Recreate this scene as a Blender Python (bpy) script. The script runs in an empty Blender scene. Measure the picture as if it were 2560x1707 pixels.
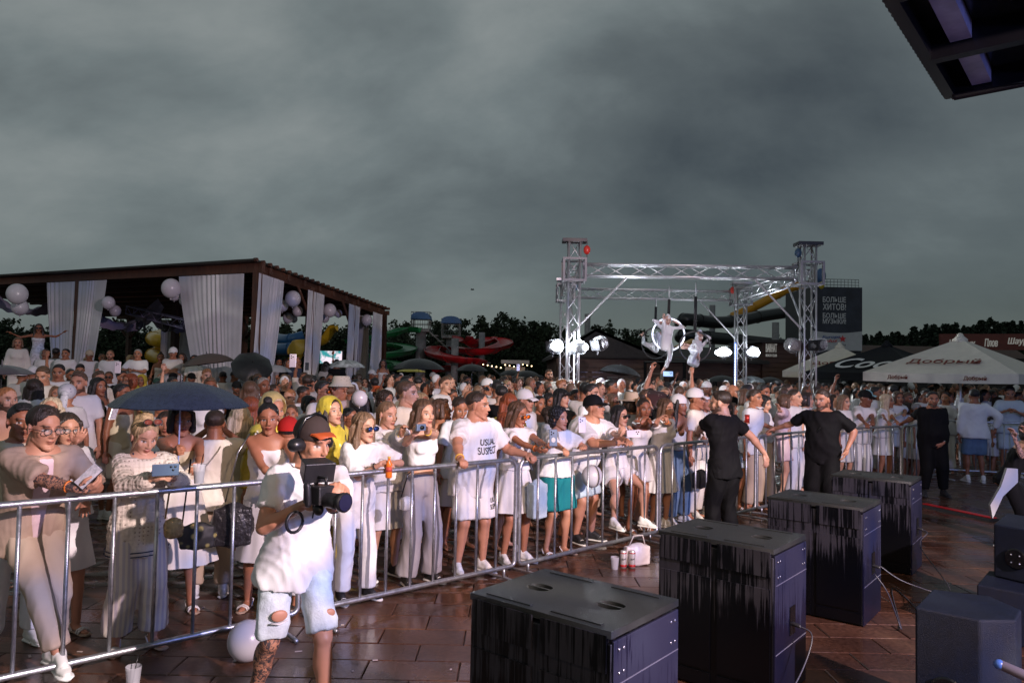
import bpy, bmesh, math, random
import numpy as np
from mathutils import Matrix, Vector
from mathutils.bvhtree import BVHTree
R = math.radians
sc = bpy.context.scene
COL = sc.collection
# ---------------------------------------------------------------- camera
FOC, PIT, ROL, CAMH = 1842.2, R(2.334), R(1.125), 1.92      # focal length in 2560-px units, pitch, roll, eye height
cam = bpy.data.cameras.new('camera'); camo = bpy.data.objects.new('camera', cam); COL.objects.link(camo)
cam.sensor_width = 36.0; cam.lens = FOC / 2560 * 36; cam.clip_start = 0.1; cam.clip_end = 3000
_up = Vector((0, -math.sin(PIT), math.cos(PIT))); _fw = Vector((0, math.cos(PIT), math.sin(PIT))); _rt = Vector((1, 0, 0))
_r2 = _rt * math.cos(ROL) + _up * math.sin(ROL); _u2 = _up * math.cos(ROL) - _rt * math.sin(ROL)
m = Matrix.Identity(4)
for i in range(3): m[i][0] = _r2[i]; m[i][1] = _u2[i]; m[i][2] = -_fw[i]
m[2][3] = CAMH
camo.matrix_world = m
sc.camera = camo
# ---------------------------------------------------------------- sky
SUN_EL, SUN_ROT = R(9), R(200)
world = bpy.data.worlds.new("World"); sc.world = world; world.use_nodes = True
nt = world.node_tree; nt.nodes.clear()
def WN(t, **k):
    n = nt.nodes.new(t)
    for a, b in k.items(): setattr(n, a, b)
    return n
def wl(a, b): nt.links.new(a, b)
wo = WN('ShaderNodeOutputWorld'); bg = WN('ShaderNodeBackground'); bg2 = WN('ShaderNodeBackground'); add = WN('ShaderNodeAddShader')
sky = WN('ShaderNodeTexSky', sky_type='NISHITA', sun_disc=False, sun_elevation=SUN_EL, sun_rotation=SUN_ROT)
bg2.inputs[1].default_value = 0.05
dim = WN('ShaderNodeMixRGB', blend_type='MULTIPLY'); dim.inputs[0].default_value = 1; dim.inputs[2].default_value = (.10, .12, .14, 1)
wl(sky.outputs[0], dim.inputs[1]); wl(dim.outputs[0], bg2.inputs[0])
tc = WN('ShaderNodeTexCoord'); sep = WN('ShaderNodeSeparateXYZ'); wl(tc.outputs['Generated'], sep.inputs[0])
def wm(op, a, b=None):
    n = WN('ShaderNodeMath', operation=op)
    for i, v in enumerate((a, b)):
        if v is None: continue
        if isinstance(v, (int, float)): n.inputs[i].default_value = v
        else: wl(v, n.inputs[i])
    return n.outputs[0]
zz = wm('ADD', wm('MAXIMUM', sep.outputs[2], 0.0), 0.55)
cmb = WN('ShaderNodeCombineXYZ'); wl(wm('DIVIDE', sep.outputs[0], zz), cmb.inputs[0]); wl(wm('DIVIDE', sep.outputs[1], zz), cmb.inputs[1])
def wnoise(scale, det, rough, off, dist=0.0, sx=1, sy=1, rot=0):
    mp = WN('ShaderNodeMapping'); mp.inputs[1].default_value = off; mp.inputs[3].default_value = (sx, sy, 1); mp.inputs[2].default_value = (0, 0, rot); wl(cmb.outputs[0], mp.inputs[0])
    n = WN('ShaderNodeTexNoise'); n.inputs['Scale'].default_value = scale; n.inputs['Detail'].default_value = det
    n.inputs['Roughness'].default_value = rough; n.inputs['Distortion'].default_value = dist; wl(mp.outputs[0], n.inputs[0]); return n.outputs[0]
nA = wnoise(1.0, 4, .45, (3.1, 1.7, 0), .15, 1, .9, R(-32)); nB = wnoise(2.6, 8, .56, (0.4, 5.2, 0), .2, .8, 1.15, R(35))
cl = wm('ADD', wm('MULTIPLY', nA, .58), wm('MULTIPLY', nB, .42))
# heavier cloud towards the east (image right) and overhead, thinning to a brighter belt in the north-west
cl2 = wm('SUBTRACT', cl, wm('MULTIPLY', sep.outputs[0], .07))
cr = WN('ShaderNodeValToRGB'); wl(cl2, cr.inputs[0])
e = cr.color_ramp.elements
e[0].position = .32; e[0].color = (.038, .044, .047, 1)
e[1].position = .60; e[1].color = (.215, .235, .230, 1)
x_ = e.new(.45); x_.color = (.088, .102, .103, 1)
x_ = e.new(.52); x_.color = (.138, .160, .160, 1)
# near the horizon the rain veils everything to an even blue-grey
hz = WN('ShaderNodeMapRange'); hz.inputs[1].default_value = 0.0; hz.inputs[2].default_value = .24; hz.inputs[3].default_value = .85; hz.inputs[4].default_value = 0.0; wl(sep.outputs[2], hz.inputs[0])
hm = WN('ShaderNodeMixRGB'); wl(hz.outputs[0], hm.inputs[0]); wl(cr.outputs[0], hm.inputs[1])
hx = WN('ShaderNodeMapRange'); hx.inputs[1].default_value = -.6; hx.inputs[2].default_value = .6; wl(sep.outputs[0], hx.inputs[0])
hc = WN('ShaderNodeMixRGB'); wl(hx.outputs[0], hc.inputs[0]); hc.inputs[1].default_value = (.112, .133, .137, 1); hc.inputs[2].default_value = (.062, .074, .078, 1)
wl(hc.outputs[0], hm.inputs[2])
wl(hm.outputs[0], bg.inputs[0]); bg.inputs[1].default_value = 1.14
wl(bg.outputs[0], add.inputs[0]); wl(bg2.outputs[0], add.inputs[1]); wl(add.outputs[0], wo.inputs[0])
# ---------------------------------------------------------------- lamps: dusk sun through cloud, the stage lighting rig behind the camera
def lamp(name, kind, loc, target, energy, color, **k):
    l = bpy.data.lights.new(name, kind); o = bpy.data.objects.new(name, l); COL.objects.link(o)
    o.location = loc; d = Vector(target) - Vector(loc)
    o.rotation_euler = d.to_track_quat('-Z', 'Y').to_euler(); l.energy = energy; l.color = color
    for a, b in k.items(): setattr(l, a, b)
    return o
sun = lamp('sun', 'SUN', (0, 0, 50), (0.34 * 40, -.94 * 40, 50 - .9 * 18), 0.06, (.8, .9, 1), angle=R(20))
sun.rotation_euler = Vector((-math.sin(SUN_ROT) , -math.cos(SUN_ROT), -.4)).to_track_quat('-Z', 'Y').to_euler()
spot_ = lamp('stage_spotlight', 'SPOT', (6.2, -1.6, 4.65), (-.3, 7.6, 1.0), 6000, (1, .89, .95), spot_size=R(80), spot_blend=.6, shadow_soft_size=.07)
lamp('stage_wash_light', 'SPOT', (6.9, -.2, 3.6), (1.5, 9, 1.0), 1200, (.26, .36, 1.0), spot_size=R(130), spot_blend=.6, shadow_soft_size=.5)
lamp('stage_amber_light', 'SPOT', (2.6, -2.4, 4.5), (1.0, 11, 1.4), 1300, (1, .66, .40), spot_size=R(60), spot_blend=.8, shadow_soft_size=.15)
sc.view_settings.view_transform = 'Standard'; sc.view_settings.look = 'None'; sc.view_settings.exposure = 0; sc.view_settings.gamma = 1
sc.view_settings.use_curve_mapping = False
sc.cycles.use_denoising = True; sc.cycles.max_bounces = 6; sc.cycles.transparent_max_bounces = 12
sc.cycles.sample_clamp_indirect = 4
# ---------------------------------------------------------------- pixel <-> place helpers
def lamp_pattern(o):
    """the projector slide in front of the lamp: soft coloured shards, as the stage screen and the moving heads throw them"""
    l = o.data; l.use_nodes = True; t = l.node_tree; em = [n for n in t.nodes if n.type == 'EMISSION'][0]; tc = t.nodes.new('ShaderNodeTexCoord'); s = t.nodes.new('ShaderNodeSeparateXYZ'); t.links.new(tc.outputs['Normal'], s.inputs[0])
    c = t.nodes.new('ShaderNodeCombineXYZ')
    for i in (0, 1): d = t.nodes.new('ShaderNodeMath'); d.operation = 'DIVIDE'; t.links.new(s.outputs[i], d.inputs[0]); t.links.new(s.outputs[2], d.inputs[1]); t.links.new(d.outputs[0], c.inputs[i])
    v = t.nodes.new('ShaderNodeTexNoise'); v.inputs['Scale'].default_value = 20; v.inputs['Detail'].default_value = 1.5; v.inputs['Distortion'].default_value = .8; t.links.new(c.outputs[0], v.inputs[0])
    r = t.nodes.new('ShaderNodeValToRGB'); e = r.color_ramp.elements; e[0].position = .36; e[0].color = (.30, .34, .55, 1); e[1].position = .63; e[1].color = (1, .94, .84, 1)
    x = e.new(.42); x.color = (.48, .42, .46, 1); x = e.new(.48); x.color = (.60, .50, .50, 1); x = e.new(.57); x.color = (.70, .60, .58, 1)
    t.links.new(v.outputs[0], r.inputs[0]); t.links.new(r.outputs[0], em.inputs[0]); em.inputs[1].default_value = 1.6
def ray(px, py):
    u = (px - 1280) / FOC; v = (py - 853.5) / FOC
    a = math.cos(ROL) * u + math.sin(ROL) * v; b = -math.sin(ROL) * u + math.cos(ROL) * v
    Y = math.cos(PIT) + math.sin(PIT) * b; Z = math.sin(PIT) - math.cos(PIT) * b
    return a / Y, Z / Y
def at(px, py, D):
    x, z = ray(px, py); return np.array([x * D, D, CAMH + z * D])
def gnd(px, py, z=0.0):
    x, k = ray(px, py); D = (z - CAMH) / k; return np.array([x * D, D, z])
lamp_pattern(spot_)
# ---------------------------------------------------------------- object helpers
def tag(o, label=None, cat=None, group=None, kind=None):
    if label: o['label'] = label
    if cat: o['category'] = cat
    if group: o['group'] = group
    if kind: o['kind'] = kind
    return o
def empty(name, loc=(0, 0, 0), rz=0, label=None, cat=None, group=None):
    o = bpy.data.objects.new(name, None); COL.objects.link(o); o.empty_display_size = .2
    o.location = loc; o.rotation_euler = (0, 0, rz); return tag(o, label, cat, group)
def mesh(name, V, F, smooth=True):
    me = bpy.data.meshes.new(name); V = np.asarray(V, dtype=np.float32)
    if isinstance(F, np.ndarray) and len(F):
        k = F.shape[1]; n = len(F)
        me.vertices.add(len(V)); me.vertices.foreach_set('co', V.ravel())
        me.loops.add(n * k); me.loops.foreach_set('vertex_index', F.astype(np.int32).ravel())
        me.polygons.add(n); me.polygons.foreach_set('loop_start', np.arange(0, n * k, k, dtype=np.int32))
        me.update(calc_edges=True)
    else:
        me.from_pydata(V.tolist(), [], [list(map(int, f)) for f in F]); me.update()
    if smooth: me.polygons.foreach_set('use_smooth', np.ones(len(me.polygons), dtype=bool))
    return me
def obj(name, me, mt=None, parent=None, mtx=None):
    if mt and len(me.materials) == 0: me.materials.append(mt)
    o = bpy.data.objects.new(name, me); COL.objects.link(o)
    if parent: o.parent = parent
    if mtx is not None: o.matrix_basis = mtx
    if mt and me.materials[0] != mt:
        o.material_slots[0].link = 'OBJECT'; o.material_slots[0].material = mt
    return o
def nrm(v):
    v = np.asarray(v, float); return v / (np.linalg.norm(v) + 1e-12)
def vec(*a): return np.array(a, float)
def frame(d, up=(0, 0, 1)):
    d = nrm(d); a = np.cross(up, d)
    if np.linalg.norm(a) < 1e-3: a = np.cross((0, 1, 0), d)
    a = nrm(a); return a, np.cross(d, a), d
class S:
    """collects closed primitives"""
    def __init__(s): s.V = []; s.F = []; s.n = 0
    def add(s, V, F):
        V = np.asarray(V, float); s.V.append(V); s.F += [tuple(i + s.n for i in f) for f in F]; s.n += len(V); return s
    def loft(s, C, RX, RY, AX, AY, n=12, cap=True, fn=None):
        a = np.linspace(0, 2 * math.pi, n, endpoint=False); V = []
        for i, c in enumerate(C):
            r = np.ones(n) if fn is None else fn(i, a)
            V.append(np.asarray(c) + np.outer(np.cos(a) * RX[i] * r, AX[i]) + np.outer(np.sin(a) * RY[i] * r, AY[i]))
        V = np.concatenate(V); F = []; k = len(C)
        for i in range(k - 1):
            for j in range(n): F.append((i * n + j, i * n + (j + 1) % n, (i + 1) * n + (j + 1) % n, (i + 1) * n + j))
        if cap: F.append(tuple(range(n))[::-1]); F.append(tuple(range((k - 1) * n, k * n)))
        return s.add(V, F)
    def cap(s, p0, p1, r0, r1, fx=1.0, fy=1.0, up=(0, 1, 0.01), n=12, flat=False, fe=False):
        p0 = np.asarray(p0, float); p1 = np.asarray(p1, float); d = p1 - p0; L = np.linalg.norm(d)
        if L < 1e-6: d = vec(0, 0, 1e-3); p1 = p0 + d; L = 1e-3
        a, b, d = frame(d, up); C = []; Rr = []
        if flat: C = [p0, p1]; Rr = [r0, r1]
        else:
            for t in (85, 55, 25): C.append(p0 - d * r0 * math.sin(R(t))); Rr.append(r0 * math.cos(R(t)))
            C += [p0, p1]; Rr += [r0, r1]
            for t in ((25, 55, 85) if not fe else ()): C.append(p1 + d * r1 * math.sin(R(t))); Rr.append(r1 * math.cos(R(t)))
        Rr = np.array(Rr); k = len(C)
        return s.loft(C, Rr * fx, Rr * fy, [a] * k, [b] * k, n)
    def ell(s, c, r, M=None, n=14, m=9):
        c = np.asarray(c, float); r = np.asarray(r if hasattr(r, '__len__') else (r, r, r), float)
        M = np.eye(3) if M is None else M
        t = np.linspace(-88, 88, m); C = [c + M @ vec(0, 0, r[2] * math.sin(R(q))) for q in t]; k = [math.cos(R(q)) for q in t]
        return s.loft(C, [r[0] * q for q in k], [r[1] * q for q in k], [M @ vec(1, 0, 0)] * m, [M @ vec(0, 1, 0)] * m, n)
    def box(s, c, h, M=None):
        c = np.asarray(c, float); M = np.eye(3) if M is None else M
        V = [c + M @ (np.array([x, y, z]) * h) for z in (-1, 1) for y in (-1, 1) for x in (-1, 1)]
        return s.add(V, [(0, 2, 3, 1), (4, 5, 7, 6), (0, 1, 5, 4), (2, 6, 7, 3), (0, 4, 6, 2), (1, 3, 7, 5)])
    def tube(s, pts, r, n=8, closed=False):
        pts = [np.asarray(p, float) for p in pts]; k = len(pts); rr = r if hasattr(r, '__len__') else [r] * k
        C, A, B = [], [], []; up = vec(0, 0, 1)
        for i in range(k):
            d = pts[(i + 1) % k] - pts[i - 1] if closed else pts[min(i + 1, k - 1)] - pts[max(i - 1, 0)]
            a = np.cross(up, d)
            if np.linalg.norm(a) < 1e-3 * np.linalg.norm(d): a = A[-1] if A else vec(1, 0, 0)
            a = nrm(a)
            if A and a @ A[-1] < 0: a = -a
            A.append(a); B.append(nrm(np.cross(d, a)))
        if closed:
            ang = np.linspace(0, 2 * math.pi, n, endpoint=False)
            V = np.concatenate([pts[i] + np.outer(np.cos(ang) * rr[i], A[i]) + np.outer(np.sin(ang) * rr[i], B[i]) for i in range(k)])
            F = [(i * n + j, i * n + (j + 1) % n, ((i + 1) % k) * n + (j + 1) % n, ((i + 1) % k) * n + j) for i in range(k) for j in range(n)]
            return s.add(V, F)
        return s.loft(pts, rr, rr, A, B, n)
    def data(s): return np.concatenate(s.V), s.F
    def build(s, name, mt=None, parent=None, smooth=False, mtx=None, auto=None):
        V, F = s.data(); me = mesh(name, V, F, smooth)
        if auto: me.set_sharp_from_angle(angle=R(auto))
        return obj(name, me, mt, parent, mtx)
def boxo(name, c, h, mt, parent=None, rz=0, M=None):
    c_, s_ = math.cos(rz), math.sin(rz); Mz = np.array([[c_, -s_, 0], [s_, c_, 0], [0, 0, 1]]) if M is None else M
    return S().box(c, np.array(h), Mz).build(name, mt, parent)
def bevel(o, w=.005, seg=2):
    b = o.modifiers.new('bevel', 'BEVEL'); b.width = w; b.segments = seg; b.limit_method = 'ANGLE'; b.angle_limit = R(35); return o
def smooth_np(V, F, it, k=.5):
    if it == 0: return V
    E = np.concatenate([F[:, [i, (i + 1) % F.shape[1]]] for i in range(F.shape[1])])
    n = len(V); deg = np.bincount(E[:, 0], minlength=n) + np.bincount(E[:, 1], minlength=n)
    for _ in range(it):
        A = np.stack([np.bincount(E[:, 0], V[E[:, 1], c], n) + np.bincount(E[:, 1], V[E[:, 0], c], n) for c in range(3)], 1)
        V = V + k * (A / np.maximum(deg, 1)[:, None] - V)
    return V
def normals(V, F):
    a = V[F[:, 2]] - V[F[:, 0]]; b = V[F[:, -1]] - V[F[:, 1]]; N = np.cross(a, b)
    Nv = np.stack([sum(np.bincount(F[:, i], N[:, c], len(V)) for i in range(F.shape[1])) for c in range(3)], 1)
    return Nv / (np.linalg.norm(Nv, axis=1)[:, None] + 1e-12)
def solid(s, vox, it=2):
    """one continuous skin round all the primitives"""
    V, F = s.data(); me = mesh('tmp', V, F); o = bpy.data.objects.new('tmp', me); COL.objects.link(o)
    r = o.modifiers.new('r', 'REMESH'); r.mode = 'VOXEL'; r.voxel_size = vox
    dg = bpy.context.evaluated_depsgraph_get(); dg.update(); ev = o.evaluated_get(dg); em = ev.to_mesh()
    n = len(em.vertices); V = np.empty(n * 3, np.float32); em.vertices.foreach_get('co', V); V = V.reshape(-1, 3).astype(float)
    k = len(em.polygons); F = np.empty(k * 4, np.int32); em.loops.foreach_get('vertex_index', F); F = F.reshape(-1, 4)
    ev.to_mesh_clear(); bpy.data.objects.remove(o); bpy.data.meshes.remove(me)
    return smooth_np(V, F, it), F
def folds(V, F, amp, seed, freq=19.0, zs=.55):
    rg = np.random.RandomState(seed); N = normals(V, F); Q = V * np.array([1, 1, zs]); f = np.zeros(len(V))
    for k in range(5):
        a = nrm(rg.normal(size=3)); b = nrm(rg.normal(size=3)); w = freq * (1 + .7 * k)
        s = np.sin(Q @ a * w + 1.6 * np.sin(Q @ b * w * .45 + rg.rand() * 6) + rg.rand() * 6)
        f += (1 - np.abs(s)) ** 1.7 / (1 + .4 * k)
    return V + N * ((f - 1.0) * amp)[:, None]
# ---------------------------------------------------------------- materials
MATS = {}
def M(name, col=(.5, .5, .5), rough=.6, metal=0, spec=.5, var=0.0, vscale=6, bump=0.0, bscale=60, emit=None, es=0, trans=0, alpha=1, coat=0, dirt=0.0, sheen=0, stretch=None):
    if name in MATS: return MATS[name]
    m = bpy.data.materials.new(name); m.use_nodes = True; t = m.node_tree; b = t.nodes['Principled BSDF']
    b.inputs['Base Color'].default_value = (*col, 1); b.inputs['Roughness'].default_value = rough; b.inputs['Metallic'].default_value = metal
    b.inputs['Specular IOR Level'].default_value = spec; b.inputs['Alpha'].default_value = alpha
    b.inputs['Transmission Weight'].default_value = trans; b.inputs['Coat Weight'].default_value = coat
    if sheen: b.inputs['Sheen Weight'].default_value = sheen
    if emit: b.inputs['Emission Color'].default_value = (*emit, 1); b.inputs['Emission Strength'].default_value = es
    tc = t.nodes.new('ShaderNodeTexCoord'); src = tc.outputs['Object']
    if stretch:
        mp = t.nodes.new('ShaderNodeMapping'); mp.inputs[3].default_value = stretch; t.links.new(src, mp.inputs[0]); src = mp.outputs[0]
    if var:
        n = t.nodes.new('ShaderNodeTexNoise'); n.inputs['Scale'].default_value = vscale; n.inputs['Detail'].default_value = 5; n.inputs['Roughness'].default_value = .6
        r = t.nodes.new('ShaderNodeMapRange'); r.inputs[1].default_value = .3; r.inputs[2].default_value = .7; r.inputs[3].default_value = 1 - var; r.inputs[4].default_value = 1 + var
        x = t.nodes.new('ShaderNodeVectorMath'); x.operation = 'SCALE'; x.inputs[0].default_value = col
        t.links.new(src, n.inputs[0]); t.links.new(n.outputs[0], r.inputs[0]); t.links.new(r.outputs[0], x.inputs['Scale']); t.links.new(x.outputs[0], b.inputs['Base Color'])
        r2 = t.nodes.new('ShaderNodeMapRange'); r2.inputs[3].default_value = rough * .8; r2.inputs[4].default_value = min(1, rough * 1.2); t.links.new(n.outputs[0], r2.inputs[0]); t.links.new(r2.outputs[0], b.inputs['Roughness'])
    if bump:
        n = t.nodes.new('ShaderNodeTexNoise'); n.inputs['Scale'].default_value = bscale; n.inputs['Detail'].default_value = 4
        bp = t.nodes.new('ShaderNodeBump'); bp.inputs['Strength'].default_value = bump; bp.inputs['Distance'].default_value = .01
        t.links.new(src, n.inputs[0]); t.links.new(n.outputs[0], bp.inputs['Height']); t.links.new(bp.outputs[0], b.inputs['Normal'])
    MATS[name] = m; return m
def skin_mat(name, col, beard=0.0, beardcol=(.05, .03, .02), suit=False, brow=(.05, .03, .02)):
    if name in MATS: return MATS[name]
    m = M(name, col, .5, spec=.4); t = m.node_tree; b = t.nodes['Principled BSDF']
    at_ = t.nodes.new('ShaderNodeAttribute'); at_.attribute_name = 'fm'; sp = t.nodes.new('ShaderNodeSeparateColor'); t.links.new(at_.outputs['Color'], sp.inputs[0])
    tc = t.nodes.new('ShaderNodeTexCoord'); n = t.nodes.new('ShaderNodeTexNoise'); n.inputs['Scale'].default_value = 14; n.inputs['Detail'].default_value = 4; t.links.new(tc.outputs['Object'], n.inputs[0])
    def mix(fac, a, bb, mode='MIX'):
        x = t.nodes.new('ShaderNodeMixRGB'); x.blend_type = mode
        for i, v in enumerate((fac, a, bb)):
            if isinstance(v, (int, float)): x.inputs[i].default_value = v
            elif isinstance(v, tuple): x.inputs[i].default_value = (*v, 1)
            else: t.links.new(v, x.inputs[i])
        return x.outputs[0]
    base = mix(n.outputs[0], tuple(c * .86 for c in col), tuple(min(1, c * q) for c, q in zip(col, (1.12, 1.06, 1.02))))
    if suit:   # white body suit with a hood: only the face shows skin
        s2 = t.nodes.new('ShaderNodeAttribute'); s2.attribute_name = 'suit'; base = mix(s2.outputs['Fac'], base, (.72, .74, .8))
    c = mix(sp.outputs[0], base, (col[0] * .75, col[1] * .38, col[2] * .42))
    if beard:
        f = t.nodes.new('ShaderNodeMath'); f.operation = 'MULTIPLY'; f.inputs[1].default_value = beard; t.links.new(sp.outputs[2], f.inputs[0]); c = mix(f.outputs[0], c, beardcol)
    c = mix(sp.outputs[1], c, brow)
    e = t.nodes.new('ShaderNodeAttribute'); e.attribute_name = 'eye'; c = mix(e.outputs['Fac'], c, (.45, .43, .43))
    k = t.nodes.new('ShaderNodeAttribute'); k.attribute_name = 'tat'
    w = t.nodes.new('ShaderNodeTexNoise'); w.inputs['Scale'].default_value = 36; w.inputs['Detail'].default_value = 5; w.inputs['Distortion'].default_value = 2; t.links.new(tc.outputs['Object'], w.inputs[0])
    mr = t.nodes.new('ShaderNodeMapRange'); mr.inputs[1].default_value = .42; mr.inputs[2].default_value = .56; t.links.new(w.outputs[0], mr.inputs[0])
    f = t.nodes.new('ShaderNodeMath'); f.operation = 'MULTIPLY'; t.links.new(mr.outputs[0], f.inputs[0]); t.links.new(k.outputs['Fac'], f.inputs[1])
    c = mix(f.outputs[0], c, (.055, .045, .05)); t.links.new(c, b.inputs['Base Color'])
    b.inputs['Subsurface Weight'].default_value = 0.0
    return m
SK = {}
for i, c in enumerate([(.46, .225, .145), (.37, .160, .092), (.28, .110, .060), (.19, .072, .040), (.53, .295, .205)]):
    SK['s%d' % i] = skin_mat('skin_tone_%d' % i, c); SK['b%d' % i] = skin_mat('bearded_skin_%d' % i, c, .9); SK['u%d' % i] = skin_mat('stubble_skin_%d' % i, c, .4)
SK['suit'] = skin_mat('suited_skin', (.5, .32, .27), suit=True)
def hair_mat(name, c, rough=.42):
    if name in MATS: return MATS[name]
    m = M(name, c, rough, spec=.45, var=.45, vscale=14, bump=.6, bscale=60, stretch=(5, 5, .35)); return m
HC = {k: hair_mat('hair_' + n, c) for k, n, c in [('k', 'black', (.010, .008, .009)), ('d', 'dark_brown', (.028, .016, .011)), ('b', 'brown', (.085, .045, .026)),
     ('l', 'light_brown', (.17, .10, .058)), ('y', 'blonde', (.38, .26, .14)), ('p', 'pale_blonde', (.52, .40, .27)), ('r', 'red', (.24, .055, .018)), ('g', 'ginger', (.32, .13, .05)), ('w', 'grey', (.25, .23, .22))]}
def cloth(name, c, var=.05, rough=.85, bump=.12, bscale=240, sheen=0):
    m = M(name, c, rough, spec=.25, var=var, vscale=5, bump=bump, bscale=bscale, sheen=sheen); t = m.node_tree; b = t.nodes['Principled BSDF']; fine = b.inputs['Normal'].links[0].from_node
    tc = t.nodes.new('ShaderNodeTexCoord'); mp = t.nodes.new('ShaderNodeMapping'); mp.inputs[3].default_value = (1, 1, .45); t.links.new(tc.outputs['Object'], mp.inputs[0])
    n = t.nodes.new('ShaderNodeTexNoise'); n.noise_type = 'RIDGED_MULTIFRACTAL'; n.inputs['Scale'].default_value = 4.5; n.inputs['Detail'].default_value = 2.5; n.inputs['Roughness'].default_value = .45; n.inputs['Distortion'].default_value = .9; t.links.new(mp.outputs[0], n.inputs[0])
    bp = t.nodes.new('ShaderNodeBump'); bp.inputs['Strength'].default_value = .55; bp.inputs['Distance'].default_value = .022; t.links.new(n.outputs[0], bp.inputs['Height']); t.links.new(fine.outputs[0], bp.inputs['Normal']); t.links.new(bp.outputs[0], b.inputs['Normal'])
    return m
CL = {'w': cloth('white_cotton', (.70, .69, .70)), 'v': cloth('off_white_cotton', (.70, .66, .60)), 'c': cloth('cream_cotton', (.60, .52, .38)), 'g': cloth('grey_cloth', (.30, .28, .30)),
      'k': cloth('black_cotton', (.0035, .0035, .0045), rough=.9), 'e': cloth('beige_cloth', (.46, .36, .27)), 'p': cloth('pale_pink_cotton', (.66, .50, .52)), 'n': cloth('navy_cloth', (.03, .04, .08)),
      'j': cloth('blue_denim', (.12, .19, .30), .25, bscale=160), 'J': cloth('pale_denim', (.42, .52, .58), .22, bscale=160), 't': cloth('teal_cloth', (.008, .17, .19), .1), 'y': cloth('yellow_cloth', (.62, .45, .05)),
      'm': cloth('muted_grey_cloth', (.36, .35, .36)), 'o': cloth('light_tan_linen', (.40, .29, .215), .1), 'r': cloth('red_cloth', (.5, .02, .015)), 'd': cloth('pale_blue_grey_cotton', (.5, .56, .62)), '1': cloth('washed_white_cotton', (.64, .64, .67)), '2': cloth('warm_white_cotton', (.70, .65, .58)), '3': cloth('damp_white_cotton', (.56, .54, .54), .12)}
# ================================================================ PEOPLE
def rotm(axis, deg):
    return np.array(Matrix.Rotation(R(deg), 3, axis))
HEADS = {}
def head_template(sex, vox):
    """head-local: face looks along -y, centre between the ears"""
    k = (sex, vox)
    if k in HEADS: return HEADS[k]
    s = S(); f = sex == 'f'; jw = .88 if f else 1.0
    s.ell((0, .014, .036), (.074, .094, .082), n=20, m=13); s.ell((0, -.022, -.018), (.062 * (.97 if f else 1), .064, .084), n=18, m=12)
    s.ell((0, -.030, -.062), (.050 * jw, .048, .045)); s.ell((0, -.072, -.096), (.021 * jw, .019, .018)); s.cap((-.046 * jw, -.005, -.055), (-.016, -.068, -.094), .017, .015); s.cap((.046 * jw, -.005, -.055), (.016, -.068, -.094), .017, .015)
    s.cap((0, -.080, .018), (0, -.100, -.022), .0085, .0108 * (.88 if f else 1)); s.ell((.010, -.092, -.028), .008); s.ell((-.010, -.092, -.028), .008)
    if not f: s.cap((-.034, -.073, .030), (.034, -.073, .030), .012, .012)
    s.ell((0, -.0835, -.0505), (.022, .011, .0060)); s.ell((0, -.0815, -.0625), (.018, .011, .0070))
    for q in (-1, 1):
        s.ell((q * .040, -.048, -.018), (.022, .023, .026)); s.ell((q * .075, .012, -.002), (.0085, .021, .033), rotm('Z', q * 22))
    s.cap((0, .022, -.06), (0, .036, -.17), .050 if f else .060, .050 if f else .064, n=16)
    V, F = solid(s, vox, 2 if vox < .007 else 1)
    for q in (-1, 1):   # eye sockets, then the eyeball fills them again
        d = np.exp(-((V[:, 0] - q * .031) ** 2 / .017 ** 2 + (V[:, 2] - .006) ** 2 / .012 ** 2)) * (V[:, 1] < -.03)
        V[:, 1] += d * .010
        d = np.exp(-((V[:, 0] - q * .031) ** 2 / .012 ** 2 + (V[:, 2] - .004) ** 2 / .007 ** 2)) * (V[:, 1] < -.03); V[:, 1] -= d * .004
    x, y, z = V.T; fr = y < -.035; ax = np.abs(x); sm = lambda v: np.clip(v, 0, 1)
    w = max(vox * .6, .0022)
    def blob(cx, cz, rx, rz, xx=x): return sm((1 - ((xx - cx) / (rx + w)) ** 2 - ((z - cz) / (rz + w)) ** 2) * 1.6)
    lip = blob(0, -.0565, .023, .011) * fr
    eye = blob(.031, .0045, .013, .0045, ax) * fr
    iris = blob(.031, .0048, .0048, .0048, ax) * fr
    lid = blob(.031, .0112, .0165, .0016 if not f else .003, ax) * fr
    zb = .0265 + (.004 - 8 * (ax - .034) ** 2); brow = sm((1 - ((ax - .034) / (.020 + w)) ** 2 - ((z - zb) / ((.0030 if f else .0042) + w)) ** 2) * 1.8) * fr
    mouth = blob(0, -.0565, .021, .0012) * fr * .7; nost = blob(.009, -.0345, .004, .0022, ax) * fr * .8
    fm = np.zeros((len(V), 4)); fm[:, 0] = lip * (.95 if f else .55); fm[:, 1] = np.maximum.reduce([iris, lid * .9, brow * (.75 if f else .85), mouth, nost])
    bd = sm((-.022 - z + .35 * np.maximum(0, -.02 - y)) / .016) * sm((.030 - y) / .02) * sm((z + .135) / .02) * (1 - lip)
    bd = np.where((z > -.046) & (ax < .024) & (z < -.038), 1, np.where((ax < .017) & (z > -.038), 0, bd)) * 1.0; bd = np.where((ax > .022) & (y < -.040) & (z > -.052), 0, bd); fm[:, 2] = bd; fm[:, 3] = 1
    suit = sm(((y + .050) / .012)) ; suit = np.maximum(suit, sm((-.082 - z) / .01)); suit = np.maximum(suit, sm((z - .052) / .01))
    HEADS[k] = (V, F, fm, eye * (1 - iris), suit); return HEADS[k]
HANDS = {}
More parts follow.
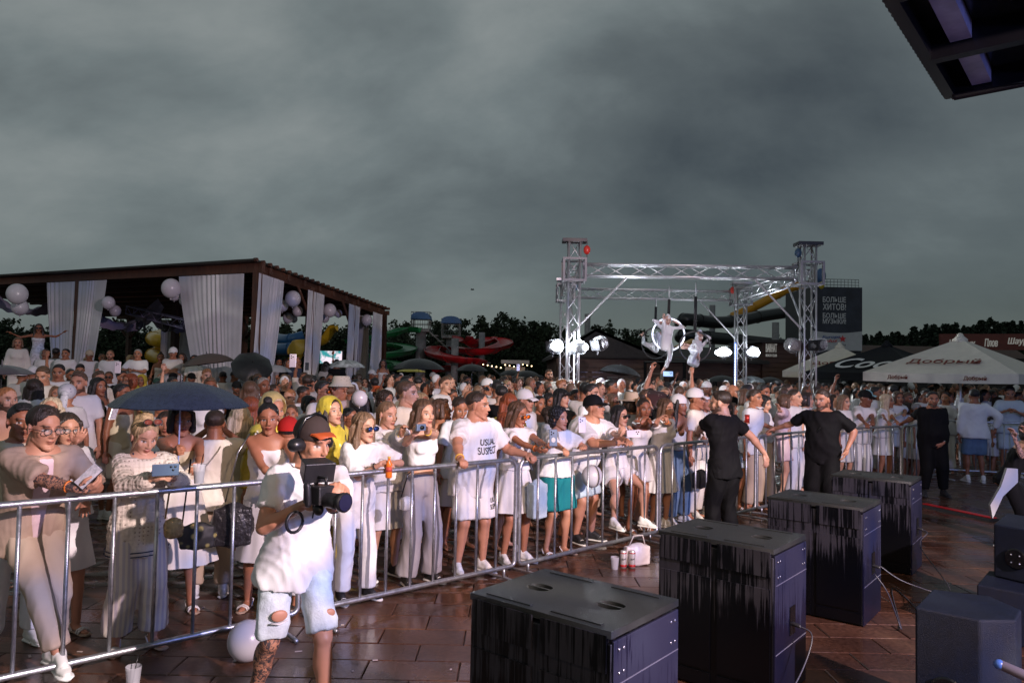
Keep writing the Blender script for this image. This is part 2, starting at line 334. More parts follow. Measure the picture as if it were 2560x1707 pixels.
def hand_template(kind, vox):
    """right hand: wrist at origin, fingers along +x, palm faces -z, thumb towards +y"""
    if (kind, vox) in HANDS: return HANDS[(kind, vox)]
    s = S(); curl = dict(relax=(18, 26, 20), grip=(55, 62, 40), flat=(4, 8, 6), hold=(38, 48, 30))[kind]
    s.ell((.050, 0, 0), (.052, .040, .015)); s.cap((0, 0, 0), (.04, 0, 0), .026, .03, 1.15, .62, up=(0, 1, 0))
    for i, (yy, L, r) in enumerate(((.030, .068, .0092), (.010, .077, .0095), (-.010, .071, .0092), (-.029, .056, .0082))):
        p = vec(.088 - .004 * abs(i - 1), yy, 0); a = 0; sp = (1.5 - i) * (5 if kind in ('flat', 'relax') else 2)
        s.ell(p, r * 1.15)
        for seg, frc in enumerate((.45, .31, .24)):
            a += curl[seg]; q = p + vec(math.cos(R(a)) * math.cos(R(sp)), math.cos(R(a)) * math.sin(R(sp)), -math.sin(R(a))) * L * frc
            s.cap(p, q, r * (1 - .08 * seg), r * (.94 - .08 * seg), n=8); p = q
    t = {'relax': ((.022, .030, -.004), (.052, .056, -.012), (.078, .066, -.022)), 'flat': ((.022, .030, 0), (.05, .062, -.004), (.074, .078, -.008)),
         'grip': ((.022, .030, -.006), (.056, .046, -.022), (.080, .030, -.036)), 'hold': ((.022, .030, -.006), (.052, .050, -.024), (.078, .046, -.040))}[kind]
    s.cap(t[0], t[1], .0145, .0115, n=8); s.cap(t[1], t[2], .0112, .0092, n=8)
    V, F = solid(s, vox, 1); HANDS[(kind, vox)] = (V, F); return V, F
def ik(a, t, l1, l2, hint):
    a = np.asarray(a, float); t = np.asarray(t, float); d = t - a; L = np.linalg.norm(d); mx = (l1 + l2) * .995
    if L > mx: t = a + d / L * mx; L = mx; d = t - a
    L = max(L, abs(l1 - l2) + .02); u = d / max(np.linalg.norm(d), 1e-6); t = a + u * L
    x = (l1 * l1 - l2 * l2 + L * L) / (2 * L); h = math.sqrt(max(l1 * l1 - x * x, 0))
    hv = np.asarray(hint, float); hv = hv - u * (hv @ u)
    return a + u * x + nrm(hv) * h, t
def skel(P):
    f = P.get('sex', 'm') == 'f'; J = {'f': f}
    pel = vec(0, 0, .93) + np.array(P.get('off', (0, 0, 0)), float)
    u = rotm('Z', P.get('twist', 0)) @ rotm('Y', P.get('side', 0)) @ rotm('X', P.get('lean', 2)) @ vec(0, 0, 1)
    ax = rotm('Z', P.get('twist', 0)) @ rotm('Y', P.get('side', 0)) @ vec(1, 0, 0); fd = np.cross(u, ax) * 1.0     # fd = back direction
    J.update(pel=pel, u=u, ax=ax, bk=fd)
    sw = (.144 if f else .170) * P.get('sw', 1)
    J['nb'] = pel + u * .532; J['sh'] = [pel + u * .462 - ax * sw, pel + u * .462 + ax * sw]
    hy, hp, hr = P.get('head', (0, 0, 0)); HM = rotm('Z', hy + P.get('twist', 0)) @ rotm('X', hp) @ rotm('Y', hr); J['HM'] = HM
    nu = nrm(u + vec(0, 0, 1.2)); J['hc'] = J['nb'] + nu * .116 - fd * .018 - HM @ vec(0, .036, -.15) * 0 + vec(0, 0, 0)
    J['wr'] = []; J['el'] = []
    dflt = [(-.26, -.02, .80), (.26, -.02, .80)]
    for i, k in enumerate(('r', 'l')):
        t = P.get(k + 'h', dflt[i]); hint = P.get(k + 'e', ((-1, .6, -.6), (1, .6, -.6))[i]); e, w = ik(J['sh'][i], t, .285, .255, hint); J['el'].append(e); J['wr'].append(w)
    J['hip'] = [pel - ax * .088 - vec(0, 0, .03), pel + ax * .088 - vec(0, 0, .03)]; J['kn'] = []; J['an'] = []
    for i, k in enumerate(('r', 'l')):
        t = P.get(k + 'f', ((-.125, .02, .085), (.125, -.02, .085))[i]); hint = P.get(k + 'k', (0, -1, .1)); a_, w = ik(J['hip'][i], t, .425, .402, hint); J['kn'].append(a_); J['an'].append(w)
    J['toe'] = [nrm(rotm('Z', P.get('rt', -14)) @ np.array(P.get('rtd', (0, -1, 0)), float)), nrm(rotm('Z', P.get('lt', 14)) @ np.array(P.get('ltd', (0, -1, 0)), float))]
    return J
def torso(s, J, w=1.0, grow=0.0, t0=-.08, t1=.532, flare=0.0, top=None, belly=0.0, zero_arm=False):
    f = J['f']; T = [-.10, -.03, .06, .15, .24, .33, .41, .47, .51, .545]
    RX = [.150, .168, .150, .128, .135, .150, .158, .160, .120, .062] if f else [.150, .160, .152, .146, .156, .172, .184, .188, .140, .068]
    RY = [.110, .116, .100, .086, .092, .106, .106, .094, .076, .056] if f else [.105, .112, .108, .104, .110, .120, .122, .112, .090, .064]
    ts = [t for t in np.linspace(t0, t1, 14)]; C = []; rx = []; ry = []
    for t in ts:
        g = grow + flare * max(0, (.2 - t)) ; b = belly * math.exp(-((t - .12) / .13) ** 2)
        ww = 1 + (w - 1) * (1 if t < .45 else .5)
        C.append(J['pel'] + J['u'] * t - J['bk'] * b * .6); rx.append(np.interp(t, T, RX) * ww + g + b * .5); ry.append(np.interp(t, T, RY) * ww + g * .8 + b)
    s.loft(C, rx, ry, [J['ax']] * 14, [J['bk']] * 14, 22)
    if f and t1 > .36 and t0 < .36:
        for q in (-1, 1): s.ell(J['pel'] + J['u'] * .335 + J['ax'] * q * .068 - J['bk'] * (.078 + grow * .6), (.058 + grow * .4, .048 + grow * .3, .058))
def arm_r(f, w):
    a = (.043, .036, .036, .025) if f else (.053, .044, .044, .030); k = 1 + (w - 1) * .6; return [x * k for x in a]
def hand_frame(P, J, i):
    k = 'rl'[i]; fd = nrm(J['wr'][i] - J['el'][i]); d = nrm(np.array(P.get(k + 'hd', fd), float)); n = np.array(P.get(k + 'hn', (0, 0, -1)), float); n = n - d * (n @ d)
    if np.linalg.norm(n) < 1e-3: n = np.cross(d, (1, 0, 0))
    z = -nrm(n); y = np.cross(z, d) * (1 if i == 0 else 1)
    return np.stack([d, np.cross(z, d), z], 1)
def setattrs(me, fm, eye, suit, tat):
    a = me.color_attributes.new('fm', 'FLOAT_COLOR', 'POINT'); a.data.foreach_set('color', fm.astype(np.float32).ravel())
    for n, v in (('eye', eye), ('suit', suit), ('tat', tat)):
        if v is not None and v.max() > 0: b = me.attributes.new(n, 'FLOAT', 'POINT'); b.data.foreach_set('value', v.astype(np.float32))
def body_mesh(P, J, vox, hvox):
    f = J['f']; w = P.get('w', 1.0); s = S(); torso(s, J, w, -.004, -.10, .532, belly=P.get('belly', 0)); A = arm_r(f, w); hide = P.get('hide', '')
    s.cap(J['nb'] - J['u'] * .04, J['hc'] - J['HM'] @ vec(0, -.02, .07), .058 if f else .068 * (1 + (w - 1) * .5), .050 if f else .060 * (1 + (w - 1) * .4), n=14)
    for q in (-1, 1):
        i = (q + 1) // 2; sh, el, wr = J['sh'][i], J['el'][i], J['wr'][i]
        s.cap(J['nb'] - J['u'] * .03, sh + vec(0, 0, .006), .046, A[0] * .88, n=12)
        s.ell(sh, A[0] * 1.06); s.cap(sh, el, A[0], A[1]); fm_ = sh * .55 + el * .45; s.ell(fm_, (A[0] * 1.02,) * 3)
        s.cap(el, wr, A[2], A[3]); s.ell(el * .72 + wr * .28, A[2] * 1.10)
        if 'l' not in hide:
            hp, kn, an = J['hip'][i], J['kn'][i], J['an'][i]; k = (1 + (w - 1) * .6) * (1.0 if not f else .98)
            s.cap(hp, kn, .088 * k, .056 * k, n=14); s.cap(kn, an, .053 * k, .036, n=12); s.ell(kn * .68 + an * .32 + J['bk'] * .016, (.056 * k, .058 * k, .11)); s.ell(kn - J['bk'] * .008, .055 * k)
            to = J['toe'][i]; s.cap(an - to * .03 - vec(0, 0, .045), an + to * .10 - vec(0, 0, .055), .030, .030, 1.15, .75, up=(0, 0, 1)); s.cap(an + to * .10 - vec(0, 0, .058), an + to * .155 - vec(0, 0, .062), .028, .018, 1.3, .8, up=(0, 0, 1)); s.cap(an, an - vec(0, 0, .04) - to * .02, .036, .032)
    V, F = solid(s, vox, 3)
    n0 = len(V); Vs = [V]; Fs = [F]; hv, hf, hm, he, hs = head_template('f' if f else 'm', hvox)
    sc_ = P.get('hs', 1.12); Vs.append((hv * np.array(P.get('hshape', (1, 1, 1))) * sc_) @ J['HM'].T + J['hc']); Fs.append(hf + n0); n1 = n0 + len(hv)
    for i in (0, 1):
        H, G = hand_template(P.get('rl'[i] + 'g', 'relax'), min(max(vox * .42, .0052), .011)); H = H * (.93 if f else 1.05)
        if i == 1: H = H * vec(1, -1, 1); G = G[:, ::-1]
        M_ = hand_frame(P, J, i); Vs.append(H @ M_.T + J['wr'][i]); Fs.append(G + n1); n1 += len(H)
    V = np.concatenate(Vs); F = np.concatenate(Fs); n = len(V); fm = np.zeros((n, 4)); fm[n0:n0 + len(hv)] = hm; fm[:, 3] = 1
    eye = np.zeros(n); eye[n0:n0 + len(hv)] = he; suit = None; tat = np.zeros(n)
    if P.get('suit'):
        suit = np.ones(n); suit[n0:n0 + len(hv)] = hs
        for p in J['wr'] : suit = np.minimum(suit, np.clip((np.linalg.norm(V - (p), axis=1) - .10) / .01 + (np.arange(n) < n0 + len(hv)), 0, 1))
        suit[n0 + len(hv):] = 0
        for a_, t_ in zip(J['an'], J['toe']): suit = np.minimum(suit, np.clip((np.linalg.norm(V - (a_ + t_ * .07), axis=1) - .12) / .02, 0, 1))
    for a_, b_, r in P.get('tattoo', lambda J: [])(J):
        d = b_ - a_; t = np.clip(((V - a_) @ d) / (d @ d), 0, 1); tat = np.maximum(tat, (np.linalg.norm(V - (a_ + t[:, None] * d), axis=1) < r) * 1.0)
    me = mesh('body', V, F); setattrs(me, fm, eye, suit, tat); return me
# ---- clothes: loose solids over the limbs, with folds
def tee(P, J, vox, fit=.018, sl=.62, hem=-.13, long=0, fl=.17, amp=.007, top=.515, name='shirt', tank=False, open_=False, seed=1):
    f = J['f']; w = P.get('w', 1.0); s = S(); A = arm_r(f, w)
    torso(s, J, w, fit, hem, top, flare=fl, belly=P.get('belly', 0))
    if not tank:
        for q in (-1, 1):
            i = (q + 1) // 2; sh, el, wr = J['sh'][i], J['el'][i], J['wr'][i]; e = sh + (el - sh) * sl
            s.cap(J['nb'] - J['u'] * .045 + J['ax'] * q * .07, sh + vec(0, 0, .004), .050, A[0] + .006, n=12)
            s.cap(sh, sh + (el - sh) * .3, A[0] + .016, A[0] + fit * .6 + .004, n=14)
            s.cap(sh + (el - sh) * .12, e, A[0] + fit * .5, A[0] + fit * .85 + .004, n=16, fe=True) if not long else s.cap(sh, el, A[0] + fit, A[1] + fit, n=14)
            if long: s.cap(el, el + (wr - el) * long, A[2] + fit, A[3] + fit * 1.1, n=14, fe=True)
    else:
        for q in (-1, 1): s.cap(J['pel'] + J['u'] * top + J['ax'] * q * .09 - J['bk'] * .055, J['nb'] - J['u'] * .02 + J['ax'] * q * .10, .020, .020, n=8); s.cap(J['nb'] - J['u'] * .02 + J['ax'] * q * .10, J['pel'] + J['u'] * top + J['ax'] * q * .09 + J['bk'] * .06, .020, .020, n=8)
    V, F = solid(s, vox, 3)
    if open_:
        rel = V - J['pel']; x = rel @ J['ax']; y = rel @ J['bk']; t = rel @ J['u']
        dep = np.clip(1 - np.abs(x) / .055, 0, 1) ** .5 * (y < 0) * (t < .50); V = V + J['bk'] * (dep * .030)[:, None]
    if amp: V = folds(V, F, amp, seed)
    return mesh(name, V, F)
def legs(P, J, vox, frac=1.0, r0=.10, r1=.08, rh=.09, waist=.06, amp=.005, name='trousers', seed=2):
    """frac: how far down the garment reaches, 0.5 = the knee"""
    f = J['f']; w = P.get('w', 1.0); s = S(); torso(s, J, w, .004, -.10, waist, belly=P.get('belly', 0))
    for i in (0, 1):
        hp, kn, an = J['hip'][i], J['kn'][i], J['an'][i]
        if frac <= .5: s.cap(hp + vec(0, 0, .02), hp + (kn - hp) * frac * 2, r0 * w, r1 * w, n=16, fe=True)
        else: s.cap(hp + vec(0, 0, .02), kn, r0 * w, r1 * w, n=16); s.cap(kn, kn + (an - kn) * (frac - .5) * 2, r1 * w, rh, n=16, fe=True)
    V, F = solid(s, vox, 3)
    # level the hems of shorts
    V = folds(V, F, amp, seed, 12, .5) if amp else V
    return mesh(name, V, F)
def skirt(P, J, z1, r0=None, r1=.25, z0=.10, n=96, pleats=26, amp=.012, name='skirt', seed=3, ry=.8):
    """z1: hem height above the ground"""
    w = P.get('w', 1.0); rg = np.random.RandomState(seed); top = J['pel'] + J['u'] * z0; hh = top[2] - z1; k = 14; C = []; RX = []; RY = []; ph = rg.rand(5) * 6
    r0 = r0 or (.135 * w if z0 > .05 else .17 * w)
    mid = (J['an'][0] + J['an'][1]) / 2
    for i in range(k):
        t = i / (k - 1); c = top * (1 - t) + vec(mid[0] * .6 + top[0] * .4, mid[1] * .6 + top[1] * .4, z1) * t
        hipr = .185 * w if t < .5 else 0
        r = r0 + (r1 - r0) * t ** .85; C.append(c); RX.append(max(r, np.interp(t * hh, [0, .12, .2], [r0, .178 * w, .185 * w]))); RY.append(RX[-1] * ry)
    def fn(i, a):
        t = i / (k - 1); g = .25 + .75 * t; return 1 + amp * 4 * g * (np.sin(a * pleats + ph[0] + 1.2 * np.sin(a * 3 + ph[1]) + t) * .6 + .4 * np.sin(a * (pleats * .37) + ph[2] + 2 * t)) 
    s = S().loft(C, RX, RY, [J['ax'] * vec(1, 1, 0)] * k, [nrm(J['bk'] * vec(1, 1, 0))] * k, n, cap=False, fn=fn); V, F = s.data()
    return mesh(name, V, np.array(F))
# ---- hair, hats, glasses, shoes: cached by style, placed with the head or the foot
HAIRS = {}
def hair_mesh(style, vox):
    k = (style, vox)
    if k in HAIRS: return HAIRS[k]
    s = S(); c0 = (0, .026, .044); rg = np.random.RandomState(len(style) * 7 + 1); gr = .003; grooves = 1
    if style == 'short': s.ell((0, .025, .048), (.080, .095, .080), n=20, m=13); s.ell((0, -.018, .096), (.056, .050, .026)); gr = .0015
    elif style == 'buzz': s.ell((0, .020, .044), (.0765, .0950, .0785), n=20, m=13); gr = .0
    elif style == 'crop': s.ell((0, .022, .046), (.078, .094, .079), n=20, m=13); s.ell((0, -.010, .104), (.055, .056, .030)); s.ell((0, -.05, .088), (.048, .03, .022)); gr = .002
    elif style == 'bob':
        s.ell((0, .024, .044), (.088, .103, .088), n=20, m=13); s.ell((0, .035, -.02), (.092, .085, .09)); 
        for q in (-1, 1): s.cap((q * .070, -.032, .055), (q * .082, -.020, -.07), .022, .026)
        s.ell((0, -.045, .095), (.06, .035, .025)); gr = .004
    elif style in ('long', 'longback', 'bangs', 'wavy'):
        s.ell((0, .022, .044), (.085, .102, .087), n=20, m=13); s.cap((0, .062, .02), (0, .092, -.30), .072, .050, 1.15, .55, up=(0, 1, 0))
        for q in (-1, 1):
            s.cap((q * .066, -.022, .058), (q * .084, -.008, -.08), .024, .026); s.cap((q * .084, -.008, -.08), (q * .100, -.030 if style != 'longback' else .05, -.31), .028, .019, 1.2, .8)
            s.cap((q * .08, .04, 0), (q * .095, .06, -.28), .035, .026)
        if style == 'bangs': s.cap((-.042, -.078, .060), (.042, -.078, .060), .019, .019)
        gr = .007 if style == 'wavy' else .0045
    elif style in ('pony', 'bun', 'tight'):
        s.ell((0, .022, .045), (.0785, .0965, .080), n=20, m=13)
        if style == 'pony': s.ell((0, .118, .04), (.026, .022, .024)); s.cap((0, .135, .03), (.01, .155, -.20), .026, .016)
        if style == 'bun': s.ell((0, .045, .135), (.035, .035, .032))
        gr = .0025
    elif style == 'curly':
        s.ell((0, .025, .045), (.098, .110, .092), n=20, m=13); s.ell((0, .05, -.03), (.10, .07, .08)); gr = .012; grooves = 0
    elif style == 'messy':
        s.ell((0, .022, .050), (.082, .096, .080), n=20, m=13)
        for _ in range(26):
            a = rg.rand() * 6.3; rr = rg.rand() ** .5; p = vec(.062 * rr * math.cos(a), .005 + .07 * rr * math.sin(a), .108 - .03 * rr); s.cap(p, p + vec(rg.normal() * .012, -.022 + rg.normal() * .01, .020 + rg.rand() * .014), .011, .004, n=7)
        gr = .002
    elif style == 'updo':
        s.ell((0, .024, .045), (.083, .100, .083), n=20, m=13); s.ell((.01, .06, .118), (.045, .045, .036)); s.ell((-.02, .085, .09), (.036, .036, .036)); s.cap((.062, -.04, .03), (.07, -.025, -.08), .010, .004); s.cap((-.062, -.04, .03), (-.07, -.02, -.07), .010, .004); gr = .006
    V, F = solid(s, vox, 2)
    # open the face: push hair back from the forehead line
    if style not in ('bangs',):
        x, y, z = V.T; zt = .088 - .9 * np.maximum(0, np.abs(x) - .018); m_ = (y < -.030) & (z < zt) & (np.abs(x) < .060) & (z > -.11); V[m_, 1] += ((zt - z)[m_]).clip(0, .03) * 1.5
    if gr:
        N = normals(V, F); an = np.arctan2(V[:, 0], V[:, 1] - .02)
        if grooves: d = np.sin(an * 31 + np.sin(V[:, 2] * 40) * 1.2) * .5 + np.sin(an * 13 + V[:, 2] * 22 + 1) * .6 + np.sin(V[:, 2] * 30 + an * 3) * .25
        else: d = np.sin(V[:, 0] * 190 + 2 * np.sin(V[:, 2] * 90)) * np.sin(V[:, 1] * 170 + V[:, 2] * 60) + .5 * np.sin(V[:, 2] * 210 + V[:, 0] * 80)
        V = V + N * (d * gr * .55)[:, None]
    HAIRS[k] = mesh('hair', V, F); return HAIRS[k]
def hat_meshes(kind):
    k = ('hat', kind)
    if k in HAIRS: return HAIRS[k]
    out = []
    s = S()
    if kind in ('cap', 'capback'):
        a = np.linspace(0, 1, 9); C = [(0, .018, .046 + .098 * math.sin(t * math.pi / 2)) for t in a]; RX = [.0875 * math.cos(t * 1.5) + .001 for t in a]; RY = [.107 * math.cos(t * 1.5) + .001 for t in a]
        s.loft([(0, .018, .030)] + C, [.087] + RX, [.106] + RY, [vec(1, 0, 0)] * 10, [vec(0, 1, 0)] * 10, 24); s.ell((0, .018, .146), .007)
        b = S(); n = 13; V = []; F = []
        for j, (r, zz) in enumerate(((.080, .050), (.112, .046), (.140, .036), (.158, .026))):
            for i in range(n):
                t = R(-62 + 124 * i / (n - 1)); sx = .95 if j == 0 else .62 + .33 * (1 - j / 3); V.append((math.sin(t) * .084 * (1 - .08 * j), .018 - (.104 + (r - .08) * math.cos(t) ** .6), zz - .016 * (math.sin(t) ** 2)))
        V = np.array(V); V2 = V - (0, 0, .006); m_ = len(V)
        for j in range(3):
            for i in range(n - 1): q = j * n + i; F += [(q, q + 1, q + n + 1, q + n), (m_ + q, m_ + q + n, m_ + q + n + 1, m_ + q + 1)]
        for i in range(n - 1): F += [(3 * n + i, 3 * n + i + 1, m_ + 3 * n + i + 1, m_ + 3 * n + i), (i, m_ + i, m_ + i + 1, i + 1)]
        b.add(np.concatenate([V, V2]), F)
        out = [('cap_crown', s), ('visor', b)]
    elif kind == 'bucket':
        s.loft([(0, .018, z) for z in (.028, .032, .060, .128, .140, .1405)], [.128, .124, .092, .080, .070, .001], [.145, .140, .110, .094, .082, .001], [vec(1, 0, 0)] * 6, [vec(0, 1, 0)] * 6, 28); out = [('bucket_hat', s)]
    elif kind == 'straw':
        s.loft([(0, .018, z) for z in (.050, .055, .062, .10, .150, .160, .161)], [.19, .188, .092, .088, .078, .055, .001], [.20, .198, .110, .105, .095, .07, .001], [vec(1, 0, 0)] * 7, [vec(0, 1, 0)] * 7, 28); out = [('straw_hat', s)]
    elif kind == 'scarf':
        s.ell((0, .02, .045), (.090, .108, .090), n=20, m=13); s.ell((0, .118, .02), (.04, .035, .04)); s.cap((0, .13, .0), (.03, .14, -.20), .035, .05, 1, .5); out = [('headscarf', s)]
    elif kind == 'beanie':
        s.ell((0, .02, .048), (.086, .104, .086), n=20, m=13); out = [('rain_hood', s)]
    elif kind == 'hood':
        V, F = None, None; s.ell((0, .030, .030), (.108, .125, .125), n=22, m=15); s.cap((0, .04, -.03), (0, .05, -.16), .10, .12, 1.05, .8, up=(0, 1, 0)); V, F = solid(s, .008, 3); x, y, z = V.T
        d = np.clip(1 - (x / .072) ** 2 - ((z + .01) / .115) ** 2, 0, 1) ** .5 * (y < .02); V = V.copy(); V[:, 1] += d * .115; V = folds(V, F, .004, 5, 30)
        s = S(); s.add(V, F.tolist()); out = [('rain_hood', s)]
    r = []
    for nme, q in out:
        V, F = q.data(); me = mesh(nme, V, F); me.set_sharp_from_angle(angle=R(50)); r.append((nme, me))
    HAIRS[k] = r; return r
def glasses_mesh(kind):
    k = ('gl', kind)
    if k in HAIRS: return HAIRS[k]
    fr = S(); ln = S(); w, h = (.028, .019) if kind == 'sun' else (.024, .017)
    for q in (-1, 1):
        pts = [(q * .033 + w * math.cos(t), -.098 + .004 * math.cos(t) * q * -1 + abs(math.cos(t)) * .0, .004 + h * math.sin(t)) for t in np.linspace(0, 2 * math.pi, 15)[:-1]]
        fr.tube(pts, .0022 if kind != 'sun' else .0034, 6, True); fr.tube([(q * .062, -.094, .010), (q * .080, -.05, .010), (q * .082, .015, .004), (q * .078, .03, -.012)], .0020, 6)
        c = vec(q * .033, -.0985, .004); ln.loft([c + vec(0, .0012, 0), c - vec(0, .0008, 0)], [w] * 2, [h] * 2, [vec(1, 0, 0)] * 2, [vec(0, 0, 1)] * 2, 16)
    fr.tube([(-.006, -.102, .008), (0, -.104, .010), (.006, -.102, .008)], .0022, 6)
    o = [('glasses_frame', mesh('glasses_frame', *fr.data())), ('lens', mesh('lens', *ln.data()))]; HAIRS[k] = o; return o
def shoe_mesh(kind):
    k = ('shoe', kind)
    if k in HAIRS: return HAIRS[k]
    # ankle at origin height .085, toe along -y
    up = S(); so = S()
    if kind == 'sneaker':
        up.cap((0, .035, -.035), (0, -.10, -.052), .040, .034, 1.0, .85, up=(0, 0, 1)); up.cap((0, -.09, -.052), (0, -.155, -.058), .036, .022, 1.25, .85, up=(0, 0, 1)); up.cap((0, .012, -.01), (0, .014, .016), .044, .043); up.cap((0, -.02, .0), (0, -.08, -.028), .034, .030)
        V, F = solid(up, .009, 2); up = S().add(V, F.tolist())
        so.loft([(0, y, -.074) for y in (.072, .055, 0, -.06, -.11, -.16, -.188)], [.022, .038, .041, .043, .050, .042, .018], [.012] * 7, [vec(1, 0, 0)] * 7, [vec(0, 0, 1)] * 7, 12)
        lc = S()
        for i in range(4): y = -.045 - i * .022; zz = .010 - i * .0125; lc.tube([(-.022, y, zz - .004), (0, y - .002, zz + .004), (.022, y, zz - .004)], .0032, 5)
        r = [('shoe', up), ('sole', so), ('laces', lc)]
    else:
        so.loft([(0, y, -.075) for y in (.060, .045, 0, -.06, -.11, -.16, -.182)], [.020, .034, .036, .036, .046, .042, .016], [.010] * 7, [vec(1, 0, 0)] * 7, [vec(0, 0, 1)] * 7, 12)
        for y in (-.085, -.115): up.tube([(-.044, y, -.068), (-.034, y, -.044), (0, y, -.032), (.034, y, -.046), (.044, y, -.068)], .008, 6)
        up.tube([(-.034, .0, -.065), (-.034, .04, -.02), (0, .052, -.012), (.034, .04, -.02), (.034, .0, -.065)], .006, 6); r = [('sandal_strap', up), ('sole', so)]
    o = [(n, mesh(n, *q.data())) for n, q in r]; HAIRS[k] = o; return o
BODY = {}
SHOEM = {'w': (M('white_shoe_leather', (.72, .70, .66), .5, var=.06), M('white_rubber', (.75, .74, .70), .6)), 'k': (M('black_shoe', (.02, .02, .022), .5), M('black_rubber', (.03, .03, .03), .6)),
         's': (M('white_strap', (.7, .68, .66), .5), M('tan_sole', (.35, .25, .18), .6)), 'K': (M('black_shoe', (.02, .02, .022), .5), M('white_rubber', (.75, .74, .70), .6))}
LENS = {'k': M('dark_lens', (.01, .01, .012), .08, spec=.8), 'o': M('orange_lens', (.75, .16, .01), .15, spec=.6), 'b': M('blue_mirror_lens', (.03, .06, .22), .08, metal=.6), 'c': M('clear_lens', (.8, .8, .8), .05, alpha=.07), 'r': M('brown_red_lens', (.22, .06, .04), .1)}
FRM = M('black_plastic_frame', (.012, .011, .012), .35)
def person(P, label, group=None, key=None, name='person'):
    """P['pos'] ground point (x, y), P['z'] floor height, P['yaw'] degrees (0 = towards the camera, + = turned to image right), P['h'] height"""
    k = P.get('h', 1.72) / 1.75; x, y = P['pos']; z = P.get('z', 0); yaw = R(P.get('yaw', 0))
    root = empty(name, (x, y, z), yaw, label, 'person', group); root.scale = (k, k, k)
    inv = np.linalg.inv(np.array(Matrix.LocRotScale(Vector((x, y, z)), Matrix.Rotation(yaw, 3, 'Z'), Vector((k, k, k)))))
    for q in ('rh', 'lh', 'rf', 'lf'):      # hand and foot targets given in place coordinates
        if q + 'w' in P: P[q] = (inv @ np.array([*P[q + 'w'], 1]))[:3]
    for q in ('rhd', 'lhd', 'rhn', 'lhn', 're', 'le'):
        if q + 'w' in P: P[q] = (inv[:3, :3] @ np.array(P[q + 'w']))
    J = skel(P); D = y; vox = P.get('vox', .0115 if D < 4.5 else .0135 if D < 6.6 else .016 if D < 9 else .021 if D < 12.5 else .028); hvox = P.get('hvox', .0052 if D < 8.6 else (.0075 if D < 12.5 else .0115))
    ck = (key, vox, hvox) if key else None
    def cached(kind, fn):
        if ck is None: return fn()
        kk = (ck, kind)
        if kk not in BODY: BODY[kk] = fn()
        return BODY[kk]
    body = obj('body', cached('body', lambda: body_mesh(P, J, vox, hvox)), SK[P.get('skin', 's0')], root)
    for g in P.get('wear', []):
        kind, mat_, kw = g[0], g[1], dict(g[2]) if len(g) > 2 else {}
        mt = CL[mat_] if isinstance(mat_, str) else mat_; nm = kw.pop('nm', None); sd = kw.get('seed', (abs(hash((round(x, 2), round(y, 2)))) % 997) if not key else 5); kw['seed'] = sd
        if kind == 'tee': me = cached('tee' + str(sorted(g[2].items()) if len(g) > 2 else ''), lambda: tee(P, J, vox, name=nm or 't_shirt', **kw))
        elif kind == 'tank': me = cached('tank' + str(sorted(g[2].items()) if len(g) > 2 else ''), lambda: tee(P, J, vox, name=nm or 'tank_top', tank=True, **{**dict(fit=.012, hem=-.06, top=.40, fl=.02), **kw}))
        elif kind == 'legs': me = cached('legs' + str(sorted(g[2].items()) if len(g) > 2 else ''), lambda: legs(P, J, vox, name=nm or 'trousers', **kw))
        elif kind == 'skirt': me = cached('skirt' + str(sorted(g[2].items()) if len(g) > 2 else ''), lambda: skirt(P, J, name=nm or 'skirt', **kw))
        obj(nm or me.name.split('.')[0], me, mt, body)
    hm = Matrix.LocRotScale(Vector(J['hc']), Matrix(J['HM'].tolist()).to_quaternion(), Vector([a * P.get('hs', 1.12) for a in P.get('hshape', (1, 1, 1))]))
    hst = P.get('hair'); hv = .006 if D < 8.6 else (.009 if D < 12.5 else .013)
    if hst: obj('hair', hair_mesh(hst[0], hv), HC[hst[1]], body, hm)
    ht = P.get('hat')
    if ht:
        M2 = hm @ Matrix.Rotation(R(180 if ht[0] == 'capback' else 0), 4, 'Z') if ht[0] == 'capback' else hm
        if ht[0] == 'capback': M2 = M2 @ Matrix.Translation((0, -.036, 0))
        for i, (n_, me) in enumerate(hat_meshes(ht[0])): obj(n_, me, ht[2] if i and len(ht) > 2 else ht[1], body, M2)
    gl = P.get('glasses')
    if gl:
        M2 = hm @ Matrix.Translation((0, .015, .085)) @ Matrix.Rotation(R(-38), 4, 'X') if gl[-1] == 'up' else hm
        a = glasses_mesh(gl[0]); obj(a[0][0], a[0][1], gl[2] if len(gl) > 2 and gl[2] != 'up' else FRM, body, M2); obj('lens', a[1][1], LENS[gl[1]], body, M2)
    sh = P.get('shoes')
    if sh:
        a = shoe_mesh(sh[0]); mm = SHOEM[sh[1]]
        for i in (0, 1):
            t = J['toe'][i]; yv = -t; zv = nrm(vec(0, 0, 1) - yv * yv[2]); xv = np.cross(yv, zv); Mx = Matrix((xv, yv, zv)).transposed().to_4x4(); Mx.translation = Vector(J['an'][i])
            p = obj(a[0][0], a[0][1], mm[0], body, Mx)
            for b in a[1:]: obj(b[0], b[1], mm[1], body, Mx)
    root['_'] = 0; del root['_']
    return root, J, body
